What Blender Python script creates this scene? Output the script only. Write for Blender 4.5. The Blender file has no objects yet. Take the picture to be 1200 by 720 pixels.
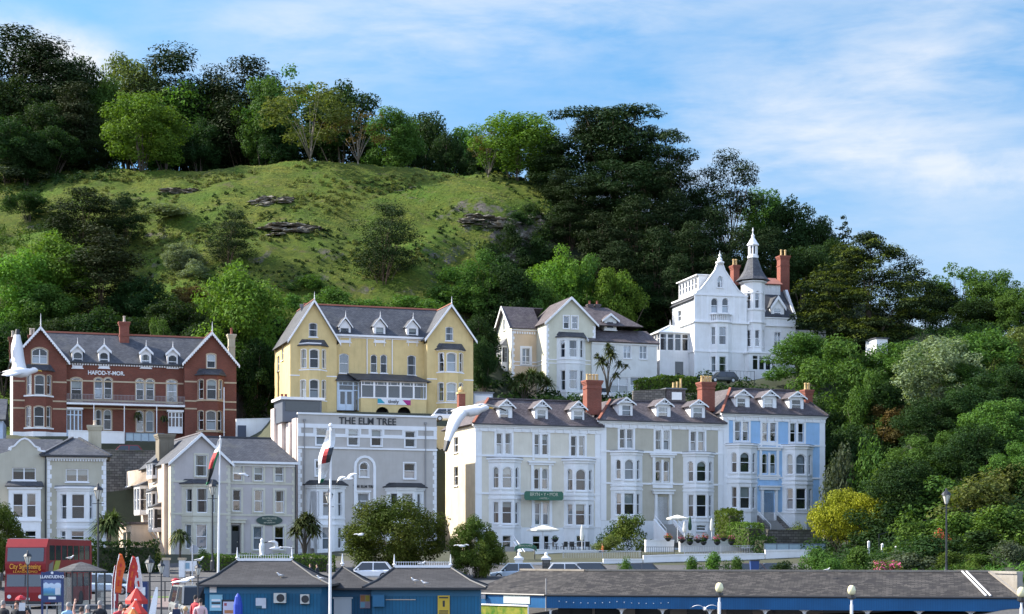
import bpy,math,random
import numpy as np
from mathutils import Vector,Matrix
from mathutils.geometry import tessellate_polygon
from mathutils import noise as mnoise

S = bpy.context.scene
COL = S.collection
R = math.radians
# ------------------------------------------------------------------ camera, sky, sun, exposure
# photo frame 1200x720, focal length 2000 photo pixels, horizon on row 648
FPX,HOR,CX,ZC = 2000.0,648.0,600.0,3.4
cam_d = bpy.data.cameras.new('camera'); cam = bpy.data.objects.new('camera',cam_d); COL.objects.link(cam)
cam.location = (0,0,ZC); cam.rotation_euler = (R(90),0,0)
cam_d.sensor_width = 36; cam_d.lens = FPX / 1200 * 36; cam_d.sensor_fit = 'HORIZONTAL'
cam_d.shift_y = (HOR - 360) / 1200
cam_d.clip_start = .5; cam_d.clip_end = 6000
S.camera = cam

SUN_EL,SUN_AZ = 39.0,-77.0      # azimuth from +Y (into the picture) towards +X: -90 is straight from the left
sd = bpy.data.lights.new('sun','SUN'); sd.energy = 4.7; sd.angle = R(.5); sd.color = (1,.93,.82)
sun = bpy.data.objects.new('sun',sd); COL.objects.link(sun)
to_sun = Vector((math.sin(R(SUN_AZ)) * math.cos(R(SUN_EL)),math.cos(R(SUN_AZ)) * math.cos(R(SUN_EL)),math.sin(R(SUN_EL))))
sun.rotation_euler = to_sun.to_track_quat('Z','Y').to_euler()

W = bpy.data.worlds.new('World'); S.world = W; W.use_nodes = True
nt = W.node_tree; N = nt.nodes; L = nt.links
bg = N['Background']
sky = N.new('ShaderNodeTexSky'); sky.sky_type = 'NISHITA'; sky.sun_disc = False
sky.sun_elevation = R(SUN_EL); sky.sun_rotation = R(SUN_AZ); sky.altitude = 0
sky.air_density = 1.0; sky.dust_density = .6; sky.ozone_density = 2.2
bg.inputs[1].default_value = .15
def _n(t,**k):
 n = N.new(t)
 for a,b in k.items(): setattr(n,a,b)
 return n
tc = _n('ShaderNodeTexCoord')
def sky_noise(scale,rotz,stretch,detail,rough,lo,hi,dist=0.0):
 mp = _n('ShaderNodeMapping'); mp.inputs['Scale'].default_value = stretch; mp.inputs['Rotation'].default_value = rotz
 nz = _n('ShaderNodeTexNoise'); nz.inputs['Scale'].default_value = scale; nz.inputs['Detail'].default_value = detail
 nz.inputs['Roughness'].default_value = rough; nz.inputs['Distortion'].default_value = dist
 cr = _n('ShaderNodeValToRGB'); cr.color_ramp.elements[0].position = lo; cr.color_ramp.elements[1].position = hi
 L.new(tc.outputs['Generated'],mp.inputs[0]); L.new(mp.outputs[0],nz.inputs['Vector']); L.new(nz.outputs[0],cr.inputs[0])
 return cr.outputs[0]
def m_(op,a,b):
 n = _n('ShaderNodeMath',operation=op)
 for i,x in enumerate((a,b)):
  if hasattr(x,'links'): L.new(x,n.inputs[i])
  else: n.inputs[i].default_value = x
 return n.outputs[0]
def blob(px,py,rx,ry,rot=0.0):          # a soft patch of cloud round one direction of the sky
 d = Vector(((px - CX) / FPX,1,(HOR - py) / FPX)); d.normalize()
 vm = _n('ShaderNodeVectorMath',operation='SUBTRACT'); vm.inputs[1].default_value = d
 L.new(tc.outputs['Generated'],vm.inputs[0])
 mp = _n('ShaderNodeMapping'); mp.vector_type = 'TEXTURE'
 mp.inputs['Rotation'].default_value = (0,rot,0); mp.inputs['Scale'].default_value = (rx / FPX,.3,ry / FPX)
 L.new(vm.outputs[0],mp.inputs[0])
 ln = _n('ShaderNodeVectorMath',operation='LENGTH'); L.new(mp.outputs[0],ln.inputs[0])
 mr = _n('ShaderNodeMapRange'); mr.interpolation_type = 'SMOOTHSTEP'
 mr.inputs[1].default_value = 1.0; mr.inputs[2].default_value = 0.0
 L.new(ln.outputs['Value'],mr.inputs[0])
 return mr.outputs[0]
cirrus = sky_noise(4.2,(0,R(24),0),(1.0,1,3.6),6,.58,.40,.80,.35)
fine = sky_noise(13,(0,R(17),0),(1,1,4.5),7,.6,.38,.75,.3)
band = m_('MAXIMUM',blob(1000,130,560,190,R(-15)),blob(560,30,520,90,R(-6)))
cir = m_('ADD',m_('MULTIPLY',cirrus,.66),m_('MULTIPLY',fine,.34))
cir = m_('MULTIPLY',cir,m_('ADD',.35,m_('MULTIPLY',band,1.05)))
puff = sky_noise(26,(0,0,0),(1,1,1.5),6,.6,.34,.60)
bank = m_('MAXIMUM',blob(70,75,130,62,R(14)),m_('MULTIPLY',blob(1130,200,210,52,R(5)),.42))
bank = m_('MULTIPLY',bank,m_('ADD',.45,m_('MULTIPLY',puff,.85)))
low = m_('MULTIPLY',blob(1150,420,700,290),.34)
fac = m_('MINIMUM',m_('ADD',m_('ADD',cir,bank),low),.93)
sx = _n('ShaderNodeSeparateXYZ'); L.new(tc.outputs['Generated'],sx.inputs[0])
def ramp(stops,src):
 r = _n('ShaderNodeValToRGB'); e = r.color_ramp.elements
 for i_,(p_,c_) in enumerate(stops):
  x = e[i_] if i_ < 2 else e.new(p_)
  x.position = p_; x.color = (*c_,1)
 L.new(src,r.inputs[0]); return r.outputs[0]
# the clear air over the hill is bluer and darker; the unseen sky behind the viewer is brightened to fill shaded fronts
front = ramp([(0,(.20,.33,.51)),(1,(1,1,1)),(.09,(.225,.36,.525)),(.174,(.265,.425,.53)),(.31,(.31,.52,.60)),(.64,(1.05,1,1))],sx.outputs[2])
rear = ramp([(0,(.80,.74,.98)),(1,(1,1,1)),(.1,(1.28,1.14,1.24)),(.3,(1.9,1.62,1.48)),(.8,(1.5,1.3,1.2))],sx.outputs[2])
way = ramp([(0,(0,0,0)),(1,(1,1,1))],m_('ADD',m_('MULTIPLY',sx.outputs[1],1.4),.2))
def mix_(f,a,b,mode='MIX'):
 n = _n('ShaderNodeMix',data_type='RGBA',blend_type=mode)
 for k_,x in ((0,f),(6,a),(7,b)):
  if hasattr(x,'links'): L.new(x,n.inputs[k_])
  else: n.inputs[k_].default_value = x
 return n.outputs[2]
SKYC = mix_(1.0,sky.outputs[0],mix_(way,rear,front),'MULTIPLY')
mx = _n('ShaderNodeMix',data_type='RGBA')
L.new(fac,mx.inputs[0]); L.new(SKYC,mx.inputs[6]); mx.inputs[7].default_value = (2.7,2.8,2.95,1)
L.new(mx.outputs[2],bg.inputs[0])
S.view_settings.view_transform = 'Standard'; S.view_settings.look = 'None'
S.view_settings.exposure = 1.24; S.view_settings.gamma = 1; S.view_settings.use_curve_mapping = False
S.cycles.max_bounces = 6; S.cycles.transparent_max_bounces = 10; S.cycles.diffuse_bounces = 3
S.cycles.caustics_reflective = False; S.cycles.caustics_refractive = False

# ------------------------------------------------------------------ helpers
def P(px,py,D):
 return Vector(((px - CX) * D / FPX,D,ZC + (HOR - py) * D / FPX))

def tag(o,label=None,cat=None,group=None,kind=None):
 if label: o['label'] = label
 if cat: o['category'] = cat
 if group: o['group'] = group
 if kind: o['kind'] = kind
 return o

def empty(name,loc,rz=0.0,label=None,cat=None,group=None):
 o = bpy.data.objects.new(name,None); COL.objects.link(o)
 o.empty_display_size = .3
 o.location = loc; o.rotation_euler = (0,0,rz)
 return tag(o,label,cat,group)

def copy_tree(o,parent=None):
 c = o.copy(); COL.objects.link(c)
 if parent is not None: c.parent = parent
 for ch in list(o.children): copy_tree(ch,c)
 return c

class MB:
 def __init__(s): s.v = []; s.f = []; s.m = []; s.c = []
 def add(s,pts,faces,mi=0):
  b = len(s.v); s.c.append((b,len(s.f))); s.v += [tuple(p) for p in pts]
  for f in faces: s.f.append([b + i for i in f]); s.m.append(mi)
 def poly(s,pts,mi=0): s.add(pts,[list(range(len(pts)))],mi)
 def hexa(s,p,mi=0):
  s.add(p,[(3,2,1,0),(4,5,6,7),(0,1,5,4),(1,2,6,5),(2,3,7,6),(3,0,4,7)],mi)
 def box(s,x0,x1,y0,y1,z0,z1,mi=0):
  s.hexa([(x0,y0,z0),(x1,y0,z0),(x1,y1,z0),(x0,y1,z0),(x0,y0,z1),(x1,y0,z1),(x1,y1,z1),(x0,y1,z1)],mi)
 def prism(s,pts,vec,mi=0):
  n = len(pts); vec = Vector(vec); a = [Vector(p) for p in pts]
  s.add(a + [p + vec for p in a],[list(range(n))[::-1],list(range(n,2 * n))] + [(i,(i + 1) % n,n + (i + 1) % n,n + i) for i in range(n)],mi)
 def slab(s,pts,th,mi=0):          # a roof plane: pts are the top face, th its thickness
  a = [Vector(p) for p in pts]
  nrm = (a[1] - a[0]).cross(a[2] - a[0]).normalized()
  if nrm.z < 0: nrm = -nrm
  s.prism(a,-nrm * th,mi)
 def tube(s,pts,rad,n=8,mi=0,cap=True):
  pts = [Vector(p) for p in pts]
  if not hasattr(rad,'__len__'): rad = [rad] * len(pts)
  b = len(s.v); ref = None
  for i,p in enumerate(pts):
   d = (pts[min(i + 1,len(pts) - 1)] - pts[max(i - 1,0)]).normalized()
   if ref is None: ref = Vector((1,0,0)) if abs(d.x) < .9 else Vector((0,1,0))
   u = (ref - d * ref.dot(d)).normalized(); w = d.cross(u); ref = u
   for k in range(n):
    a = 2 * math.pi * k / n
    s.v.append(tuple(p + (u * math.cos(a) + w * math.sin(a)) * rad[i]))
  for i in range(len(pts) - 1):
   for k in range(n):
    s.f.append([b + i * n + k,b + i * n + (k + 1) % n,b + (i + 1) * n + (k + 1) % n,b + (i + 1) * n + k]); s.m.append(mi)
  if cap:
   s.f.append([b + k for k in range(n)][::-1]); s.m.append(mi)
   s.f.append([b + (len(pts) - 1) * n + k for k in range(n)]); s.m.append(mi)
 def lathe(s,prof,c=(0,0,0),n=16,mi=0,rot=0.0):
  c = Vector(c); b = len(s.v)
  for r,z in prof:
   for k in range(n):
    a = 2 * math.pi * (k + rot) / n
    s.v.append((c.x + r * math.cos(a),c.y + r * math.sin(a),c.z + z))
  for i in range(len(prof) - 1):
   for k in range(n):
    s.f.append([b + i * n + k,b + i * n + (k + 1) % n,b + (i + 1) * n + (k + 1) % n,b + (i + 1) * n + k]); s.m.append(mi)
  s.f.append([b + k for k in range(n)][::-1]); s.m.append(mi)
  s.f.append([b + (len(prof) - 1) * n + k for k in range(n)]); s.m.append(mi)
 def bar(s,a,b,w,h=None,mi=0):   # rectangular bar from a to b, w horizontal, h the other way
  a = Vector(a); b = Vector(b); h = h or w
  d = (b - a).normalized(); up = Vector((0,0,1)) if abs(d.z) < .95 else Vector((0,1,0))
  x = d.cross(up).normalized() * w / 2; y = x.cross(d).normalized() * h / 2
  s.hexa([a - x - y,a + x - y,a + x + y,a - x + y,b - x - y,b + x - y,b + x + y,b - x + y],mi)
 def pieces(s,name,mats,parent):   # each solid that was added becomes a part of its own
  ends = s.c[1:] + [(len(s.v),len(s.f))]
  for (v0,f0),(v1,f1) in zip(s.c,ends):
   q = MB(); q.add(s.v[v0:v1],[[i - v0 for i in f] for f in s.f[f0:f1]]); q.build(name,mats,parent)
 def build(s,name,mats,parent=None,smooth=False,loc=None,uv=True):
  me = bpy.data.meshes.new(name)
  me.from_pydata(s.v,[],s.f)
  if not isinstance(mats,(list,tuple)): mats = [mats]
  for m in mats: me.materials.append(m)
  if len(s.f): me.polygons.foreach_set('material_index',s.m)
  if smooth: me.polygons.foreach_set('use_smooth',[True] * len(s.f))
  if uv: auto_uv(me)
  me.update()
  o = bpy.data.objects.new(name,me); COL.objects.link(o)
  if parent is not None: o.parent = parent
  if loc is not None: o.location = loc
  return o

def auto_uv(me):                          # every face gets flat UVs in metres: u level along the face, v up it
 ul = me.uv_layers.new(name='UVMap'); npoly = len(me.polygons); nl = len(me.loops)
 if not npoly: return
 nrm = np.empty(npoly * 3,np.float32); me.polygons.foreach_get('normal',nrm); nrm = nrm.reshape(-1,3)
 tot = np.empty(npoly,np.int32); me.polygons.foreach_get('loop_total',tot)
 vi = np.empty(nl,np.int32); me.loops.foreach_get('vertex_index',vi)
 co = np.empty(len(me.vertices) * 3,np.float32); me.vertices.foreach_get('co',co); co = co.reshape(-1,3)
 t = np.stack([-nrm[:,1],nrm[:,0],np.zeros(npoly,np.float32)],1)
 ln = np.linalg.norm(t,axis=1); flat = ln < .08
 t[flat] = (1,0,0); ln[flat] = 1; t /= ln[:,None]
 b = np.cross(nrm,t); b[flat] = (0,1,0)
 fl = (b[:,2] < 0) & ~flat; b[fl] *= -1
 T = np.repeat(t,tot,0); Bv = np.repeat(b,tot,0); p = co[vi]
 uv = np.stack([(p * T).sum(1),(p * Bv).sum(1)],1)
 ul.data.foreach_set('uv',uv.astype(np.float32).ravel())

def text(body,size,mat,parent,origin,xdir,name='lettering',depth=.02,align='CENTER',squash=1.0,updir=(0,0,1),bold=0.0,spacing=1.0):
 cu = bpy.data.curves.new(name,'FONT'); cu.body = body; cu.size = size; cu.align_x = align; cu.align_y = 'CENTER'
 cu.extrude = depth; cu.offset = bold; cu.space_character = spacing
 t = bpy.data.objects.new(name,cu); COL.objects.link(t)
 me = bpy.data.meshes.new_from_object(t.evaluated_get(bpy.context.evaluated_depsgraph_get()))
 bpy.data.objects.remove(t); bpy.data.curves.remove(cu)
 me.name = name; me.materials.clear(); me.materials.append(mat)
 o = bpy.data.objects.new(name,me); COL.objects.link(o)
 x = Vector(xdir).normalized(); u = Vector(updir).normalized(); z = x.cross(u)
 M = Matrix((x,u,z)).transposed().to_4x4(); M.translation = Vector(origin)
 M = M @ Matrix.Diagonal((squash,1,1,1))
 if parent is not None: o.parent = parent
 o.matrix_local = M
 return o

# ------------------------------------------------------------------ materials
MATS = {}
def mat(name):
 m = bpy.data.materials.new(name); m.use_nodes = True
 return m,m.node_tree,m.node_tree.nodes['Principled BSDF']
def nd(nt,t,**k):
 n = nt.nodes.new(t)
 for a,b in k.items():
  if a.startswith('i_'): n.inputs[a[2:].replace('_',' ')].default_value = b
  else: setattr(n,a,b)
 return n
def rgb(c,k=1.0): return (c[0] * k,c[1] * k,c[2] * k,1)
def mixc(nt,fac,a,b,mode='MIX'):
 n = nd(nt,'ShaderNodeMix',data_type='RGBA',blend_type=mode)
 for i,x in ((0,fac),(6,a),(7,b)):
  if hasattr(x,'links'): nt.links.new(x,n.inputs[i])
  else: n.inputs[i].default_value = x
 return n.outputs[2]
def noisef(nt,scale,detail=4,lo=.35,hi=.7,coord='Object',rough=.55,stretch=None):
 t = nd(nt,'ShaderNodeTexCoord'); v = t.outputs[coord]
 if stretch:
  mp = nd(nt,'ShaderNodeMapping'); mp.inputs['Scale'].default_value = stretch; nt.links.new(v,mp.inputs[0]); v = mp.outputs[0]
 z = nd(nt,'ShaderNodeTexNoise'); z.inputs['Scale'].default_value = scale; z.inputs['Detail'].default_value = detail; z.inputs['Roughness'].default_value = rough
 nt.links.new(v,z.inputs['Vector'])
 r = nd(nt,'ShaderNodeMapRange'); r.inputs[1].default_value = lo; r.inputs[2].default_value = hi
 nt.links.new(z.outputs[0],r.inputs[0])
 return r.outputs[0]
def bump(nt,bs,h,strength=.3,dist=.02):
 b = nd(nt,'ShaderNodeBump'); b.inputs['Strength'].default_value = strength; b.inputs['Distance'].default_value = dist
 nt.links.new(h,b.inputs['Height']); nt.links.new(b.outputs[0],bs.inputs['Normal'])

def painted(name,c,rough=.6,wear=.18,scale=.8):
 """rendered or painted surface: slow tone drift, rain streaks and a fine grain"""
 if name in MATS: return MATS[name]
 m,t,b = mat(name)
 col = mixc(t,noisef(t,scale,5,.35,.75),rgb(c),rgb((c[0] * .93,c[1] * .92,c[2] * .90),1 - wear * .5))
 streak = noisef(t,1.3,6,.50,.80,stretch=(2.6,2.6,.22),rough=.65)
 n = nd(t,'ShaderNodeMath',operation='MULTIPLY'); n.inputs[1].default_value = wear * 2.4; t.links.new(streak,n.inputs[0])
 col = mixc(t,n.outputs[0],col,rgb((c[0] * .62,c[1] * .60,c[2] * .55)))
 t.links.new(col,b.inputs['Base Color']); b.inputs['Roughness'].default_value = rough
 bump(t,b,noisef(t,9,4,.2,.8),.25,.02)
 MATS[name] = m; return m
def plain(name,c,rough=.5,metal=0.0,spec=.5,vary=.12):
 if name in MATS: return MATS[name]
 m,t,b = mat(name)
 col = mixc(t,noisef(t,3,4,.35,.7),rgb(c),rgb(c,1 - vary))
 t.links.new(col,b.inputs['Base Color']); b.inputs['Roughness'].default_value = rough; b.inputs['Metallic'].default_value = metal
 b.inputs['Specular IOR Level'].default_value = spec
 MATS[name] = m; return m
def coursed(name,c1,c2,mortar,bw,bh,ms=.012,rough=.8,bstr=.5,off=.5,patch=None,bias=0.0):
 """bricks, slates or stone in courses, laid out in metres on the face's own UVs"""
 if name in MATS: return MATS[name]
 m,t,b = mat(name)
 uv = nd(t,'ShaderNodeTexCoord')
 br = nd(t,'ShaderNodeTexBrick'); br.offset = off
 br.inputs['Scale'].default_value = 1; br.inputs['Brick Width'].default_value = bw; br.inputs['Row Height'].default_value = bh
 br.inputs['Mortar Size'].default_value = ms; br.inputs['Mortar Smooth'].default_value = .15; br.inputs['Bias'].default_value = bias
 br.inputs['Color1'].default_value = rgb(c1); br.inputs['Color2'].default_value = rgb(c2); br.inputs['Mortar'].default_value = rgb(mortar)
 t.links.new(uv.outputs['UV'],br.inputs['Vector'])
 col = mixc(t,noisef(t,.55,5,.38,.68),br.outputs['Color'],rgb((.78,.78,.78)),'MULTIPLY')
 if patch:
  col = mixc(t,noisef(t,patch[1],5,patch[2],patch[3]),col,rgb(patch[0]))
 t.links.new(col,b.inputs['Base Color']); b.inputs['Roughness'].default_value = rough
 b.inputs['Specular IOR Level'].default_value = .3
 bump(t,b,br.outputs['Fac'],-bstr,.02)
 MATS[name] = m; return m
def glassy(name='window_glass',tint=(.75,.82,.86),base=.042):
 if name in MATS: return MATS[name]
 m,t,b = mat(name); t.nodes.remove(b)
 out = t.nodes['Material Output']
 tr = nd(t,'ShaderNodeBsdfTransparent'); tr.inputs[0].default_value = rgb(tint)
 gl = nd(t,'ShaderNodeBsdfGlossy'); gl.inputs['Roughness'].default_value = .03; gl.inputs[0].default_value = (.95,.97,1,1)
 fr = nd(t,'ShaderNodeLayerWeight'); fr.inputs['Blend'].default_value = .25
 ad = nd(t,'ShaderNodeMath',operation='MULTIPLY_ADD'); ad.inputs[1].default_value = .45; ad.inputs[2].default_value = base
 t.links.new(fr.outputs['Facing'],ad.inputs[0])
 bm_ = nd(t,'ShaderNodeBump'); bm_.inputs['Strength'].default_value = .06; bm_.inputs['Distance'].default_value = .05
 t.links.new(noisef(t,1.2,2,.2,.8),bm_.inputs['Height']); t.links.new(bm_.outputs[0],gl.inputs['Normal'])
 mx = nd(t,'ShaderNodeMixShader'); t.links.new(ad.outputs[0],mx.inputs[0]); t.links.new(tr.outputs[0],mx.inputs[1]); t.links.new(gl.outputs[0],mx.inputs[2])
 t.links.new(mx.outputs[0],out.inputs['Surface'])
 MATS[name] = m; return m
def leafy(name,c1,c2,trans=.3,nscale=.9,vary=.5):
 """foliage: tone differs from leaf to leaf, clump to clump and tree to tree"""
 if name in MATS: return MATS[name]
 m,t,b = mat(name); out = t.nodes['Material Output']; t.nodes.remove(b)
 g = nd(t,'ShaderNodeNewGeometry'); oi = nd(t,'ShaderNodeObjectInfo')
 col = mixc(t,noisef(t,nscale,3,.35,.65),rgb(c1),rgb(c2))
 f = nd(t,'ShaderNodeMapRange'); f.inputs[3].default_value = 1 - vary * .6; f.inputs[4].default_value = 1 + vary * .6
 t.links.new(g.outputs['Random Per Island'],f.inputs[0])
 f2 = nd(t,'ShaderNodeMapRange'); f2.inputs[3].default_value = .78; f2.inputs[4].default_value = 1.22
 t.links.new(oi.outputs['Random'],f2.inputs[0])
 hv = nd(t,'ShaderNodeHueSaturation'); t.links.new(col,hv.inputs['Color'])
 mu = nd(t,'ShaderNodeMath',operation='MULTIPLY'); t.links.new(f.outputs[0],mu.inputs[0]); t.links.new(f2.outputs[0],mu.inputs[1])
 t.links.new(mu.outputs[0],hv.inputs['Value'])
 h2 = nd(t,'ShaderNodeMapRange'); h2.inputs[3].default_value = .485; h2.inputs[4].default_value = .512
 t.links.new(oi.outputs['Random'],h2.inputs[0]); t.links.new(h2.outputs[0],hv.inputs['Hue'])
 d = nd(t,'ShaderNodeBsdfPrincipled'); d.inputs['Roughness'].default_value = .7; d.inputs['Specular IOR Level'].default_value = .08
 t.links.new(hv.outputs[0],d.inputs['Base Color'])
 tl = nd(t,'ShaderNodeBsdfTranslucent')
 t.links.new(mixc(t,1.0,hv.outputs[0],(1.25,1.3,.55,1),'MULTIPLY'),tl.inputs[0])
 mx = nd(t,'ShaderNodeMixShader'); mx.inputs[0].default_value = trans
 t.links.new(d.outputs[0],mx.inputs[1]); t.links.new(tl.outputs[0],mx.inputs[2]); t.links.new(mx.outputs[0],out.inputs['Surface'])
 MATS[name] = m; return m

WHITE = painted('white_paint',(.80,.80,.79),.5,.10)
TRIMW = painted('white_trim',(.82,.82,.82),.45,.05)
SASH = plain('sash_paint',(.82,.83,.84),.35,vary=.05)
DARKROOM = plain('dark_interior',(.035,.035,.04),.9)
GLASSES = [glassy(),glassy('dark_window_glass',(.7,.76,.8),.022),glassy('bright_window_glass',(.7,.78,.84),.11)]; GLASS = GLASSES[0]
SLATE = coursed('slate_grey',(.052,.057,.068),(.095,.10,.113),(.022,.022,.026),.28,.2,.012,.55,.55,patch=((.13,.13,.115),.7,.55,.95))
SLATEP = coursed('slate_purple',(.075,.062,.065),(.135,.115,.118),(.034,.028,.03),.28,.2,.012,.6,.55,patch=((.15,.14,.12),.7,.58,.95))
BRICK = coursed('red_brick',(.15,.038,.024),(.215,.055,.034),(.17,.11,.08),.23,.075,.01,.85,.4)
CHIMBRICK = coursed('chimney_brick',(.23,.055,.034),(.30,.08,.05),(.2,.13,.1),.23,.075,.01,.85,.4)
LEAD = plain('lead_sheet',(.17,.18,.20),.5,vary=.3)
BUFFSTONE = painted('buff_stone',(.50,.40,.27),.8,.25)
POTBUFF = painted('buff_clay',(.62,.44,.20),.8,.2)
POTPALE = painted('pale_clay',(.55,.47,.38),.8,.2)
REDTILE = painted('red_ridge_tile',(.26,.085,.05),.8,.2)
BLACKM = plain('black_iron',(.022,.024,.028),.4)
CURT = [painted('net_curtain',(.36,.37,.38),.9,.05),painted('cream_blind',(.45,.43,.38),.9,.05),painted('grey_curtain',(.16,.16,.18),.9,.05)]
STONEWALL = coursed('rubble_stone',(.10,.093,.085),(.20,.185,.165),(.06,.055,.05),.55,.28,.03,.9,.9,patch=((.07,.085,.045),.6,.55,.8))

# ------------------------------------------------------------------ facades, walls with openings, windows
rng = random.Random(5)
class Face:
 """a vertical plane of a building in its local frame: o + u*d (+ depth*n, inward), height z"""
 def __init__(s,root,o,d):
  s.root = root; s.o = Vector((o[0],o[1])); s.d = Vector((d[0],d[1])).normalized(); s.n = Vector((-s.d.y,s.d.x)); s.holes = []
  M = Matrix.Translation(root.location) @ Matrix.Rotation(root.rotation_euler[2],4,'Z'); s.Mi = M.inverted()
 def off(s,depth):
  f = Face(s.root,s.o + s.n * depth,s.d); return f
 def at(s,px,py):
  O = s.Mi @ Vector((0,0,ZC)); Q = s.Mi @ P(px,py,100.0); r = Q - O
  p0 = Vector((O.x,O.y)) - s.o; rd = Vector((r.x,r.y))
  t = -p0.dot(s.n) / rd.dot(s.n); q = O + r * t
  return (Vector((q.x,q.y)) - s.o).dot(s.d),q.z
 def pt(s,u,z,dep=0.0):
  q = s.o + s.d * u + s.n * dep; return Vector((q.x,q.y,z))
 def box(s,mb,u0,u1,z0,z1,d0,d1,mi=0):
  mb.hexa([s.pt(u0,z0,d0),s.pt(u1,z0,d0),s.pt(u1,z0,d1),s.pt(u0,z0,d1),s.pt(u0,z1,d0),s.pt(u1,z1,d0),s.pt(u1,z1,d1),s.pt(u0,z1,d1)],mi)
 def ring(s,mb,A,Bp,d0,d1,mi=0):      # band between two outlines of equal length, front at d0, back at d1
  n = len(A); v = [s.pt(u,z,d0) for u,z in A] + [s.pt(u,z,d0) for u,z in Bp] + [s.pt(u,z,d1) for u,z in A] + [s.pt(u,z,d1) for u,z in Bp]
  f = []
  for i in range(n):
   j = (i + 1) % n
   f += [(i,j,n + j,n + i),(n + i,n + j,3 * n + j,3 * n + i),(j,i,2 * n + i,2 * n + j)]
  mb.add(v,f,mi)
 def wall(s,mb,outer,mi=0,room_mi=1,depth=.22,room=1.3):
  polys = [[Vector((u,z,0)) for u,z in outer]] + [[Vector((u,z,0)) for u,z in h] for h in s.holes]
  flat = [p for q in polys for p in q]
  mb.add([s.pt(p.x,p.y) for p in flat],[tuple(t) for t in tessellate_polygon(polys)],mi)
  for h in s.holes:
   n = len(h)
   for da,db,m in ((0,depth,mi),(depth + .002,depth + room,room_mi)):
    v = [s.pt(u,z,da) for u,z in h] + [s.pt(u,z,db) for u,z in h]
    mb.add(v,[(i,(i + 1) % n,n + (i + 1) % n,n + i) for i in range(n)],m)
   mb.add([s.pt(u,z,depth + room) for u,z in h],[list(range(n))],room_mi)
 def gable_poly(s,u0,u1,z0,ze,um,za):
  return [(u0,z0),(u1,z0),(u1,ze),(um,za),(u0,ze)]

def opening(u0,u1,z0,z1,rise=0.0,inset=0.0):
 u0 += inset; u1 -= inset; z0 += inset; z1 -= inset
 if rise <= 0: return [(u0,z0),(u1,z0),(u1,z1),(u0,z1)]
 n = 9; um = (u0 + u1) / 2; hw = (u1 - u0) / 2; rise = min(rise,hw)
 rad = (hw * hw + rise * rise) / (2 * rise); zc = z1 - rad; a0 = math.asin(min(1,hw / rad))
 return [(u0,z0),(u1,z0)] + [(um + rad * math.sin(a0 * (1 - 2 * k / (n - 1))),zc + rad * math.cos(a0 * (1 - 2 * k / (n - 1)))) for k in range(n)]

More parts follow.
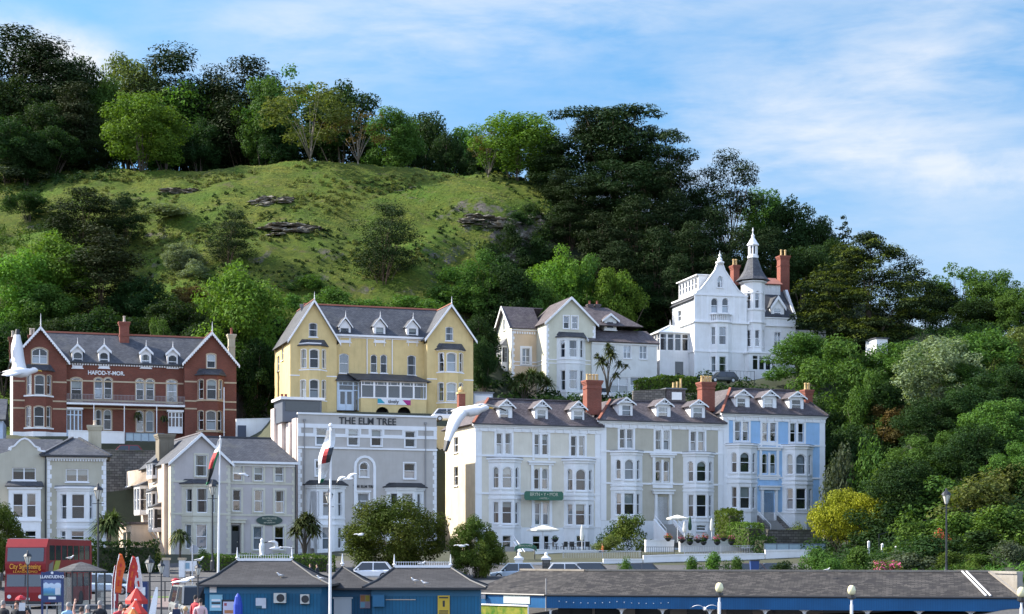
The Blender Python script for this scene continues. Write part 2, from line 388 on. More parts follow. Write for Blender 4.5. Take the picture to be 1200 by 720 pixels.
def window(F,x0,y0,x1,y1,parent,trim=None,tw=.13,frame=None,arch=0.0,sill=True,bars='sash',curtain=None,head=False,name='window',fw=.075,uz=None,hang_at=.16,sillmat=None,proud=.05):
 """cut an opening at the photo rectangle and fill it: frame and sill, with pane, surround and curtain as pieces of the window"""
 if uz: u0,u1,z0,z1 = uz
 else:
  ym = (y0 + y1) / 2
  u0 = F.at(x0,ym)[0]; u1 = F.at(x1,ym)[0]; z1 = F.at((x0 + x1) / 2,y0)[1]; z0 = F.at((x0 + x1) / 2,y1)[1]
 frame = frame or SASH; trim_m = trim
 rise = arch * (u1 - u0)
 hole = opening(u0,u1,z0,z1,rise); F.holes.append(hole)
 mb = MB()
 F.ring(mb,hole,opening(u0,u1,z0,z1,rise,fw),hang_at - .06,hang_at + .03)
 um = (u0 + u1) / 2; zm = z0 + (z1 - z0) * (.5 if bars != 'casement' else .7)
 if bars in ('sash','cross','sash2'): F.box(mb,u0 + fw,u1 - fw,zm - .035,zm + .035,hang_at - .045,hang_at + .02)
 if bars in ('mull','cross','double'): F.box(mb,um - .05,um + .05,z0 + fw,z1 - fw - rise * .3,hang_at - .05,hang_at + .025)
 if bars == 'double': F.box(mb,u0 + fw,u1 - fw,zm - .035,zm + .035,hang_at - .045,hang_at + .02)
 if bars == 'transom': F.box(mb,u0 + fw,u1 - fw,z0 + (z1 - z0) * .72,z0 + (z1 - z0) * .76,hang_at - .05,hang_at + .025)
 if bars == 'grid':
  for k in (1,2): F.box(mb,u0 + fw,u1 - fw,z0 + (z1 - z0) * k / 3 - .03,z0 + (z1 - z0) * k / 3 + .03,hang_at - .05,hang_at + .02)
  F.box(mb,um - .03,um + .03,z0 + fw,z1 - fw,hang_at - .04,hang_at + .015)
 w = mb.build(name,frame,parent)
 g = MB(); gd = hang_at + .012
 if bars in ('sash','double','cross'):      # the two sashes hang one behind the other and mirror different parts of the sky
  a,b,t_ = u0 + fw * .6,u1 - fw * .6,rng.uniform(-.012,.012)
  g.poly([F.pt(a,z0 + fw * .6,gd),F.pt(b,z0 + fw * .6,gd),F.pt(b,zm,gd + t_),F.pt(a,zm,gd + t_)],0)
  g.poly([F.pt(u,z,gd - .02 + rng.uniform(0,.008)) for u,z in opening(a,b,zm,z1 - fw * .6,rise)],1)
  g.build('pane',[rng.choice(GLASSES),rng.choice(GLASSES)],w)
 else:
  g.poly([F.pt(u,z,gd) for u,z in opening(u0,u1,z0,z1,rise,fw * .6)]); g.build('pane',rng.choice(GLASSES),w)
 if trim_m is not None:
  t = MB(); F.ring(t,opening(u0,u1,z0,z1,rise,-tw),opening(u0,u1,z0,z1,rise,-.004),-proud,.03)
  if head: F.box(t,u0 - tw - .1,u1 + tw + .1,z1 + tw,z1 + tw + .14,-.14,.02)
  t.build('surround',trim_m,w)
 if sill:
  b = MB(); F.box(b,u0 - .1,u1 + .1,z0 - .12,z0 - .004,-.13,.12); b.build('sill',sillmat or trim_m or frame,w)
 if curtain is None: curtain = rng.choice(['none','none','drape','drape','blind','net','blind','half'])
 hc = z1 - z0; wc = u1 - u0; dp = hang_at + .16
 if curtain != 'none' and hc > .5:
  c = MB(); cm = rng.choice(CURT)
  if curtain == 'blind': F.box(c,u0 + .06,u1 - .06,z0 + hc * rng.uniform(.45,.75),z1 - .05,dp,dp + .02); cm = CURT[1]
  elif curtain == 'half': F.box(c,u0 + .06,u1 - .06,z0 + .05,z0 + hc * .42,dp,dp + .02); cm = CURT[0]
  else:
   k = .5 if curtain == 'net' else rng.uniform(.2,.3)
   spans = ((u0 + .05,u1 - .05),) if curtain == 'net' else ((u0 + .04,u0 + wc * k),(u1 - wc * k,u1 - .04))
   for a,b in spans:
    m = max(4,int((b - a) / .07)); row = []
    for i in range(m + 1):
     uu = a + (b - a) * i / m; row.append((uu,dp + .04 * (i % 2)))
    v = [F.pt(q,z0 + .03,d) for q,d in row] + [F.pt(q,z1 - .04,d) for q,d in row]
    c.add(v,[(i,i + 1,m + 2 + i,m + 1 + i) for i in range(m)])
   if curtain == 'net': cm = CURT[0]
  c.build('curtain',cm,w)
 return w

def quoins(F,mb,u,side,z0,z1,h=.42,mi=0):
 z = z0; k = 0
 while z < z1 - .1:
  w = .42 if k % 2 else .27
  a,b = (u,u + w) if side > 0 else (u - w,u)
  F.box(mb,a,b,z + .01,min(z + h,z1) - .01,-.03,.02,mi); z += h; k += 1

def finial(p,h,mats,parent,r=.05):
 mb = MB(); mb.tube([p,p + Vector((0,0,h * .55)),p + Vector((0,0,h))],[r,r * .9,r * .25],6)
 mb.lathe([(.02,0),(r * 2.0,r),(r * 2.2,r * 2),(.02,r * 3.4)],p + Vector((0,0,h * .25)),8)
 return mb.build('finial',mats,parent)

def gable_roof(root,F,u0,u1,um,ze,za,length,matl,over=.35,front=.45,th=.14,barge=None,bargeh=.3,scallop=False,fin=1.2,ridge=None,back=0.0,name='gable_roof'):
 """a roof whose ridge runs straight back from a gable in face F, with barge boards and a finial"""
 mb = MB(); L_ = over / max(.1,(um - u0)); R_ = over / max(.1,(u1 - um))
 a = (u0 - over,ze - (za - ze) * L_); b = (u1 + over,ze - (za - ze) * R_); up = .16
 for e in (a,b):
  mb.slab([F.pt(e[0],e[1] + up,-front),F.pt(um,za + up,-front),F.pt(um,za + up,length),F.pt(e[0],e[1] + up,length)],th)
 r = mb.build(name,matl,root)
 if ridge is not None:
  q = MB(); q.prism([F.pt(um - .14,za + up - .06,-front),F.pt(um,za + up + .12,-front),F.pt(um + .14,za + up - .06,-front)],F.pt(0,0,length + front) - F.pt(0,0,0)); q.build('ridge',ridge,r)
 if barge is not None:
  q = MB()
  for e in (a,b):
   tip = Vector((um,za + up + .02)); low = Vector((e[0],e[1] + up + .02)); dn = Vector((0,-bargeh))
   pts = [low,tip,tip + dn * 1.15,low + dn]
   q.prism([F.pt(p.x,p.y,-front - .06) for p in pts],F.n_vec() * .055)
   if scallop:
    n = int((tip - low).length / .32)
    for i in range(n):
     p = low.lerp(tip,(i + .5) / n) + dn * 1.0; d = (tip - low).normalized() * .12
     q.prism([F.pt(s_.x,s_.y,-front - .055) for s_ in (p - d + Vector((0,.05)),p + d + Vector((0,.05)),p + d * .6 + Vector((0,-.14)),p - d * .6 + Vector((0,-.14)))],F.n_vec() * .045)
  q.build('barge_board',barge,r)
 if fin: finial(F.pt(um,za + up - .35,-front - .03),fin + .35,barge or TRIMW,r)
 return r
Face.n_vec = lambda s: Vector((s.n.x,s.n.y,0))

def dormer(root,F,xc,ytop,wr,wpx,dep,back,roofm,wallm,barge,fin=.9,zbot=None,hood=False,bars='sash',arch=0.0,over=.25,bh=.2,truss=False,frontf=.25):
 """gabled dormer: xc,ytop photo point of the gable tip; wr window rectangle; wpx gable width in photo px; front at depth dep"""
 G = F.off(dep); um,za = G.at(xc,ytop); hw = (G.at(xc + wpx / 2,ytop)[0] - um)
 hb = hw - over; ym = wr[3]; zb = G.at(xc,ym)[1] - .22 if zbot is None else zbot
 ze = min(G.at(xc,wr[1])[1] + .10,za - .35)
 mb = MB()
 d = empty('dormer',(0,0,0)); d.parent = root
 Gw = F.off(dep); wname = 'window'
 w = window(Gw,*wr,parent=d,trim=None,bars=bars,fw=.06,sill=False,arch=arch,hang_at=.1)
 Gw.wall(mb,[(um - hb,zb),(um + hb,zb),(um + hb,ze),(um,ze + hb * (za - ze) / hw - .02),(um - hb,ze)],0,1,.14,.6)
 for sgn in (-1,1):
  mb.prism([G.pt(um + sgn * hb,zb,0.0),G.pt(um + sgn * hb,ze,0.0),G.pt(um + sgn * hb,ze,back),G.pt(um + sgn * hb,zb,back)],F.pt(-sgn * .06,0) - F.pt(0,0))
 G.box(mb,um - hb - .08,um + hb + .08,zb - .1,zb,-.1,.15)
 mb.build('dormer_wall',[wallm,DARKROOM],d)
 r = MB(); slope = (za - ze) / hw
 for sgn in (-1,1):
  r.slab([G.pt(um + sgn * hw,za - hw * slope,-frontf),G.pt(um,za,-frontf),G.pt(um,za,back + 1.2),G.pt(um + sgn * hw,za - hw * slope,back + 1.2)],.08)
 r.build('dormer_roof',roofm,d)
 q = MB()
 for sgn in (-1,1):
  lo = Vector((um + sgn * hw,za - hw * slope + .02)); tp = Vector((um,za + .02)); dn = Vector((0,-bh))
  q.prism([G.pt(p.x,p.y,-frontf - .06) for p in (lo,tp,tp + dn * 1.2,lo + dn)],F.n_vec() * .05)
 if truss:
  zt_ = ze + (za - ze) * .18
  q.prism([G.pt(um - hw * .8,zt_,-frontf - .05),G.pt(um + hw * .8,zt_,-frontf - .05),G.pt(um + hw * .8,zt_ + .1,-frontf - .05),G.pt(um - hw * .8,zt_ + .1,-frontf - .05)],F.n_vec() * .04)
  for sgn in (-1,1): q.bar(G.pt(um,zt_ + .05,-frontf - .02),G.pt(um + sgn * hw * .42,za - hw * .42 * slope - .05,-frontf - .02),.05,.08)
  q.bar(G.pt(um,zt_,-frontf - .02),G.pt(um,za,-frontf - .02),.06,.08)
 q.build('barge_board',barge,d)
 if fin: finial(G.pt(um,za - .3,-frontf - .05),fin + .3,barge,d,.04)
 return d

def bay_faces(root,F,xL,xf0,xf1,xR,proj,y):
 G = F.off(-proj); uL = F.at(xL,y)[0]; uR = F.at(xR,y)[0]; a = G.at(xf0,y)[0]; b = G.at(xf1,y)[0]
 pl = [(uL,0),(a,-proj),(b,-proj),(uR,0)]
 fs = []
 for i in range(3):
  p = F.pt(pl[i][0],0,pl[i][1]); q = F.pt(pl[i + 1][0],0,pl[i + 1][1])
  fs.append(Face(root,(p.x,p.y),(q.x - p.x,q.y - p.y)))
 lens = [(Vector((pl[i + 1][0] - pl[i][0],pl[i + 1][1] - pl[i][1]))).length for i in range(3)]
 return fs,lens,pl
def bay_band(mb,F,pl,e,z0,z1,mi=0):
 (uL,_),(a,p),(b,_),(uR,_) = pl
 pts = [F.pt(uL - e,z0,.02),F.pt(a - e * .45,z0,p - e),F.pt(b + e * .45,z0,p - e),F.pt(uR + e,z0,.02)]
 mb.prism(pts,(0,0,z1 - z0),mi)
def bay_walls(mb,fs,lens,z0,z1,mi=0,room=.35):
 for f,l in zip(fs,lens): f.wall(mb,[(0,z0),(l,z0),(l,z1),(0,z1)],mi,1,.2,room)
def bay_roof(root,F,pl,z0,h,matl,e=.25,back=.05):
 (uL,_),(a,p),(b,_),(uR,_) = pl
 mb = MB(); lo = [F.pt(uL - e,z0,.02),F.pt(a - e * .45,z0,p - e),F.pt(b + e * .45,z0,p - e),F.pt(uR + e,z0,.02)]
 t = -.03; hi = [F.pt(uL + .3,z0 + h,t),F.pt(a + .15,z0 + h,t - .02),F.pt(b - .15,z0 + h,t - .02),F.pt(uR - .3,z0 + h,t)]
 mb.add(lo + hi,[(0,1,5,4),(1,2,6,5),(2,3,7,6),(4,5,6,7),(3,2,1,0)])
 bay_band(mb,F,pl,e + .03,z0 - .1,z0 - .003,0)
 return mb.build('bay_roof',matl,root)

def chimney(root,x,y,z0,z1,wx,wy,matl,pots,potm,band=None,name='chimney'):
 mb = MB(); mb.box(x - wx / 2,x + wx / 2,y - wy / 2,y + wy / 2,z0,z1 - .5)
 e = .07
 for k,(a,b) in enumerate(((z1 - .5,z1 - .36),(z1 - .36,z1 - .2),(z1 - .2,z1))): mb.box(x - wx / 2 - e * (k + 1) * .8,x + wx / 2 + e * (k + 1) * .8,y - wy / 2 - e * (k + 1) * .8,y + wy / 2 + e * (k + 1) * .8,a,b - .002)
 if band:
  mb.box(x - wx / 2 - .06,x + wx / 2 + .06,y - wy / 2 - .06,y + wy / 2 + .06,z0 + (z1 - z0) * band,z0 + (z1 - z0) * band + .16)
 c = mb.build(name,matl,root)
 for i,h in enumerate(pots):
  q = MB(); n = len(pots); px_ = x + (i - (n - 1) / 2) * (wx * .9 / max(1,n)) ;
  q.lathe([(.17,0),(.2,.06),(.15,.12),(.13,h * .8),(.17,h * .84),(.17,h * .97),(.11,h)],(px_,y,z1),10)
  q.build('chimney_pot',potm,c,smooth=False)
 return c

def railing(mb,a,b,h,step=.14,post=1.5,r=.012,mi=0):
 a = Vector(a); b = Vector(b); n = max(2,int((b - a).length / step)); up = Vector((0,0,h))
 mb.bar(a + up,b + up,.05,.04,mi); mb.bar(a + up * .12,b + up * .12,.03,.03,mi)
 for i in range(n + 1):
  p = a.lerp(b,i / n); mb.bar(p,p + up,r * 2,r * 2,mi)
# ------------------------------------------------------------------ terrain: one sheet from the promenade to the top of the hill
PROF = {   # photo column -> (distance, height) down the slope
 -500: [(10,-.5),(100,0),(128,0),(148,1.7),(165,3),(184,4),(200,16),(212,17),(230,28),(260,46),(300,66),(345,86),(400,93),(600,96)],
 -150: [(10,-.5),(100,0),(128,0),(148,1.7),(165,2.6),(184,3.0),(187,11),(190,13.6),(197,14),(201,16.6),(212,17.2),(230,29),(260,47),(300,67),(345,86),(400,92),(600,95)],
 0:   [(10,-.5),(100,0),(128,0),(148,1.7),(165,2.6),(184,3.0),(187,11),(190,13.6),(197,14),(201,16.6),(212,17.2),(230,29),(260,47),(300,67),(345,86),(400,92),(600,95)],
 150: [(10,-.5),(100,0),(128,0),(148,1.7),(165,2.8),(184,3.0),(187,11),(190,13.6),(197,14),(201,16.6),(212,17.4),(230,29),(260,48),(300,70),(340,80),(400,86),(600,88)],
 280: [(10,-.6),(100,-.3),(128,0),(148,1.7),(165,3.2),(184,4),(190,13.6),(197,14.5),(204,17.2),(214,19),(230,30),(260,50),(297,71),(312,73),(400,74),(600,74)],
 350: [(10,-.8),(100,-.6),(128,0),(148,1.7),(165,3.3),(184,4.5),(191,16),(205,20),(218,21.5),(232,31),(260,50),(300,72.3),(315,73.5),(420,74),(600,74)],
 480: [(10,-1),(100,-1),(124,-.3),(148,1.7),(165,3.4),(184,4.5),(191,16),(205,20),(220,22),(234,31.5),(262,50),(300,71.5),(315,72.5),(420,73),(600,73)],
 560: [(10,-1.7),(108,-1.7),(113,-.2),(145,1.2),(157.3,1.7),(158.6,2.8),(164.5,2.9),(167,3.5),(175,3.55),(184,4.2),(193,12),(205,19),(222,22),(236,31),(262,45),(280,62),(300,69.9),(315,71),(420,71),(600,71)],
 640: [(10,-1.7),(108,-1.7),(113,-.2),(145,1.2),(157.3,1.7),(158.6,2.8),(164.5,2.9),(167,3.5),(175,3.55),(184,4.2),(196,9),(205,17),(222,23),(236,25.5),(248,31),(262,39),(271,47),(279,59),(297,67.7),(312,69),(420,69),(600,69)],
 720: [(10,-1.7),(105,-1.7),(111,-.2),(145,1.2),(157.3,1.7),(158.6,2.8),(164.5,2.9),(167,3.5),(175,3.55),(186,4.2),(196,8),(206,15),(218,22),(230,24),(240,25),(254,35),(272,47),(290,59),(305,65),(420,65),(600,65)],
 850: [(10,-1.7),(102,-1.7),(108,-.2),(145,1.2),(157.3,1.7),(158.6,2.8),(164.5,2.9),(167,3.5),(175,3.55),(190,4.4),(200,11),(212,19),(226,25),(238,27.8),(252,28.6),(266,38),(286,50),(302,55),(420,55),(600,55)],
 1000:[(10,-1.7),(98,-1.7),(104,-.2),(140,1.6),(157.5,2.2),(159,3.0),(166,3.3),(175,4.2),(196,5.5),(206,12),(218,19),(236,28),(252,34),(276,43),(292,46),(420,46),(600,46)],
 1100:[(10,-1.7),(95,-1.7),(101,0),(128,1.4),(145,3.2),(160,6),(175,11),(190,17),(212,25),(240,34),(262,38),(420,40),(600,40)],
 1200:[(10,-1.7),(92,-1.7),(98,.2),(120,1.6),(140,4.2),(158,8.5),(180,15),(202,22),(232,31),(256,36),(420,38),(600,38)],
 1700:[(10,-1.7),(90,-1.7),(96,.2),(120,1.6),(140,4.2),(158,8.5),(180,14),(202,20),(232,27),(256,30),(420,32),(600,32)],
}
PK = sorted(PROF)
PX = [np.array([q[0] for q in PROF[k]],float) for k in PK]; PZ = [np.array([q[1] for q in PROF[k]],float) for k in PK]
PLATS = []          # level building plots: (X, Y, half length, half depth, angle, z, blend)
def prof_at(i,D): return float(np.interp(D,PX[i],PZ[i]))
def ground(X,Y,detail=True):
 px = CX + FPX * X / max(Y,1.0); px = min(max(px,PK[0]),PK[-1] - 1e-3)
 i = max(k for k in range(len(PK) - 1) if PK[k] <= px)
 t = (px - PK[i]) / (PK[i + 1] - PK[i]); t = t * t * (3 - 2 * t)
 # soften the joints of the profile
 z = 0.0
 for dd,w in ((-3.0,.25),(0,.5),(3.0,.25)):
  dd = dd if Y > 205 else dd * .25
  z += w * (prof_at(i,Y + dd) * (1 - t) + prof_at(i + 1,Y + dd) * t)
 if detail and Y > 212:
  k = min(1,(Y - 212) / 25)
  v = Vector((X * .045,Y * .05,3.1)); z += k * (2.0 if Y < 280 else 1.0) * mnoise.fractal(v,1.0,2.1,4)
  z += k * .55 * mnoise.fractal(Vector((X * .22,Y * .22,7.7)),.9,2.0,4)
 for (x0,y0,a,b,ang,zp,bl) in PLATS:
  dx,dy = X - x0,Y - y0; c,s_ = math.cos(ang),math.sin(ang)
  u,v = dx * c + dy * s_,-dx * s_ + dy * c
  d = math.hypot(max(0,abs(u) - a),max(0,abs(v) - b))
  if d < bl:
   w = 1 - d / bl; w = w * w * (3 - 2 * w); z = z * (1 - w) + zp * w
 return z
def D_at(px,py,lo=205.0,hi=345.0):      # distance at which the slope is met along one line of sight
 best = None
 D = lo
 while D < hi:
  X = (px - CX) * D / FPX; y = HOR - (ground(X,D) - ZC) * FPX / D
  if y <= py: return D
  D += 1.0
 return hi
def on_ground(px,D): X = (px - CX) * D / FPX; return Vector((X,D,ground(X,D)))

def grass_material():
 m,t,b = mat('hill_grass')
 g = nd(t,'ShaderNodeNewGeometry')
 c = mixc(t,noisef(t,.16,6,.36,.64,rough=.65),rgb((.075,.125,.016)),rgb((.14,.158,.026)))
 c = mixc(t,noisef(t,.9,7,.42,.62,rough=.75),c,rgb((.055,.085,.016)))
 c = mixc(t,noisef(t,.07,4,.50,.66),c,rgb((.075,.14,.018)))
 f = noisef(t,.33,6,.56,.68,rough=.7)
 mm = nd(t,'ShaderNodeMath',operation='MULTIPLY'); mm.inputs[1].default_value = .65; t.links.new(f,mm.inputs[0])
 c = mixc(t,mm.outputs[0],c,rgb((.115,.095,.055)))
 # bare rock where the slope is steep
 sep = nd(t,'ShaderNodeSeparateXYZ'); t.links.new(g.outputs['True Normal'],sep.inputs[0])
 ad = nd(t,'ShaderNodeMath',operation='MULTIPLY_ADD'); ad.inputs[1].default_value = .22; t.links.new(noisef(t,.5,5,.3,.7),ad.inputs[0]); t.links.new(sep.outputs[2],ad.inputs[2])
 mr = nd(t,'ShaderNodeMapRange'); mr.inputs[1].default_value = .80; mr.inputs[2].default_value = .70
 t.links.new(ad.outputs[0],mr.inputs[0])
 rock = mixc(t,noisef(t,1.1,7,.35,.65,rough=.7),rgb((.075,.07,.062)),rgb((.19,.175,.15)))
 c = mixc(t,mr.outputs[0],c,rock)
 t.links.new(c,b.inputs['Base Color']); b.inputs['Roughness'].default_value = .95; b.inputs['Specular IOR Level'].default_value = .1
 bump(t,b,noisef(t,1.6,8,.2,.8,rough=.75),1.0,.5)
 return m
def ground_material():
 m,t,b = mat('asphalt_and_paving')
 c = mixc(t,noisef(t,.4,6,.35,.7),rgb((.06,.06,.062)),rgb((.095,.093,.09)))
 c = mixc(t,noisef(t,6,4,.4,.7),c,rgb((.05,.05,.052)))
 t.links.new(c,b.inputs['Base Color']); b.inputs['Roughness'].default_value = .9
 return m
GRASS = grass_material(); ASPH = ground_material()
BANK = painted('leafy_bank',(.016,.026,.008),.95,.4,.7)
SOIL = painted('garden_soil',(.05,.055,.028),.95,.3)
PAVE = coursed('concrete_paving',(.26,.25,.235),(.31,.30,.28),(.16,.155,.15),.6,.6,.02,.85,.2)
def build_terrain():
 xs = np.concatenate([np.arange(-500,-100,50),np.arange(-100,1300,7),np.arange(1300,1701,50)])
 ys = np.concatenate([np.array([10,40,70,90]),np.arange(92,205,2.2),np.arange(205,320,1.15),np.arange(320,360,3.0),np.array([370,400,450,520,600])])
 nx,ny = len(xs),len(ys)
 v = np.empty((ny,nx,3),np.float32)
 for j,D in enumerate(ys):
  for i,px in enumerate(xs):
   X = (px - CX) * D / FPX; v[j,i] = (X,D,ground(X,D))
 co = v.reshape(-1,3)
 idx = np.arange(nx * ny).reshape(ny,nx)
 q = np.stack([idx[:-1,:-1],idx[:-1,1:],idx[1:,1:],idx[1:,:-1]],-1).reshape(-1,4)
 me = bpy.data.meshes.new('hillside'); me.from_pydata(co.tolist(),[],q.tolist())
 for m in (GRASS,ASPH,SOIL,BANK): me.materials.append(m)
 cy = (ys[:-1] + ys[1:]) / 2; cx = (xs[:-1] + xs[1:]) / 2
 mi = np.zeros((ny - 1,nx - 1),np.int32)
 for j in range(ny - 1):
  for i in range(nx - 1):
   if cy[j] < 157.4 and cx[i] < 960: mi[j,i] = 1
   elif cy[j] < 103: mi[j,i] = 1
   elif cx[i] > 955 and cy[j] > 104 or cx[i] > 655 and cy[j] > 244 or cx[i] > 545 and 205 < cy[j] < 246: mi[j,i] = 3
   elif cy[j] < 206: mi[j,i] = 2
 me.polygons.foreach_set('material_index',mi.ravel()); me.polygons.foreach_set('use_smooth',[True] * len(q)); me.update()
 o = bpy.data.objects.new('hillside',me); COL.objects.link(o); tag(o,kind='structure')
 # far ground so the horizon is closed
 mb = MB(); mb.box(-3000,3000,-400,4000,-4.2,-4)
 tag(mb.build('ground',ASPH),kind='structure')
 return o
# ------------------------------------------------------------------ building plots, then the terrain that carries them
def plot(px,D,deg,z,length,depth,blend=3.5,back=0.0,front=1.0):
 """front left corner seen at photo column px and distance D, the facade turned deg from the picture plane"""
 a = R(deg); X = (px - CX) * D / FPX; c,s = math.cos(a),math.sin(a)
 u,v = length / 2,(depth - front) / 2
 PLATS.append((X + u * c - v * s,D + u * s + v * c,length / 2 + 1.0,(depth + front) / 2 + .5,a,z - .05,blend))
 return (Vector((X,D,z)),a)
PL_TER = plot(557.5,180,20,3.6,42.5,11,2.5,front=6)
PL_RED = plot(15,200,18,17.1,28.5,11,2,front=2)
PL_YEL = plot(340,205,18,20.3,23,12,2.5,front=3)
PL_ELM = plot(349,172,20,3.3,14.5,15,2,front=2)
PL_LIL = plot(200,165,23,3.3,13,15,2,front=2)
PL_LEFT = plot(-2,157,14,2.6,11.5,8,2,front=2)
PL_CRM = plot(640,230,18,23.9,17,10,2.5,front=2)
PL_WHT = plot(814,240,15,27.6,15,11,2.5,front=2)
build_terrain()
# ------------------------------------------------------------------ trees and plants
def raw_mesh(name,quads,mats,mi=None):
 n = len(quads); me = bpy.data.meshes.new(name)
 me.vertices.add(n * 4); me.vertices.foreach_set('co',quads.astype(np.float32).ravel())
 me.loops.add(n * 4); me.loops.foreach_set('vertex_index',np.arange(n * 4,dtype=np.int32))
 me.polygons.add(n); me.polygons.foreach_set('loop_start',np.arange(0,n * 4,4,dtype=np.int32))
 try: me.polygons.foreach_set('loop_total',np.full(n,4,np.int32))
 except Exception: pass
 for m in mats: me.materials.append(m)
 if mi is not None: me.polygons.foreach_set('material_index',mi.astype(np.int32))
 me.update(calc_edges=True); me.validate()
 return me
def leaf_quads(pos,nrm,size,r,aspect=.62):
 n = len(pos); nrm = nrm / np.maximum(1e-6,np.linalg.norm(nrm,axis=1))[:,None]
 a = r.normal(size=(n,3)); a -= nrm * (a * nrm).sum(1)[:,None]; a /= np.maximum(1e-6,np.linalg.norm(a,axis=1))[:,None]
 b = np.cross(nrm,a); s = size * r.uniform(.6,1.35,n); s = s[:,None]
 return np.stack([pos - a * s * .5,pos + b * s * aspect * .5,pos + a * s * .5,pos - b * s * aspect * .5],1) if aspect < .5 else \
     np.stack([pos - a * s * .5 - b * s * .18,pos + b * s * aspect * .55 - a * s * .1,pos + a * s * .55,pos - b * s * aspect * .5 + a * s * .12],1)
def clump_leaves(cs,rs,per,size,r,flat=.75,up=.5,aspect=.62,droop=0.0):
 P_,Nn = [],[]
 for c,cr in zip(cs,rs):
  m = max(6,int(per * (cr / np.mean(rs)) ** 2))
  d = r.normal(size=(m,3)); d /= np.linalg.norm(d,axis=1)[:,None]
  rad = cr * r.uniform(.35,1.05,m) ** .6
  off = d * rad[:,None]; off[:,2] *= flat
  if droop: off[:,2] -= droop * (np.hypot(off[:,0],off[:,1]) ** 2) / cr
  P_.append(c + off); Nn.append(d * .8 + np.array([0,0,up]) + r.normal(size=(m,3)) * .55)
 return leaf_quads(np.concatenate(P_),np.concatenate(Nn),size,r,aspect)
def trunk_mesh(name,h,r0,limbs,m,bend=.02,seed=0):
 q = random.Random(seed); mb = MB(); pts = []; x = y = 0
 for i in range(7):
  t = i / 6; pts.append((x,y,h * t - .4)); x += q.uniform(-bend,bend) * h; y += q.uniform(-bend,bend) * h
 mb.tube(pts,[r0 * (1.25 if i == 0 else 1) * (1 - .75 * i / 6) for i in range(7)],7)
 for (ex,ey,ez,zf) in limbs:
  k = min(5,max(1,int(zf * 6))); s = Vector(pts[k]); e = Vector((ex,ey,ez)); mid = s.lerp(e,.5) + Vector((0,0,(e - s).length * .08))
  rr = r0 * (1 - .75 * k / 6) * .55
  mb.tube([s,mid,e],[rr,rr * .6,rr * .2],5)
 o = mb.build(name,m,uv=False,smooth=True); me = o.data; bpy.data.objects.remove(o); return me

BARK = painted('bark',(.10,.08,.06),.9,.4,3); BARKP = painted('pale_bark',(.24,.21,.17),.9,.4,3); BARKR = painted('pine_bark',(.13,.085,.06),.9,.4,3)
LEAF = {
 'bright': leafy('bright_leaves',(0.078,0.1755,0.0234),(0.1235,0.2145,0.0325)),
 'mid':    leafy('green_leaves',(0.0486,0.1094,0.0219),(0.0753,0.1398,0.0267)),
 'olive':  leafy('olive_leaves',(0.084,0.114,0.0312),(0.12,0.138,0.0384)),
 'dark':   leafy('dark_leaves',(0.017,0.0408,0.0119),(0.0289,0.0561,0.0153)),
 'pine':   leafy('pine_needles',(.013,.028,.008),(.022,.040,.011),.10),
 'brown':  leafy('dull_needles',(.026,.038,.014),(.036,.046,.016),.10),
 'gold':   leafy('golden_sprays',(.10,.14,.018),(.06,.09,.014),.2),
 'yellow': leafy('yellow_leaves',(.24,.25,.018),(.15,.18,.020),.25),
 'silver': leafy('silver_leaves',(.20,.25,.15),(.11,.16,.07),.3),
 'grey':   leafy('grey_green_leaves',(.085,.11,.065),(.055,.08,.042),.25),
 'rust':   leafy('rusty_leaves',(.115,.075,.025),(.075,.07,.025),.3),
 'hedge':  leafy('hedge_leaves',(0.054,0.102,0.0168),(0.084,0.132,0.0216),.25,2.0),
 'round':  leafy('evergreen_leaves',(.050,.088,.014),(.095,.12,.020),.2,1.6),
 'blade':  leafy('palm_blades',(.05,.075,.022),(.085,.10,.034),.2,2),
 'pink':   leafy('pink_blossom',(.55,.12,.25),(.40,.10,.22),.3,3),
 'red':    leafy('red_blossom',(.42,.05,.04),(.55,.12,.12),.3,3),
}
LEAFSPEC = {}
def broadleaf_mesh(seed,w=.72,cb=.2,n=64,per=78,leaf=.036,flat=.8,lump=.16,fill=.55,top=1.0,aspect=.62):
 """crown of unit height: leaf clumps through an uneven egg, thinner here and there"""
 r = np.random.default_rng(seed); cs,rs = [],[]
 lob = [(r.uniform(0,2 * math.pi),r.uniform(-.4,.6),r.uniform(.75,1.18)) for _ in range(5)]
 while len(cs) < n:
  d = r.normal(size=3); d /= np.linalg.norm(d)
  rad = r.uniform(0,1) ** (fill * .6) * (1 if r.random() > .12 else 1.12)
  az = math.atan2(d[1],d[0])
  k = 1 + sum((b - 1) * max(0,math.cos(az - a)) ** 3 * max(0,1 - abs(d[2] - e)) for a,e,b in lob) * .8
  z = (1 + cb) / 2 + d[2] * rad * (1 - cb) / 2 * top
  wz = 1 if d[2] < .1 else 1 - .25 * d[2]
  cs.append((d[0] * rad * w / 2 * k * wz,d[1] * rad * w / 2 * k * wz,z)); rs.append(lump * r.uniform(.55,1.2) * w)
 cs = np.array(cs); rs = np.array(rs)
 return clump_leaves(cs,rs,per,leaf,r,flat,.55,aspect),cs
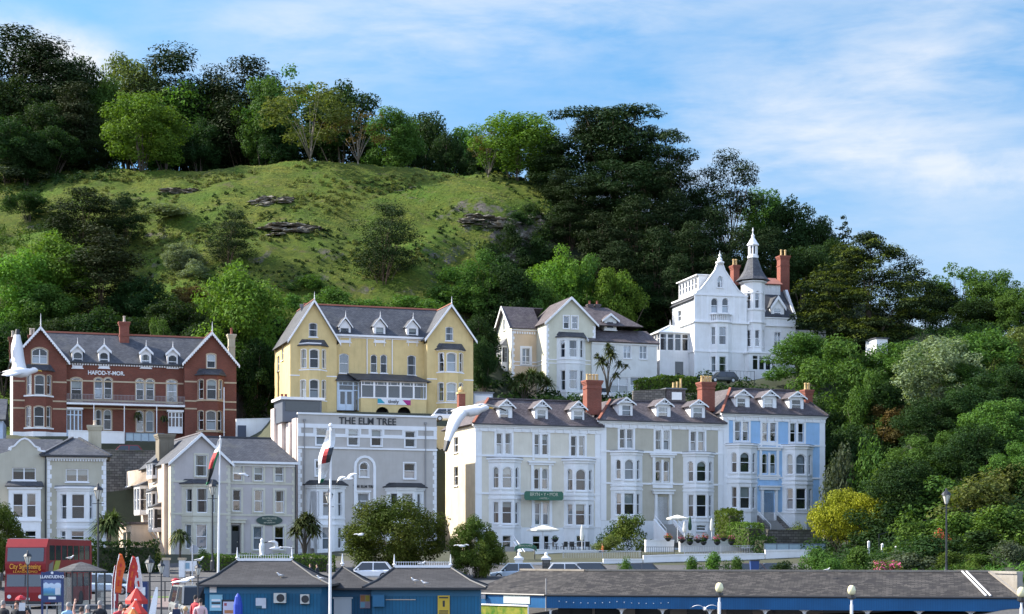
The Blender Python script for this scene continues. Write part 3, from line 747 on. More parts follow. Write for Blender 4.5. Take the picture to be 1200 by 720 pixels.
def pine_mesh(seed,w=.7,cb=.3,tiers=9,flat=.42,per=90,leaf=.034,umbrella=.0,gaps=.25):
 gaps *= .5; per = int(per * 3.3); leaf *= .8; tiers = int(tiers * 1.25)
 r = np.random.default_rng(seed); cs,rs,limbs = [],[],[]
 for t in range(tiers):
  f = t / (tiers - 1); z = cb + (1 - cb - .04) * f
  prof = min(1,.45 + f * 2.2) * (1 - f) ** .55 + .12 if not umbrella else (.55 + .45 * f if f < .8 else 1 - (f - .8) * 1.6)
  m = max(2,int(r.integers(4,7) * (prof + .25)))
  for _ in range(m):
   if r.random() < gaps: continue
   a = r.uniform(0,2 * math.pi); rad = w / 2 * prof * r.uniform(.35,1.05)
   c = (rad * math.cos(a),rad * math.sin(a),z + r.normal() * .02 + .04 * rad)
   cs.append(c); rs.append(.135 * r.uniform(.7,1.35) * (w / .7)); limbs.append((c[0],c[1],c[2] - .02,max(.2,min(.95,z - .08))))
 cs.append((0,0,.955)); rs.append(.07)
 cs = np.array(cs); rs = np.array(rs)
 return clump_leaves(cs,rs,per,leaf,r,flat,.9,.34),cs,limbs
def conifer_mesh(seed,w=.5,cb=.08,tiers=17,per=26,leaf=.04,droop=.25):
 r = np.random.default_rng(seed); cs,rs = [],[]
 for t in range(tiers):
  f = t / (tiers - 1); z = cb + (.98 - cb) * f; rad = w / 2 * (1 - f) ** .8 + .01
  m = max(1,int(10 * (1 - f) + 2))
  for k in range(m):
   a = 2 * math.pi * (k + r.uniform(0,.8)) / m
   for q in (1.0,.55):
    rr = rad * q * r.uniform(.72,1.15); cs.append((rr * math.cos(a),rr * math.sin(a),z - droop * rr * .5 + r.normal() * .012)); rs.append(max(.034,.075 * (1 - f * .6) * (w / .5)))
 cs = np.array(cs); rs = np.array(rs)
 return clump_leaves(cs,rs,per,leaf,r,.45,.6,.36),cs

TREES = {}
def variant(kind):
 """a few shapes of each kind, shared by every tree of that kind"""
 if kind in TREES: return TREES[kind]
 out = []
 def lim(cs,seed,k=9,lo=.25):
  q = random.Random(seed); z = [c for c in cs]; q.shuffle(z)
  return [(c[0] * .85,c[1] * .85,c[2],max(lo,min(.8,c[2] - .28))) for c in z[:k]]
 spec = LEAFSPEC.get(kind,kind)
 if kind in ('bright','mid','olive','dark','silver','yellow','grey','rust'):
  for s in range(3):
   seed = 11 * s + sum(map(ord,kind))
   q,cs = broadleaf_mesh(seed,w=.78,cb=.16,n=66 + 8 * s,per=230,leaf=.025)
   out.append((trunk_mesh('trunk',.82,.020,lim(cs,seed),BARK,.02,seed),raw_mesh('crown',q,[LEAF[kind]])))
 elif kind == 'airy':
  for s in range(2):
   q,cs = broadleaf_mesh(70 + s,w=.80,cb=.26,n=64,per=80,leaf=.025,lump=.11,fill=.35)
   out.append((trunk_mesh('trunk',.86,.017,lim(cs,s,9,.5),BARKP,.03,s),raw_mesh('crown',q,[LEAF['olive']])))
 elif kind == 'airymid':
  for s in range(2):
   q,cs = broadleaf_mesh(80 + s,w=.80,cb=.24,n=62,per=95,leaf=.025,lump=.11,fill=.35)
   out.append((trunk_mesh('trunk',.86,.017,lim(cs,s,20),BARK,.03,s),raw_mesh('crown',q,[LEAF['mid']])))
 elif kind == 'bare':
  for s in range(2):
   q,cs = broadleaf_mesh(90 + s,w=.8,cb=.35,n=60,per=26,leaf=.022,lump=.09,fill=.3)
   out.append((trunk_mesh('trunk',.92,.016,lim(cs,s,12,.5),BARKP,.035,s),raw_mesh('crown',q,[LEAF['rust']])))
 elif kind == 'pine':
  for s in range(4):
   q,cs,lb = pine_mesh(100 + s,w=.62,cb=.16,tiers=11,gaps=.2)
   out.append((trunk_mesh('trunk',.95,.017,lb[::2],BARKR,.012,s),raw_mesh('crown',q,[LEAF['pine']])))
 elif kind == 'scots':
  for s in range(4):
   q,cs,lb = pine_mesh(120 + s,w=.62,cb=.46,tiers=7,umbrella=1,gaps=.12,per=105,flat=.36)
   out.append((trunk_mesh('trunk',.93,.015,lb,BARKR,.018,s),raw_mesh('crown',q,[LEAF['pine']])))
 elif kind == 'openpine':
  q,cs,lb = pine_mesh(139,w=.72,cb=.40,tiers=7,gaps=.3,per=80,flat=.32)
  out.append((trunk_mesh('trunk',.95,.014,lb,BARKR,.02,3),raw_mesh('crown',q,[LEAF['pine']])))
 elif kind == 'hillpine':
  for s in range(2):
   q,cs,lb = pine_mesh(150 + s,w=.72,cb=.12,tiers=12,gaps=.12,per=80,flat=.4,leaf=.03)
   out.append((trunk_mesh('trunk',.95,.014,lb[::2],BARKR,.012,s),raw_mesh('crown',q,[LEAF['pine']])))
 elif kind == 'conifer':
  for s in range(2):
   q,cs = conifer_mesh(160 + s); out.append((trunk_mesh('trunk',.95,.014,[],BARKR,.004,s),raw_mesh('crown',q,[LEAF['pine']])))
 elif kind == 'dull':
  for s in range(2):
   q,cs,lb = pine_mesh(170 + s,w=.55,cb=.05,tiers=13,gaps=.08,per=75)
   out.append((trunk_mesh('trunk',.95,.014,lb[::3],BARKR,.01,s),raw_mesh('crown',q,[LEAF['brown']])))
 elif kind == 'cedar':
  r = np.random.default_rng(9); cs,rs,lb = [],[],[]
  for t in range(11):
   f = t / 10; z = .08 + .86 * f; ext = .66 * (1 - f ** 2.8) + .10
   for k in range(int(54 * (1 - f) + 22)):
    a = r.uniform(0,2 * math.pi); rad = ext * r.uniform(.05,1.0) ** .6
    cs.append((rad * math.cos(a) * 1.0,rad * math.sin(a) * .8,z + r.normal() * .008 - .05 * (rad / ext) + .03 * math.sin(a * 3 + t * 2))); rs.append(r.uniform(.07,.125))
   for k in range(1): lb.append((*(np.array(cs[-1 - k]) * (.6,.6,1)),max(.1,z - .05)))
  cs = np.array(cs); rs = np.array(rs)
  dark = clump_leaves(cs,rs,95,.024,r,.17,.9,.4,.3)
  tips = cs + np.array([0,0,.028]); keep = np.hypot(cs[:,0],cs[:,1]) > .12
  gold = clump_leaves(tips[keep],rs[keep] * .95,60,.022,r,.12,1.9,.4,.3)
  q = np.concatenate([dark,gold]); mi = np.concatenate([np.zeros(len(dark)),np.ones(len(gold))])
  out.append((trunk_mesh('trunk',.9,.03,lb,BARK,.008,1),raw_mesh('crown',q,[LEAF['pine'],LEAF['gold']],mi)))
 elif kind == 'roundtree':
  for s in range(2):
   q,cs = broadleaf_mesh(200 + s,w=1.22 if s == 0 else .95,cb=.10,n=130,per=300,leaf=.024,lump=.12,fill=.42)
   out.append((trunk_mesh('trunk',.6,.022,lim(cs,s,8),BARK,.01,s),raw_mesh('crown',q,[LEAF['round']])))
 elif kind == 'maple':
  q,cs = broadleaf_mesh(222,w=1.75,cb=.28,n=140,per=110,leaf=.036,lump=.10,fill=.4,flat=.6)
  out.append((trunk_mesh('trunk',.6,.03,lim(cs,2,16),BARK,.03,2),raw_mesh('crown',q,[LEAF['yellow']])))
 elif kind.startswith('bush_'):
  col = kind[5:]
  for s in range(3):
   r = np.random.default_rng(300 + s + len(col) * 7 + ord(col[0])); cs,rs = [],[]
   for _ in range(30):
    a = r.uniform(0,2 * math.pi); e = r.uniform(0,1) ** .7 * math.pi / 2; k = r.uniform(.5,1.0)
    cs.append((.62 * k * math.cos(a) * math.cos(e),.55 * k * math.sin(a) * math.cos(e),.1 + .74 * k * math.sin(e))); rs.append(r.uniform(.12,.24))
   q = clump_leaves(np.array(cs),np.array(rs),110,.05,r,.85,.6)
   mats,mi = [LEAF[col]],None
   out.append((None,raw_mesh('foliage',q,mats,mi)))
 elif kind.startswith('flower_'):
  col = kind[7:]
  for s in range(2):
   r = np.random.default_rng(400 + s); cs,rs = [],[]
   for _ in range(26):
    a = r.uniform(0,2 * math.pi); e = r.uniform(0,1) * math.pi / 2; k = r.uniform(.5,1.0)
    cs.append((.6 * k * math.cos(a) * math.cos(e),.55 * k * math.sin(a) * math.cos(e),.1 + .72 * k * math.sin(e))); rs.append(r.uniform(.12,.22))
   g = clump_leaves(np.array(cs),np.array(rs),60,.07,r,.85,.6); cs = np.array(cs)
   o = np.argsort(cs[:,1])[:14]
   f = clump_leaves(cs[o] * 1.04,np.array(rs)[o],22,.075,r,.85,.6)
   out.append((None,raw_mesh('foliage',np.concatenate([g,f]),[LEAF['olive'],LEAF[col]],np.concatenate([np.zeros(len(g)),np.ones(len(f))]))))
 TREES[kind] = out; return out

NAME = {'pine': 'pine_tree','scots': 'scots_pine','openpine': 'scots_pine','hillpine': 'pine_tree','conifer': 'conifer_tree','dull': 'conifer_tree','cedar': 'cedar_tree',
  'bare': 'bare_tree','roundtree': 'clipped_tree','maple': 'maple_tree'}
trng = random.Random(77)
def tree(kind,px,ytop,wpx,label,yb=None,D=None,group=None,v=None,sink=.3,cat='tree',name=None):
 if D is None: D = D_at(px,yb)
 g = on_ground(px,D); k = FPX / D
 w_ = 1.2 if group == 'trees of the wood on the hilltop' else 1.0; ztop = ZC + (HOR - ytop) / k; h = max(1.0,ztop - g.z + sink); w = wpx * w_ / k
 vs = variant(kind); i = trng.randrange(len(vs)) if v is None else v % len(vs); tm,cm = vs[i]
 n = len(cm.vertices);
 if 'span' not in cm:
  co = np.empty(n * 3,np.float32); cm.vertices.foreach_get('co',co); co = co.reshape(-1,3)
  cm['span'] = float(np.percentile(co[:,0],98.5) - np.percentile(co[:,0],1.5)); cm['top'] = float(np.percentile(co[:,2],99.5))
 sc = h / cm['top']; sx = w / cm['span']
 o = empty(name or NAME.get(kind,'bush' if tm is None else 'broadleaf_tree'),(g.x,g.y,g.z - sink),trng.uniform(-.5,.5) + trng.choice([0,math.pi]),label,cat,group)
 o.scale = (sx,sx,sc)
 if tm is not None:
  t = bpy.data.objects.new('trunk',tm); COL.objects.link(t); t.parent = o
  t.scale = (sc / sx * .9 + .1,sc / sx * .9 + .1,1)
 c = bpy.data.objects.new('crown' if tm is not None else 'foliage',cm); COL.objects.link(c); c.parent = o
 return o
def bush(col,px,ytop,wpx,label,yb=None,D=None,group=None,cat='bush',name=None,v=None):
 return tree(('flower_' if col in ('pink','red') else 'bush_') + col,px,ytop,wpx,label,yb=yb,D=D,group=group,cat=cat,name=name,v=v)

def blade_head(mb_pts,c,n,length,seed,droop=.6,width=.05,upbias=.3):
 r = np.random.default_rng(seed); out = []
 for _ in range(n):
  a = r.uniform(0,2 * math.pi); e = r.uniform(-.7,1.2); d = np.array([math.cos(a) * math.cos(e),math.sin(a) * math.cos(e),math.sin(e) + upbias])
  d /= np.linalg.norm(d); s = np.cross(d,[0,0,1.0]); s /= max(1e-6,np.linalg.norm(s)); l = length * r.uniform(.7,1.1)
  p0 = np.array(c); w = width
  p1 = p0 + d * l * .55; p2 = p0 + d * l + np.array([0,0,-droop * l * r.uniform(.3,.9)])
  out.append([p0 - s * w * .4,p0 + s * w * .4,p1 + s * w,p1 - s * w]); out.append([p1 - s * w,p1 + s * w,p2 + s * w * .15,p2 - s * w * .15])
 return out
def cordyline(px,yb,D,heads,label,name='cabbage_palm',cat='palm',z=None,blade=.95,nb=190,root_px=None,droop=.6,width=.085,group=None,trunk_r=.10):
 """palm-like tree: heads are photo points of leaf rosettes with a size factor"""
 g = P(px,yb,D); g.z -= .2
 o = empty(name,g,0,label,cat,group)
 mb = MB(); q = []
 for i,(hx,hy,s) in enumerate(heads):
  h = P(hx,hy,D + rng.uniform(-.6,.6)) - g
  f = Vector((h.x * .25,h.y * .25,h.z * .5))
  mb.tube([(0,0,0),f,h],[trunk_r,trunk_r * .75,trunk_r * .5],7)
  q += blade_head(None,h,int(nb * s * 1.4),blade * s * 1.35,i + int(px),droop,width)
 mb.build('trunk',BARK,o,smooth=True,uv=False)
 c = bpy.data.objects.new('crown',raw_mesh('crown',np.array(q),[LEAF['blade']])); COL.objects.link(c); c.parent = o
 return o
def hedge(label,path,h,w,col='hedge',leaf=.16,dens=110,name='hedge',cat='hedge',cap=None):
 """a clipped hedge along a ground path: leaf faces through its body, denser on the skin"""
 r = np.random.default_rng(len(path) + int(abs(path[0][0]) * 10)); Q,Nn = [],[]
 if cap is None: cap = h
 for a,b in zip(path[:-1],path[1:]):
  a,b = Vector(a),Vector(b); l = (b - a).length; d = (b - a).normalized(); s = Vector((-d.y,d.x,0)).normalized()
  m = int(l * (h * 2 + w) * dens)
  for _ in range(m):
   t = r.random(); f = r.random() * (2 * h + w); p = a.lerp(b,t)
   hh = h * (1 + .05 * math.sin(p.x * 2.3 + p.y)) ; j = r.normal() * .07
   if f < h: q = p + s * (-w / 2 + j) + Vector((0,0,f)); n = -s
   elif f < h + w: q = p + s * (f - h - w / 2) + Vector((0,0,hh + j)); n = Vector((0,0,1))
   else: q = p + s * (w / 2 + j) + Vector((0,0,f - h - w)); n = s
   if r.random() < .16 / max(.3,l * .3): e_ = r.integers(0,2); q = (b if e_ else a) + s * r.uniform(-w / 2,w / 2) + d * r.normal() * .06 + Vector((0,0,r.uniform(0,h))); n = d if e_ else -d
   Q.append(q); Nn.append(n)
 Nn = np.array(Nn) + r.normal(size=(len(Nn),3)) * .6
 me = raw_mesh(name,leaf_quads(np.array(Q),Nn,leaf,r),[LEAF[col]])
 mb = MB()
 o = bpy.data.objects.new(name,me); COL.objects.link(o)
 for a,b in zip(path[:-1],path[1:]): a,b = Vector(a),Vector(b); k = min(.3,.35 / (b - a).length); mb.bar(a.lerp(b,k) + Vector((0,0,h * .44)),b.lerp(a,k) + Vector((0,0,h * .44)),w * .66,h * .78)
 c = mb.build('branches',SOIL,o)
 return tag(o,label,cat)
# ------------------------------------------------------------------ the terrace of three tall houses
def off(ox,oy,s): return lambda x,y: (ox + x / s,oy + y / s)
def rects(c,x0,y0,x1,y1): a = c(x0,y0); b = c(x1,y1); return (a[0],a[1],b[0],b[1])
def terrace_house(T_):
 rot = PL_TER[1]; c = T_['c']; W_ = T_['len']
 root = empty('terraced_house',T_['loc'],rot,T_['label'],'house','terrace of tall houses')
 F = Face(root,(0,0),(1,0)); body = T_['wall']
 ze = T_['eave']; dep = 10.5; zb = -3.0
 mb = MB()
 gz = F.at(*c(*T_['band1']))[1]        # foot of the painted wall, below it the white basement
 # top floor: pairs of sashes
 tops = []
 for (a,b) in T_['top']:
  for q in (a,b):
   tops.append(window(F,*rects(c,*q),parent=root,trim=None,sill=False,tw=.1))
 for q in T_['mid']: window(F,*rects(c,*q[:4]),parent=root,trim=None,sill=False,arch=q[4])
 for q in T_.get('base',[]): window(F,*rects(c,*q),parent=root,trim=None,sill=True,sillmat=TRIMW,bars='sash')
 if T_.get('door'):
  u0 = F.at(*c(T_['door'][0],T_['door'][3]))[0]; u1 = F.at(*c(T_['door'][2],T_['door'][3]))[0]
  z1 = F.at(*c(T_['door'][0],T_['door'][1]))[1]; z0 = F.at(*c(T_['door'][0],T_['door'][3]))[1]
  F.holes.append(opening(u0,u1,z0,z1))
  d = MB(); F.ring(d,opening(u0,u1,z0,z1),opening(u0,u1,z0,z1,0,.1),.1,.22); F.box(d,u0 + .1,u1 - .1,z0 + (z1 - z0) * .72,z0 + (z1 - z0) * .76,.1,.2)
  um = (u0 + u1) / 2
  for s in (-1,1): F.box(d,min(um + s * .03,um + s * .12),max(um + s * .03,um + s * .12),z0 + .1,z0 + (z1 - z0) * .72,.12,.2)
  F.box(d,u0 + .1,u1 - .1,z0 + .05,z0 + .75,.14,.2)
  dd = d.build('door',T_['doorm'],root)
  g = MB(); g.poly([F.pt(u,z,.21) for u,z in opening(u0,u1,z0,z1,0,.05)]); g.build('pane',GLASS,dd)
  h = MB(); h.lathe([(.02,0),(.05,.02),(.05,.05),(.02,.08)],F.pt(um + .15,z0 + 1.0,.1),8); h.build('handle',BLACKM,dd)
  p = MB()
  for u in (u0 - .38,u1 + .10): F.box(p,u,u + .28,z0,z1 + .3,-.3,.0)
  F.box(p,u0 - .6,u1 + .6,z1 + .3,z1 + .62,-.4,.0); F.box(p,u0 - .72,u1 + .72,z1 + .62,z1 + .78,-.52,.0)
  p.build('door_surround',WHITE,root)
 # front, with the white basement as its own sheet of wall
 holes = F.holes; up = [h for h in holes if min(p[1] for p in h) > gz - .3]; dn = [h for h in holes if h not in up]
 F.holes = up; lowcut = min([min(p[1] for p in h) for h in up] + [gz])
 F.wall(mb,[(0,lowcut - .02),(W_,lowcut - .02),(W_,ze),(0,ze)],0)
 F.holes = dn; F.wall(mb,[(0,zb),(W_,zb),(W_,lowcut - .022),(0,lowcut - .022)],2)
 # sides and back
 Lf = Face(root,(0,dep),(0,-1)); Rf = Face(root,(W_,0),(0,1)); Bf = Face(root,(W_,dep),(-1,0))
 for q in T_.get('left',[]): window(Lf,*rects(c,*q),parent=root,trim=None,sillmat=TRIMW)
 Lf.wall(mb,[(0,zb),(dep,zb),(dep,ze),(0,ze)],3); Rf.wall(mb,[(0,zb),(dep,zb),(dep,ze),(0,ze)],T_.get('rightm',3)); Bf.wall(mb,[(0,zb),(W_,zb),(W_,ze),(0,ze)],3)
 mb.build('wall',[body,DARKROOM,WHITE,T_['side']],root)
 # white dressings: pilasters, string courses, window frames in pairs
 t = MB()
 pw = T_.get('pw',.66)
 F.box(t,-.06,pw,lowcut,ze - .35,-.06,.03); F.box(t,W_ - pw,W_ + .02,lowcut,ze - .35,-.06,.03)
 F.box(t,-.1,W_ + .06,ze - .72,ze - .30,-.10,.03); F.box(t,-.22,W_ + .12,ze - .30,ze - .14,-.24,.03); F.box(t,-.4,W_ + .2,ze - .14,ze + .04,-.42,.03)
 k = int(W_ / .95)
 for i in range(k):
  u = .5 + (W_ - 1) * i / (k - 1); F.box(t,u - .09,u + .09,ze - .66,ze - .31,-.2,-.09)
 for y in T_['strings']:
  z = F.at(*c(T_['band1'][0],y))[1]; F.box(t,-.05,W_ + .03,z - .1,z + .1,-.11,.03)
 for (a,b) in T_['top']:
  r0 = rects(c,*a); r1 = rects(c,*b); ym = (r0[1] + r0[3]) / 2
  u0,u1 = F.at(r0[0],ym)[0],F.at(r0[2],ym)[0]; v0,v1 = F.at(r1[0],ym)[0],F.at(r1[2],ym)[0]
  zt = F.at(r0[0],min(r0[1],r1[1]))[1]; z_ = F.at(r0[0],max(r0[3],r1[3]))[1]
  F.box(t,u0 - .24,u0 - .004,z_ - .55,zt + .3,-.07,.03); F.box(t,v1 + .004,v1 + .24,z_ - .55,zt + .3,-.07,.03)
  F.box(t,u1 + .004,v0 - .004,z_ - .2,zt,-.055,.03); F.box(t,u0 - .004,v1 + .004,zt + .004,zt + .3,-.066,.03); F.box(t,u0 - .004,v1 + .004,z_ - .3,z_ - .004,-.12,.1)
  for uu in (u0 - .2,v1 + .2): F.box(t,uu - .12,uu + .12,zt + .32,ze - .74,-.13,.03)
 for i in range(0,len(T_['mid']),2):
  r0 = rects(c,*T_['mid'][i][:4]); r1 = rects(c,*T_['mid'][i + 1][:4]); ym = (r0[1] + r0[3]) / 2
  u0,u1 = F.at(r0[0],ym)[0],F.at(r0[2],ym)[0]; v0,v1 = F.at(r1[0],ym)[0],F.at(r1[2],ym)[0]
  zt = F.at(r0[0],r0[1])[1]; z_ = F.at(r0[0],r0[3])[1]
  F.box(t,u0 - .36,u0 - .05,z_ - .7,zt + .35,-.12,.03); F.box(t,v1 + .05,v1 + .36,z_ - .7,zt + .35,-.12,.03)
  F.box(t,u1 + .03,v0 - .03,z_ - .3,zt + .1,-.10,.03); F.box(t,u0 - .6,v1 + .6,zt + .35,zt + .6,-.16,.03); F.box(t,u0 - .75,v1 + .75,zt + .6,zt + .78,-.32,.03)
  F.box(t,u0 - .5,v1 + .5,z_ - .3,z_ - .1,-.16,.03)
  F.box(t,u0 - .045,v1 + .045,z_ - .7,z_ - .31,-.07,.03)
 t.build('trim',TRIMW,root)
 # two storeys of canted bay, twice
 for bi,B in enumerate(T_['bays']):
  fs,ln,pl = bay_faces(root,F,*[c(x,B['y'])[0] for x in B['plan']],1.05,c(0,B['y'])[1])
  zt = fs[1].at(*c(B['plan'][1],B['top']))[1]
  for q in B['win']:
   f = fs[q[0]]; window(f,*rects(c,*q[1:5]),parent=root,trim=None,sill=False,arch=q[5],fw=.07,curtain=q[6] if len(q) > 6 else None)
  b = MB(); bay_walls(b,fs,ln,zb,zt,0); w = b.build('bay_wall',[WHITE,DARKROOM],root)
  d = MB(); bay_band(d,F,pl,.12,zt,zt + .28); bay_band(d,F,pl,.32,zt + .281,zt + .46)
  for y in B['bands']:
   z = fs[1].at(*c(B['plan'][1],y))[1]; bay_band(d,F,pl,.10,z - .10,z + .10)
  for q in B['win']:
   f = fs[q[0]]; r_ = rects(c,*q[1:5]); ym = (r_[1] + r_[3]) / 2; u0,u1 = f.at(r_[0],ym)[0],f.at(r_[2],ym)[0]; zt_,z_ = f.at(r_[0],r_[1])[1],f.at(r_[0],r_[3])[1]
   f.box(d,u0 - .08,u1 + .08,z_ - .16,z_ - .01,-.12,.02)
  d.pieces('bay_moulding',TRIMW,w)
  q = MB(); bay_band(q,F,pl,.3,zt + .462,zt + .53); q.build('bay_roof',LEAD,w)
 # roof: steep front slope, hipped ends, flat behind
 zr = F.off(3.4).at(*c(*T_['ridge']))[1]; e = .42
 r = MB(); rb = 3.4; hl = 2.6
 A = [(-e,-e,ze + .05),(W_ + e * .6,-e,ze + .05),(W_ + e * .6,dep + e,ze + .05),(-e,dep + e,ze + .05)]
 Tt = [(hl,rb,zr),(W_ - hl * .8,rb,zr),(W_ - hl * .8,dep - rb,zr),(hl,dep - rb,zr)]
 r.slab([A[0],A[1],Tt[1],Tt[0]],.12); r.slab([A[1],A[2],Tt[2],Tt[1]],.12); r.slab([A[2],A[3],Tt[3],Tt[2]],.12); r.slab([A[3],A[0],Tt[0],Tt[3]],.12); r.poly([Vector(p) - Vector((0,0,.03)) for p in Tt])
 rf = r.build('roof',T_['roof'],root)
 hp = MB(); hp.bar(Vector(A[0]) + Vector((0,0,.08)),Vector(Tt[0]) + Vector((0,0,.08)),.26,.16); hp.build('hip_tiles',REDTILE,rf)
 hp = MB(); hp.bar(Vector(Tt[0]) + Vector((0,0,.05)),Vector(Tt[1]) + Vector((0,0,.05)),.3,.16); hp.bar(Vector(A[1]) + Vector((0,0,.06)),Vector(Tt[1]) + Vector((0,0,.06)),.24,.14); hp.build('ridge',SLATEP,rf)
 g = MB(); F.box(g,-e - .05,W_ + e * .6,ze - .03,ze + .09,-e - .14,-e + .01); g.build('gutter',BLACKM,rf)
 for (x,y,w,h,q) in T_['dorm']:
  p = c(x,y); wr = rects(c,*q)
  dormer(root,F,p[0],p[1],wr,w / 3.6,.55,3.0,T_['roof'],TRIMW,TRIMW,fin=0,truss=True,over=.3,bh=.16,bars='sash',frontf=.32)
 return root,F
T1 = off(520,450,3.6); T2 = off(690,440,3.6); T3 = off(830,440,3.6)
o_ = PL_TER[0]; ca,sa = math.cos(PL_TER[1]),math.sin(PL_TER[1])
def along(t): return Vector((o_.x + t * ca,o_.y + t * sa,o_.z))
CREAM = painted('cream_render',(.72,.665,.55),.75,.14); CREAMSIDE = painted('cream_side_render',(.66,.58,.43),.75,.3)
TAN = painted('tan_render',(.50,.46,.365),.75,.14); BLUEW = painted('sky_blue_render',(.33,.53,.76),.7,.14)
BLUEDOOR = plain('pale_door_paint',(.62,.68,.72),.4); BLACKDOOR = plain('black_door_paint',(.03,.035,.04),.3)
H1,F1 = terrace_house(dict(c=T1,loc=along(0),len=14.27,eave=13.35,label='cream terraced house, left of the three tall ones, with a green name board',wall=CREAM,side=CREAMSIDE,roof=SLATEP,doorm=BLUEDOOR,
 band1=(160,604),ridge=(400,70),strings=(302,462),
 top=[((222,208,247,297),(259,208,285,297)),((382,213,404,300),(415,213,440,300)),((536,220,560,305),(570,220,594,305))],
 mid=[(381,357,404,445,.5),(414,357,440,445,.5),(384,503,407,595,0),(418,503,443,595,0)],
 base=[(375,640,408,700),(422,640,446,700)],
 left=[(43,225,60,290),(43,350,60,430)],
 bays=[dict(plan=(190,243,297,325),y=400,top=330,bands=(463,482,603),win=[(0,207,350,231,440,.3),(1,248,350,289,440,.3),(2,303,352,317,440,.3),(0,207,497,231,588,0),(1,247,497,288,590,0),(2,302,500,316,590,0),(1,248,640,285,690,0)]),
    dict(plan=(507,553,607,634),y=405,top=335,bands=(468,487,605),win=[(0,520,358,543,450,.3),(1,558,360,600,450,.3),(2,613,362,626,450,.3),(0,520,507,543,595,0),(1,557,507,598,597,0),(2,612,509,625,597,0),(1,560,640,597,690,0)])],
 dorm=[(262,65,78,0,(237,105,275,150)),(412,68,78,0,(394,108,432,155)),(565,72,78,0,(548,113,588,158))]))
H2,F2 = terrace_house(dict(c=T2,loc=along(14.29),len=14.8,eave=14.1,label='tan terraced house in the middle of the three tall ones, above a flower-hung wall',wall=TAN,side=WHITE,roof=SLATEP,doorm=BLACKDOOR,
 band1=(75,612),ridge=(300,112),strings=(320,455),
 top=[((130,227,153,308),(160,227,186,308)),((281,232,305,315),(315,232,340,315)),((429,237,452,320),(461,237,487,320))],
 mid=[(281,360,304,448,.5),(315,360,340,450,.5)],door=(289,513,333,628),
 bays=[dict(plan=(93,147,197,226),y=395,top=335,bands=(463,480,608),win=[(0,113,355,135,438,.3),(1,152,355,190,440,.3),(2,203,357,216,440,.3),(0,113,497,137,588,0),(1,150,497,192,588,0),(2,203,500,217,588,0)]),
    dict(plan=(398,450,502,527),y=400,top=342,bands=(470,487,614),win=[(0,417,362,441,448,.3),(1,456,362,496,448,.3),(2,508,364,520,448,.3),(0,417,503,441,597,0),(1,455,503,497,597,0),(2,507,505,520,597,0),(1,455,632,495,655,0)])],
 dorm=[(155,92,82,0,(140,126,178,170)),(315,97,82,0,(293,134,333,178)),(460,102,82,0,(440,136,480,180))]))
H3,F3 = terrace_house(dict(c=T3,loc=along(29.11),len=12.85,eave=15.3,label='sky blue terraced house at the right end of the tall row',wall=BLUEW,side=WHITE,roof=SLATEP,doorm=BLUEDOOR,
 band1=(60,575),ridge=(250,62),strings=(288,428),
 top=[((112,195,137,277),(145,195,170,277)),((227,200,251,280),(261,200,286,280)),((345,202,369,283),(379,202,403,283))],
 mid=[(227,330,251,415,.4),(261,330,285,415,.4)],door=(233,495,276,612),
 bays=[dict(plan=(77,130,180,207),y=370,top=305,bands=(432,450,572),win=[(0,97,325,120,410,.3),(1,135,325,175,410,.3),(2,187,327,199,410,.3),(0,97,470,120,558,0),(1,135,470,176,562,0),(2,187,472,199,562,0)]),
    dict(plan=(312,366,416,441),y=375,top=310,bands=(440,457,578),win=[(0,330,332,357,418,.3),(1,371,332,411,418,.3),(2,424,334,435,418,.3),(0,330,477,358,565,0),(1,371,477,413,565,0),(2,424,479,436,565,0)])],
 dorm=[(145,60,80,0,(122,96,158,136)),(258,62,80,0,(236,98,274,143)),(372,68,80,0,(352,102,392,147))]))
def house_chimney(root,F,x0,x1,yt,yb,dy,pots,potm,ph=1.0,wy=1.2,name='chimney',m=None):
 G = F.off(dy); a = G.at(x0,yt); b = G.at(x1,yt); zb = G.at(x0,yb)[1]
 return chimney(root,(a[0] + b[0]) / 2,dy,zb - .6,a[1],b[0] - a[0],wy,m or CHIMBRICK,[ph] * pots,potm,band=.75,name=name)
house_chimney(H2,F2,685.5,702.5,446,480,2.2,4,POTBUFF,.72)
house_chimney(H3,F3,820,835,448,476,2.6,4,POTBUFF,.72)
house_chimney(H3,F3,941.5,950,457,474,2.0,2,POTBUFF,.8,.9)
# green name boards
DKGREEN = plain('sign_green',(.012,.115,.062),.4); GOLD = plain('sign_gold',(.55,.55,.42),.5); CHAR = plain('sign_charcoal',(.02,.022,.025),.5)
def oncl(F,x0,y0,x1,y1,dep=0.0):
 G = F.off(dep); a = G.at(x0,(y0 + y1) / 2)[0]; b = G.at(x1,(y0 + y1) / 2)[0]; z1 = G.at((x0 + x1) / 2,y0)[1]; z0 = G.at((x0 + x1) / 2,y1)[1]; return a,b,z0,z1
u0,u1,z0,z1 = oncl(F1,614.5,576,660,586.5,-1.25)
F1.n3 = F1.n_vec()
sg = empty('hotel_sign',H1.matrix_basis @ F1.pt((u0 + u1) / 2,(z0 + z1) / 2,-1.25),PL_TER[1],'green board with pale lettering across the front of the cream terraced house','sign')
w_,h_ = (u1 - u0) / 2,(z1 - z0) / 2
mb = MB(); mb.prism([(x,-.05,z) for x,z in ((-w_ + .15,-h_),(w_ - .15,-h_),(w_,-h_ + .2),(w_,h_ - .2),(w_ - .15,h_),(-w_ + .15,h_),(-w_,h_ - .2),(-w_,-h_ + .2))],(0,.1,0)); mb.build('board',DKGREEN,sg)
mb = MB()
for x in (-w_ * .7,w_ * .7): mb.bar((x,.05,0),(x,1.24,0),.06)
mb.build('bracket',BLACKM,sg)
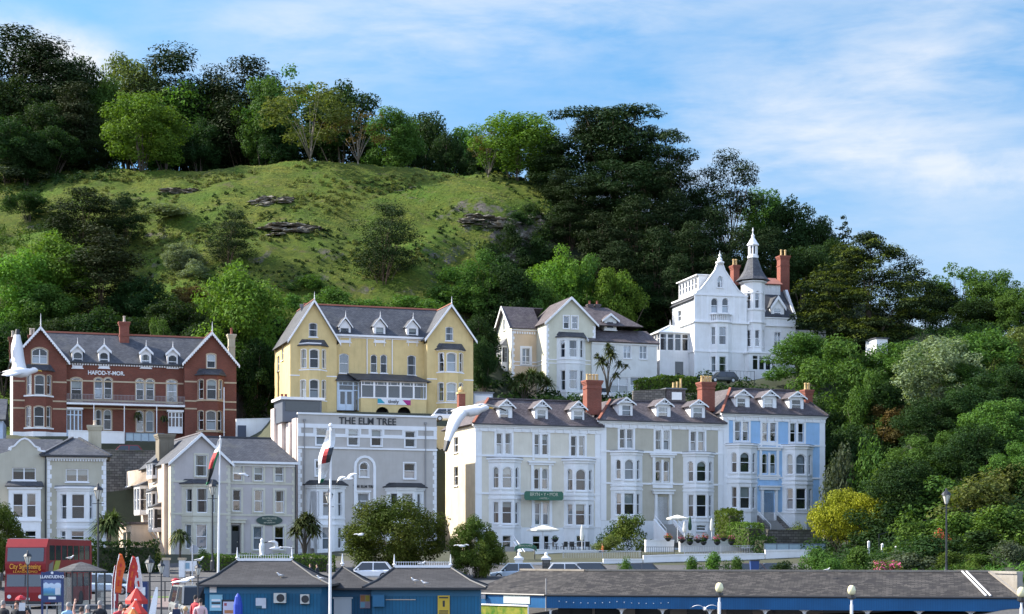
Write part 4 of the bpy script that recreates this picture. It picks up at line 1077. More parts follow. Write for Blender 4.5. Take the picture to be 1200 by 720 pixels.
text('BRYN \u2022 Y \u2022 MOR',.52,GOLD,sg,(0,-.06,.13),(1,0,0),squash=.86); text('\u2022 HOTEL \u2022',.26,GOLD,sg,(0,-.06,-.28),(1,0,0))
# ------------------------------------------------------------------ yellow hotel
def yellow_hotel():
 c = off(280,330,4); loc,rot = PL_YEL
 root = empty('hotel',loc,rot,'yellow hotel with two pointed gables on the slope','hotel')
 Y = painted('yellow_render',(.70,.54,.25),.75,.2)
 F = Face(root,(0,0),(1,0)); M = F.off(1.6)          # gables stand forward of the middle
 a0 = F.at(*c(240,500))[0]; a1 = F.at(*c(458,500))[0]; b0 = F.at(*c(882,500))[0]; b1 = F.at(*c(1098,500))[0]; dep = 10.5; zb = -2.5
 zE = F.at(*c(240,262))[1]; zA = F.at(*c(350,92))[1]; zA2 = F.at(*c(992,112))[1]; zE2 = F.at(*c(1098,268))[1]
 am = F.at(*c(350,200))[0]; bm = F.at(*c(992,200))[0]; zM = M.at(*c(650,256))[1]
 window(F,*rects(c,328,193,368,260),parent=root,trim=None,sillmat=TRIMW,arch=.12)
 wall = MB()
 FR = Face(root,(0,0),(1,0))
 F.wall(wall,[(a0,zb),(a1,zb),(a1,zE),(am,zA),(a0,zE)],0)
 window(FR,*rects(c,968,212,1005,278),parent=root,trim=None,sillmat=TRIMW,arch=.12)
 FR.wall(wall,[(b0,zb),(b1,zb),(b1,zE2),(bm,zA2),(b0,zE2)],0)
 for q,ar in (((470,337,515,430),.18),((617,342,648,428),.25),((663,342,695,430),.25),((789,345,830,440),.18)):
  window(M,*rects(c,*q),parent=root,trim=None,sillmat=TRIMW,arch=ar)
 M.wall(wall,[(a1,zb),(b0,zb),(b0,zM),(a1,zM)],0)
 L_ = Face(root,(a0,dep),(0,-1));
 for q in ((180,350,190,420),(200,300,209,370)): window(L_,*rects(c,*q),parent=root,trim=None,sillmat=TRIMW)
 L_.wall(wall,[(0,zb),(dep,zb),(dep,zE),(0,zE)],0)
 for x,s in ((a1,1),(b0,-1)):
  f = Face(root,(x,0),(0,1)) if s > 0 else Face(root,(x,1.6),(0,-1)); f.wall(wall,[(0,zb),(1.6,zb),(1.6,zE),(0,zE)],0)
 f = Face(root,(b1,0),(0,1)); f.wall(wall,[(0,zb),(dep,zb),(dep,zE2),(0,zE2)],0)
 f = Face(root,(b1,dep),(-1,0)); f.wall(wall,[(0,zb),(b1 - a0,zb),(b1 - a0,zE),(0,zE)],0)
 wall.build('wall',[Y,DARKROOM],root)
 gable_roof(root,F,a0,a1,am,zE,zA,dep,SLATE,over=.4,front=.5,barge=TRIMW,bargeh=.34,ridge=REDTILE,fin=.9)
 gable_roof(root,FR,b0,b1,bm,zE2,zA2,dep,SLATE,over=.4,front=.5,barge=TRIMW,bargeh=.34,ridge=REDTILE,fin=.9)
 zr = F.off(6).at(*c(650,121))[1]; r = MB()
 r.slab([(am - .5,1.25,zM),(bm + .5,1.25,zM),(bm + .5,6.2,zr),(am - .5,6.2,zr)],.14); r.slab([(am,dep + .3,zM),(bm,dep + .3,zM),(bm,6.2,zr),(am,6.2,zr)],.14)
 rf = r.build('roof',SLATE,root)
 q = MB(); q.prism([(am,6.05,zr - .05),(am,6.2,zr + .16),(am,6.35,zr - .05)],(bm - am,0,0)); q.build('ridge',REDTILE,rf)
 q = MB(); M.box(q,a1,b0,zM - .22,zM + .02,-.36,-.22); M.box(q,a1,b0,zM - .38,zM - .22,-.06,.02)
 for x in (600,718): u = M.at(*c(x,350))[0]; M.box(q,u - .05,u + .05,M.at(*c(x,435))[1],zM - .2,-.12,-.02)
 q.build('gutter',TRIMW,rf)
 for x,y,wr in ((498,165,(475,217,517,275)),(660,167,(641,214,680,275)),(814,173,(795,219,833,280))):
  p = c(x,y); d = dormer(root,M,p[0],p[1],rects(c,*wr),70 / 4,-.02,2.6,SLATE,TRIMW,TRIMW,fin=.7,over=.22,bh=.2,zbot=M.at(*c(x,285))[1])
  q = MB()
  for s in (-.55,.55): u = M.at(p[0],c(0,285)[1])[0] + s; z = M.at(*c(x,285))[1]; q.bar(M.pt(u,z - .12,-.06),M.pt(u,z - .5,-.04),.07,.07)
  q.build('bracket',TRIMW,d)
 tr = MB()
 for Fx,plan,fr,wn,rfy,x_ in ((F,(283,325,382,412),None,[(0,293,318,315,405),(1,332,318,373,405),(2,390,320,405,407),(0,290,462,313,548),(1,332,460,373,548),(2,389,464,405,548)],296,325),
           (FR,(927,965,1027,1055),None,[(0,937,335,960,422),(1,975,335,1017,422),(2,1033,337,1048,424),(0,935,475,958,560),(1,975,475,1017,560),(2,1032,477,1047,560)],314,965)):
  fs,ln,pl = bay_faces(root,Fx,*[c(x,360)[0] for x in plan],1.0,c(0,360)[1])
  zt = fs[1].at(*c(x_,rfy))[1]
  for q in wn: window(fs[q[0]],*rects(c,*q[1:5]),parent=root,trim=TRIMW,tw=.07,arch=.13,sill=False,fw=.06)
  b = MB(); bay_walls(b,fs,ln,zb,zt); w = b.build('bay_wall',[Y,DARKROOM],root)
  bay_roof(root,Fx,pl,zt,.75,SLATE)
  d = MB()
  for y in (rfy - 8,412,555): z = fs[1].at(*c(x_,y + (0 if x_ < 500 else 12)))[1]; bay_band(d,Fx,pl,.07,z - .09,z + .05)
  d.pieces('bay_moulding',TRIMW,w)
 for Fx,x,y,u0,u1 in ((F,260,440,a0,a1),(FR,900,457,b0,b1)):
  z = Fx.at(*c(x,y))[1]; Fx.box(tr,u0 - .02,u1 + .02,z - .07,z + .07,-.05,.02)
 tr.build('string_course',TRIMW,root)
 # glazed front room and porch
 K = M.off(-2.6); k0 = K.at(*c(572,500))[0]; k1 = K.at(*c(880,500))[0]; zt = K.at(*c(700,468))[1]; zs = K.at(*c(700,550))[1]; z0 = -1.5
 KF = Face(root,(0,K.o.y),(1,0)); w = MB(); KW = KF
 for x in (635,748):
  pass
 for x in (673,775):
  zt_ = KF.at(*c(x,588))[1]; uu = KF.at(*c(x,600))[0]; KF.holes.append(opening(uu - .85,uu + .85,-.9,zt_,.8))
 KF.wall(w,[(k0,z0),(k1,z0),(k1,zs),(k0,zs)],0)
 Face(root,(k0,K.o.y + 2.6),(0,-1)).wall(w,[(0,z0),(2.6,z0),(2.6,zs),(0,zs)],0); Face(root,(k1,K.o.y),(0,1)).wall(w,[(0,z0),(2.6,z0),(2.6,zs),(0,zs)],0)
 sr = w.build('sun_room',[Y,DARKROOM],root)
 fr = MB(); gl = MB(); n = 5
 KF.box(fr,k0,k1,zs,zs + .14,-.06,.12); KF.box(fr,k0,k1,zt - .12,zt + .02,-.06,.12); zq = zs + (zt - zs) * .76; KF.box(fr,k0,k1,zq - .05,zq + .05,-.03,.08)
 for i in range(n + 1): u = k0 + (k1 - k0) * i / n; KF.box(fr,max(k0,u - .11),min(k1,u + .11),zs + .14,zt - .12,-.05,.1)
 for i in range(n * 2): u = k0 + (k1 - k0) * (i + .5) / n / 2; KF.box(fr,u - .03,u + .03,zq + .05,zt - .12,-.02,.08)
 for x in (k0,k1 - .1): fr.box(x,x + .1,K.o.y + .12,K.o.y + 2.55,zs,zs + .12); fr.box(x,x + .1,K.o.y + .12,K.o.y + 2.55,zt - .12,zt); fr.box(x + .005,x + .095,K.o.y + 1.2,K.o.y + 1.34,zs + .12,zt - .12)
 fr.build('glazing_frame',TRIMW,sr)
 gl.poly([KF.pt(k0 + .05,zs + .1,.04),KF.pt(k1 - .05,zs + .1,.04),KF.pt(k1 - .05,zt - .1,.04),KF.pt(k0 + .05,zt - .1,.04)]); gl.build('pane',GLASS,sr)
 bk = MB(); KF.box(bk,k0 + .2,k1 - .2,zs - .05,zt,2.2,2.3); KF.box(bk,k0 + .15,k1 - .15,zs - .06,zs - .01,.1,2.2); bk.build('room_back',CURT[2],sr)
 r2 = MB(); zr2 = M.at(*c(700,436))[1]; r2.slab([(k0 - .5,K.o.y - .4,zt + .08),(k1 + .5,K.o.y - .4,zt + .08),(k1 - 1.0,M.o.y - .03,zr2),(k0 - 1.2,M.o.y - .03,zr2)],.12); r2.slab([(k1 + .5,K.o.y - .4,zt + .08),(k1 + .5,M.o.y,zt + .08),(k1 - 1.0,M.o.y - .03,zr2)],.12)
 r2.build('sun_room_roof',SLATE,sr)
 # porch with double door
 PF = Face(root,(0,M.o.y - 1.5),(1,0)); p0 = PF.at(*c(460,500))[0]; p1 = k0; zt = PF.at(*c(500,467))[1]; z0 = PF.at(*c(500,600))[1] - .1
 d = MB(); d0 = PF.at(*c(468,520))[0]; d1 = PF.at(*c(536,520))[0]; zd = PF.at(*c(500,512))[1]
 for u in (p0,d0 - .06,d1 - .06,p1 - .14): PF.box(d,u,u + .13,z0,zt,0,.12)
 PF.box(d,p0,p1,zt - .12,zt + .03,-.02,.14); PF.box(d,p0,p1,zd,zd + .1,.005,.115); zz = zd + (zt - zd) * .55; PF.box(d,p0,p1,zz,zz + .07,.005,.115)
 dm = (d0 + d1) / 2
 for a,b in ((d0 + .08,dm - .02),(dm + .02,d1 - .08)):
  PF.ring(d,opening(a,b,z0,zd),opening(a,b,z0,zd,0,.11),.02,.1); PF.box(d,a + .1,b - .1,z0 + .1,z0 + .75,.04,.09)
 for i in range(1,4): u = p0 + (p1 - p0) * i / 4; PF.box(d,u - .03,u + .03,zz,zt - .1,.01,.11)
 dd = d.build('porch',plain('pale_blue_paint',(.55,.66,.78),.45),root)
 g = MB(); g.poly([PF.pt(p0 + .05,z0 + .1,.07),PF.pt(p1,z0 + .1,.07),PF.pt(p1,zt,.07),PF.pt(p0 + .05,zt,.07)]); g.build('pane',GLASS,dd)
 bk = MB(); PF.box(bk,p0 + .05,p1 - .05,z0,zt,1.3,1.36); bk.build('room_back',CURT[2],dd)
 r3 = MB(); r3.slab([(p0 - .3,M.o.y - 1.9,zt + .06),(p1 + .1,M.o.y - 1.9,zt + .06),(p1 - .2,M.o.y - .03,zt + .95),(p0 + .5,M.o.y - .03,zt + .95)],.1); r3.build('porch_roof',SLATE,dd)
 # banner on the wall under the sun room
 u0,u1,za,zb_ = oncl(KF,*c(650,551),*c(805,578),-.06)
 bn = empty('banner',root.matrix_basis @ KF.pt((u0 + u1) / 2,(za + zb_) / 2,-.06),rot,'white banner with teal and magenta corners on the yellow hotel','banner')
 w2,h2 = (u1 - u0) / 2,(zb_ - za) / 2; TEAL = plain('banner_teal',(.02,.33,.42),.6); MAG = plain('banner_magenta',(.42,.02,.20),.6); BW = plain('banner_white',(.75,.77,.8),.6)
 q = MB(); q.box(-w2,w2,-.02,.02,-h2,h2); q.build('sheet',BW,bn)
 q = MB(); q.prism([(-w2,-.028,h2),(-w2 * .82,-.028,h2),(-w2 * .55,-.028,-h2 * .6),(-w2,-.028,-h2 * .6)],(0,.004,0)); q.build('teal_corner',TEAL,bn)
 q = MB(); q.prism([(w2,-.028,h2 * .7),(w2 * .5,-.028,h2 * .7),(w2 * .78,-.028,-h2),(w2,-.028,-h2)],(0,.004,0)); q.build('magenta_corner',MAG,bn)
 text('tively',.62,CHAR,bn,(-.1,-.03,.02),(1,0,0),bold=.012)
 return root,F,M
YEL,YF,YM = yellow_hotel()
# ------------------------------------------------------------------ red brick hotel
def red_hotel():
 c = off(0,340,4); loc,rot = PL_RED
 root = empty('brick_hotel',loc,rot,'red brick hotel with white scalloped gables on the upper road','hotel')
 F = Face(root,(0,0),(1,0)); M = F.off(1.2); dep = 10.5; zb = -2.5
 a0,a1 = 0.0,F.at(*c(312,600))[0]; b0 = F.at(*c(866,600))[0]; b1 = F.at(*c(1108,600))[0]
 zE = F.at(*c(60,320))[1]; zA = F.at(*c(190,178))[1]; am = F.at(*c(190,400))[0]; zE2 = F.at(*c(1108,345))[1]; zA2 = F.at(*c(992,203))[1]; bm = F.at(*c(992,400))[0]; zM = M.at(*c(600,348))[1]
 st = dict(trim=BUFFSTONE,tw=.12,sillmat=BUFFSTONE,proud=.03)
 wall = MB()
 window(F,*rects(c,150,272,222,345),parent=root,arch=.22,bars='double',**st)
 zw = F.at(*c(60,664))[1]
 F.wall(wall,[(a0,zw),(a1,zw),(a1,zE),(am,zA),(a0,zE)],0)
 F.holes = []; F.wall(wall,[(a0,zb),(a1,zb),(a1,zw - .004),(a0,zw - .004)],2)
 G = Face(root,(0,0),(1,0)); window(G,*rects(c,970,300,1010,365),parent=root,arch=.15,**st)
 G.wall(wall,[(b0,zb),(b1,zb),(b1,zE2),(bm,zA2),(b0,zE2)],0)
 for q,ar in (((333,412,383,520),.2),((443,412,480,510),.3),((488,412,525,510),.3),((638,418,674,515),.3),((684,418,722,515),.3),((782,422,828,530),.2),((447,560,476,650),.3),((486,560,522,655),.3),((640,566,672,664),.3),((684,566,720,664),.3)):
  window(M,*rects(c,*q),parent=root,arch=ar,**st)
 M.wall(wall,[(a1,zb),(b0,zb),(b0,zM),(a1,zM)],0)
 Face(root,(0,dep),(0,-1)).wall(wall,[(0,zb),(dep,zb),(dep,zE),(0,zE)],2)
 Face(root,(b1,0),(0,1)).wall(wall,[(0,zb),(dep,zb),(dep,zE2),(0,zE2)],0)
 Face(root,(a1,0),(0,1)).wall(wall,[(0,zb),(1.2,zb),(1.2,zE),(0,zE)],0); Face(root,(b0,1.2),(0,-1)).wall(wall,[(0,zb),(1.2,zb),(1.2,zE2),(0,zE2)],0)
 Face(root,(b1,dep),(-1,0)).wall(wall,[(0,zb),(b1,zb),(b1,zM),(0,zM)],0)
 wall.build('wall',[BRICK,DARKROOM,WHITE],root)
 gable_roof(root,F,a0,a1,am,zE,zA,dep,SLATE,over=.35,front=.5,barge=TRIMW,bargeh=.3,scallop=True,fin=1.5,ridge=REDTILE)
 gable_roof(root,G,b0,b1,bm,zE2,zA2,dep,SLATE,over=.35,front=.5,barge=TRIMW,bargeh=.3,scallop=True,fin=1.2,ridge=REDTILE)
 zr = F.off(6).at(*c(600,212))[1]; r = MB()
 r.slab([(am - .4,.85,zM),(bm + .4,.85,zM),(bm + .4,6.2,zr),(am - .4,6.2,zr)],.14); r.slab([(am,dep + .3,zM),(bm,dep + .3,zM),(bm,6.2,zr),(am,6.2,zr)],.14)
 rf = r.build('roof',SLATE,root)
 q = MB(); q.prism([(am,6.05,zr - .05),(am,6.2,zr + .18),(am,6.35,zr - .05)],(bm - am,0,0)); q.build('ridge',REDTILE,rf)
 q = MB(); n = 46
 for i in range(n): u = a1 + (b0 - a1) * (i + .5) / n; M.box(q,u - .09,u + .09,zM - .28,zM - .08,-.2,-.02)
 q.build('eaves_brackets',TRIMW,rf)
 q = MB(); M.box(q,a1,b0,zM - .06,zM + .05,-.42,-.28); q.build('gutter',BLACKM,rf)
 tr = MB()
 for y in (430,520,556):
  for f,u0,u1,dy in ((F,a0,a1,0),(M,a1,b0,2),(G,b0,b1,5)):
   z = f.at(*c(200 if f is F else 600 if f is M else 1070,y + dy))[1]; f.box(tr,u0 - .01,u1 + .01,z - .09,z + .09,-.025,.02)
 tr.build('stone_band',BUFFSTONE,root)
 for x,y,wr in ((363,252,(343,290,386,356)),(488,254,(467,292,508,358)),(684,263,(664,300,702,362)),(809,268,(788,305,830,368))):
  p = c(x,y); dormer(root,M,p[0],p[1],rects(c,*wr),68 / 4,-.05,2.4,SLATE,TRIMW,TRIMW,fin=.7,over=.22,bh=.3,arch=.25,zbot=M.at(*c(x,366))[1])
 for Fx,plan,wn,rfy,x_,base in ((F,(115,155,213,248),[(0,126,398,147,488),(1,163,398,208,490),(2,220,400,240,490),(0,122,545,145,640),(1,160,545,206,640),(2,218,547,238,642)],372,155,True),
          (G,(922,958,1020,1052),[(0,930,420,953,510),(1,970,420,1014,512),(2,1024,422,1042,512),(0,929,566,953,655),(1,967,566,1012,656),(2,1021,568,1040,658)],394,958,False)):
  fs,ln,pl = bay_faces(root,Fx,*[c(x,400)[0] for x in plan],1.0,c(0,450)[1]); zt = fs[1].at(*c(x_,rfy))[1]
  for q in wn: window(fs[q[0]],*rects(c,*q[1:5]),parent=root,trim=BUFFSTONE,tw=.09,arch=.16,sill=False,fw=.06,proud=.03)
  b = MB(); bay_walls(b,fs,ln,zb,zt); w = b.build('bay_wall',[BRICK,DARKROOM],root)
  bay_roof(root,Fx,pl,zt,.7 if base else .75,SLATE)
  d = MB()
  for y in (494 if base else 516,646 if base else 662): z = fs[1].at(*c(x_,y))[1]; bay_band(d,Fx,pl,.12,z - .1,z + .08)
  if base: bay_band(d,Fx,pl,.04,zb,zw)
  d.pieces('bay_moulding',BUFFSTONE if not base else WHITE,w)
 # name in raised letters, balcony on posts, glazed porches
 p0 = M.at(*c(418,388)); p1 = M.at(*c(578,388)); text('HAFOD-Y-MOR.',.66,WHITE,root,M.pt((p0[0] + p1[0]) / 2,p0[1],-.04),(1,0,0),name='lettering',bold=.018,squash=.92,depth=.03)
 zd = M.at(*c(583,538))[1]; K = M.off(-1.5); b = MB(); K.box(b,a1,b0,zd - .22,zd,0,1.48)
 bal = b.build('balcony',TRIMW,root)
 q = MB(); railing(q,K.pt(a1 + .05,zd,.05),K.pt(b0 - .05,zd,.05),1.0,.16,r=.018); q.build('railing',plain('balcony_iron',(.28,.27,.27),.5),bal)
 for x in (440,583,735):
  u = K.at(*c(x,600))[0]; q = MB(); q.tube([K.pt(u,zb,.1),K.pt(u,zd - .22,.1)],.06,8); q.build('post',TRIMW,bal)
 for (x0,y0,x1,y1,lintel,m) in ((305,560,385,676,True,plain('pale_blue_paint',(.55,.66,.78),.45)),(788,572,856,660,True,TRIMW)):
  Q = M.off(-.9); QF = Face(root,(0,Q.o.y),(1,0)); u0,u1,z0,z1 = oncl(QF,*c(x0,y0),*c(x1,y1)); u1 = min(u1,b0 - .1); u0 = max(u0,a1 + .02); z0 -= .3; d = MB()
  for i in range(5): u = u0 + (u1 - u0) * i / 4; QF.box(d,max(u0,u - .06),min(u1,u + .06),z0,z1,0,.1)
  for z in (z0,z0 + .7,z1 - .7,z1 - .1): QF.box(d,u0,u1,z + .002,z + .1,-.01,.11)
  QF.box(d,u0,u1,z0,z0 + .7,.03,.08)
  po = d.build('porch',m,root)
  g = MB(); g.poly([QF.pt(u0,z0,.06),QF.pt(u1,z0,.06),QF.pt(u1,z1,.06),QF.pt(u0,z1,.06)]); g.build('pane',GLASS,po)
  d = MB(); QF.box(d,u0 - .15,u1 + .12,z1 + .002,z1 + .22,-.2,.88); d.build('porch_roof',TRIMW,po)
 # chimneys
 def ch(x0,x1,yt,yb,dy,n,m,ph,pm,wy=.9):
  Q = F.off(dy); a = Q.at(*c(x0,yt)); b_ = Q.at(*c(x1,yt)); z0 = Q.at(*c(x0,yb))[1]; chimney(root,(a[0] + b_[0]) / 2,dy,z0 - 1,a[1],b_[0] - a[0],wy,m,[ph] * n,pm,band=.55)
 ch(560,604,150,262,5.2,1,CHIMBRICK,.75,POTPALE); ch(44,74,222,330,7.5,1,BRICK,.8,POTPALE); ch(136,166,212,240,9,2,BRICK,.85,POTPALE); ch(1070,1100,208,310,6,1,painted('buff_render',(.5,.45,.33),.8,.3),.8,CHIMBRICK,.8)
 p = MB(); u = G.at(*c(1044,470))[0]; G.box(p,u - .05,u + .05,zb,G.at(*c(1044,460))[1],-1.1,-1.0); p.build('drainpipe',TRIMW,root)
 return root,F,M,G
REDH,RF,RM,RG = red_hotel()
for x,y in ((645,590),(768,606)):      # hanging plants under the balcony
 Q = RM.off(-1.3); u,z = Q.at(x / 4,340 + y / 4); b = empty('hanging_basket',REDH.matrix_basis @ Q.pt(u,z),0,'leafy hanging basket under the red hotel balcony, ' + ('between the two posts' if x < 700 else 'next to the right porch'),'plant')
 m = MB(); m.lathe([(.08,-.35),(.3,-.1),(.34,.05),(.05,.06)],n=10); m.tube([(0,0,.05),(0,0,1.1)],.015,5); m.build('basket',BLACKM,b)
 c_ = bpy.data.objects.new('foliage',raw_mesh('foliage',np.array(blade_head(None,(0,0,.1),90,.75,int(x),1.2,.05,.2)),[LEAF['blade']])); COL.objects.link(c_); c_.parent = b
# ------------------------------------------------------------------ grey guest house with a parapet
def elm():
 c = off(280,470,3.79); loc,rot = PL_ELM
 root = empty('guest_house',loc,rot,'grey flat-topped guest house with black name letters on its parapet','guest house')
 G = painted('grey_render',(.50,.465,.425),.75,.14); PINK = painted('pale_pink_side_render',(.70,.60,.54),.75,.25)
 F = Face(root,(0,0),(1,0)); W_ = F.at(*c(878,400))[0]; zt = F.at(*c(500,60))[1]; zb = -2.0; dep = 8.0
 for q,cu in (((343,122,390,195),'half'),((485,127,530,198),'blind'),((588,128,633,200),'blind'),((738,135,783,205),'none'),((340,265,383,333),'half'),((733,277,783,345),'half')):
  window(F,*rects(c,*q),parent=root,trim=TRIMW,tw=.12,curtain=cu)
 window(F,*rects(c,536,273,575,338),parent=root,trim=TRIMW,tw=.08,arch=.45,curtain='half')
 window(F,*rects(c,527,410,577,480),parent=root,trim=TRIMW,tw=.12,head=True,curtain='net')
 wall = MB(); F.wall(wall,[(0,zb),(W_,zb),(W_,zt),(0,zt)],0)
 Face(root,(W_,0),(0,1)).wall(wall,[(0,zb),(dep,zb),(dep,zt),(0,zt)],0); Face(root,(W_,dep),(-1,0)).wall(wall,[(0,zb),(W_,zb),(W_,zt),(0,zt)],2)
 Lf = Face(root,(0,dep),(0,-1)); zL = zt - .5
 Lf.wall(wall,[(0,zb),(dep,zb),(dep,zL),(0,zL)],2)
 wall.box(.2,W_ - .2,.3,dep - .2,zt - 1.1,zt - .9,0)
 wall.build('wall',[G,DARKROOM,PINK],root)
 t = MB()
 F.box(t,-.04,W_ + .04,zt - .12,zt + .06,-.12,.3)
 zy = lambda y: F.at(*c(500,y))[1]
 z1,z2,z3 = zy(106),zy(124),zy(162)
 F.box(t,-.03,W_ + .03,z2,z1,-.07,.02); F.box(t,-.03,W_ + .03,z3 - .02,z3 + .16,-.06,.02)
 F.box(t,-.05,W_ + .05,zy(215),zy(207),-.13,.02)
 xs = [(0,343),(390,485),(530,588),(633,738),(783,None)]
 z5,z6 = zy(132),zy(148)
 for k,(a,b) in enumerate(xs):
  u0 = F.at(*c(a,140))[0] + .14 if a else .0; u1 = F.at(*c(b,140))[0] - .14 if b else W_
  F.box(t,u0,u1,z6 - .16,z6,-.055,.02); F.box(t,u0,u0 + .16 if a else .34,z6 + .002,z2 - .002,-.05,.02); F.box(t,u1 - .16 if b else u1 - .34,u1,z6 + .002,z2 - .002,-.05,.02)
 A = opening(F.at(*c(522,400))[0],F.at(*c(596,400))[0],zy(492),zy(252),.95); B_ = opening(F.at(*c(510,400))[0],F.at(*c(608,400))[0],zy(492),zy(241),1.2)
 F.ring(t,B_,A,-.10,.02)
 quoins(F,t,0,1,zb,zy(216)); quoins(F,t,W_,-1,zb,zy(216))
 t.build('trim',TRIMW,root)
 q = MB()
 for x in (290,828): u = F.at(*c(x,300))[0]; F.box(q,u - .05,u + .05,zb,zy(95),-.14,-.03); F.box(q,u - .12,u + .12,zy(95),zy(86),-.2,-.02)
 q.build('drainpipe',painted('grey_pipe',(.3,.29,.28),.6),root)
 text('THE ELM TREE',1.0,CHAR,root,F.pt(F.at(*c(572,90))[0],zy(90),-.06),(1,0,0),bold=.010,depth=.04,squash=.95)
 text('THE ELM TREE',.38,CHAR,root,F.pt(F.at(*c(558,380))[0],zy(380),-.06),(1,0,0),bold=.004,depth=.03)
 for plan,wn,rfy,x_ in (((300,345,425,470),[(0,318,402,350,512),(1,372,402,412,512),(2,440,404,458,512),(0,318,560,350,655),(1,370,560,408,660),(2,440,562,458,655)],374,360),
         ((655,703,780,822),[(0,670,410,702,512),(1,724,410,775,512),(2,792,412,810,512),(0,670,560,702,655),(1,724,560,775,660),(2,792,562,810,655)],385,710)):
  fs,ln,pl = bay_faces(root,F,*[c(x,400)[0] for x in plan],1.1,c(0,450)[1]); z = fs[1].at(*c(x_,rfy))[1]
  for w_ in wn: window(fs[w_[0]],*rects(c,*w_[1:5]),parent=root,sill=False,fw=.07)
  b = MB(); bay_walls(b,fs,ln,zb,z); w = b.build('bay_wall',[WHITE,DARKROOM],root)
  bay_roof(root,F,pl,z + .12,.42,plain('tarred_roof',(.03,.031,.035),.6),e=.4)
  d = MB(); bay_band(d,F,pl,.16,z - .3,z - .12); bay_band(d,F,pl,.3,z - .119,z + .02)
  for y in (522,548): zz = fs[1].at(*c(x_,y))[1]; bay_band(d,F,pl,.08,zz - .09,zz + .09)
  d.pieces('bay_moulding',TRIMW,w)
 # stepped side chimneys and buttresses
 s = MB()
 def blk(x0,x1,yt,d0,d1,w):
  z = Lf.at(*c((x0 + x1) / 2,yt))[1]; s.box(-w,.02,d0,d1,zb,z)
 blk(235,262,78,.35,2.2,.10); blk(215,240,100,2.3,4.0,.35); blk(165,210,6,4.2,6.0,.75); blk(112,150,60,6.2,7.9,1.1);
 s.build('side_buttress',PINK,root)
 chimney(root,-.3,5.1,Lf.at(*c(190,20))[1] - 1,Lf.at(*c(190,2))[1] + .2,.9,1.6,PINK,[.35,.35],CHIMBRICK)
 # rooftop hut
 h = MB(); K = F.off(3.0); u0,u1,z0,z1 = oncl(K,331,469,377,483.5); z0 -= 1
 h.box(u0,u1,3,7,z0,z1,0); h.box(u0 - .25,u1 + .25,2.7,7.2,z1 + .002,z1 + .28,1); hut = h.build('roof_hut',[plain('hut_grey',(.10,.115,.14),.5),WHITE],root)
 h = MB(); h.box(u0 + .3,u1 - .2,2.95,2.99,z0 + 1.1,z1 - .15); h.build('window',plain('dark_pane',(.03,.04,.05),.1),hut)
 return root,F
ELM,EF = elm()
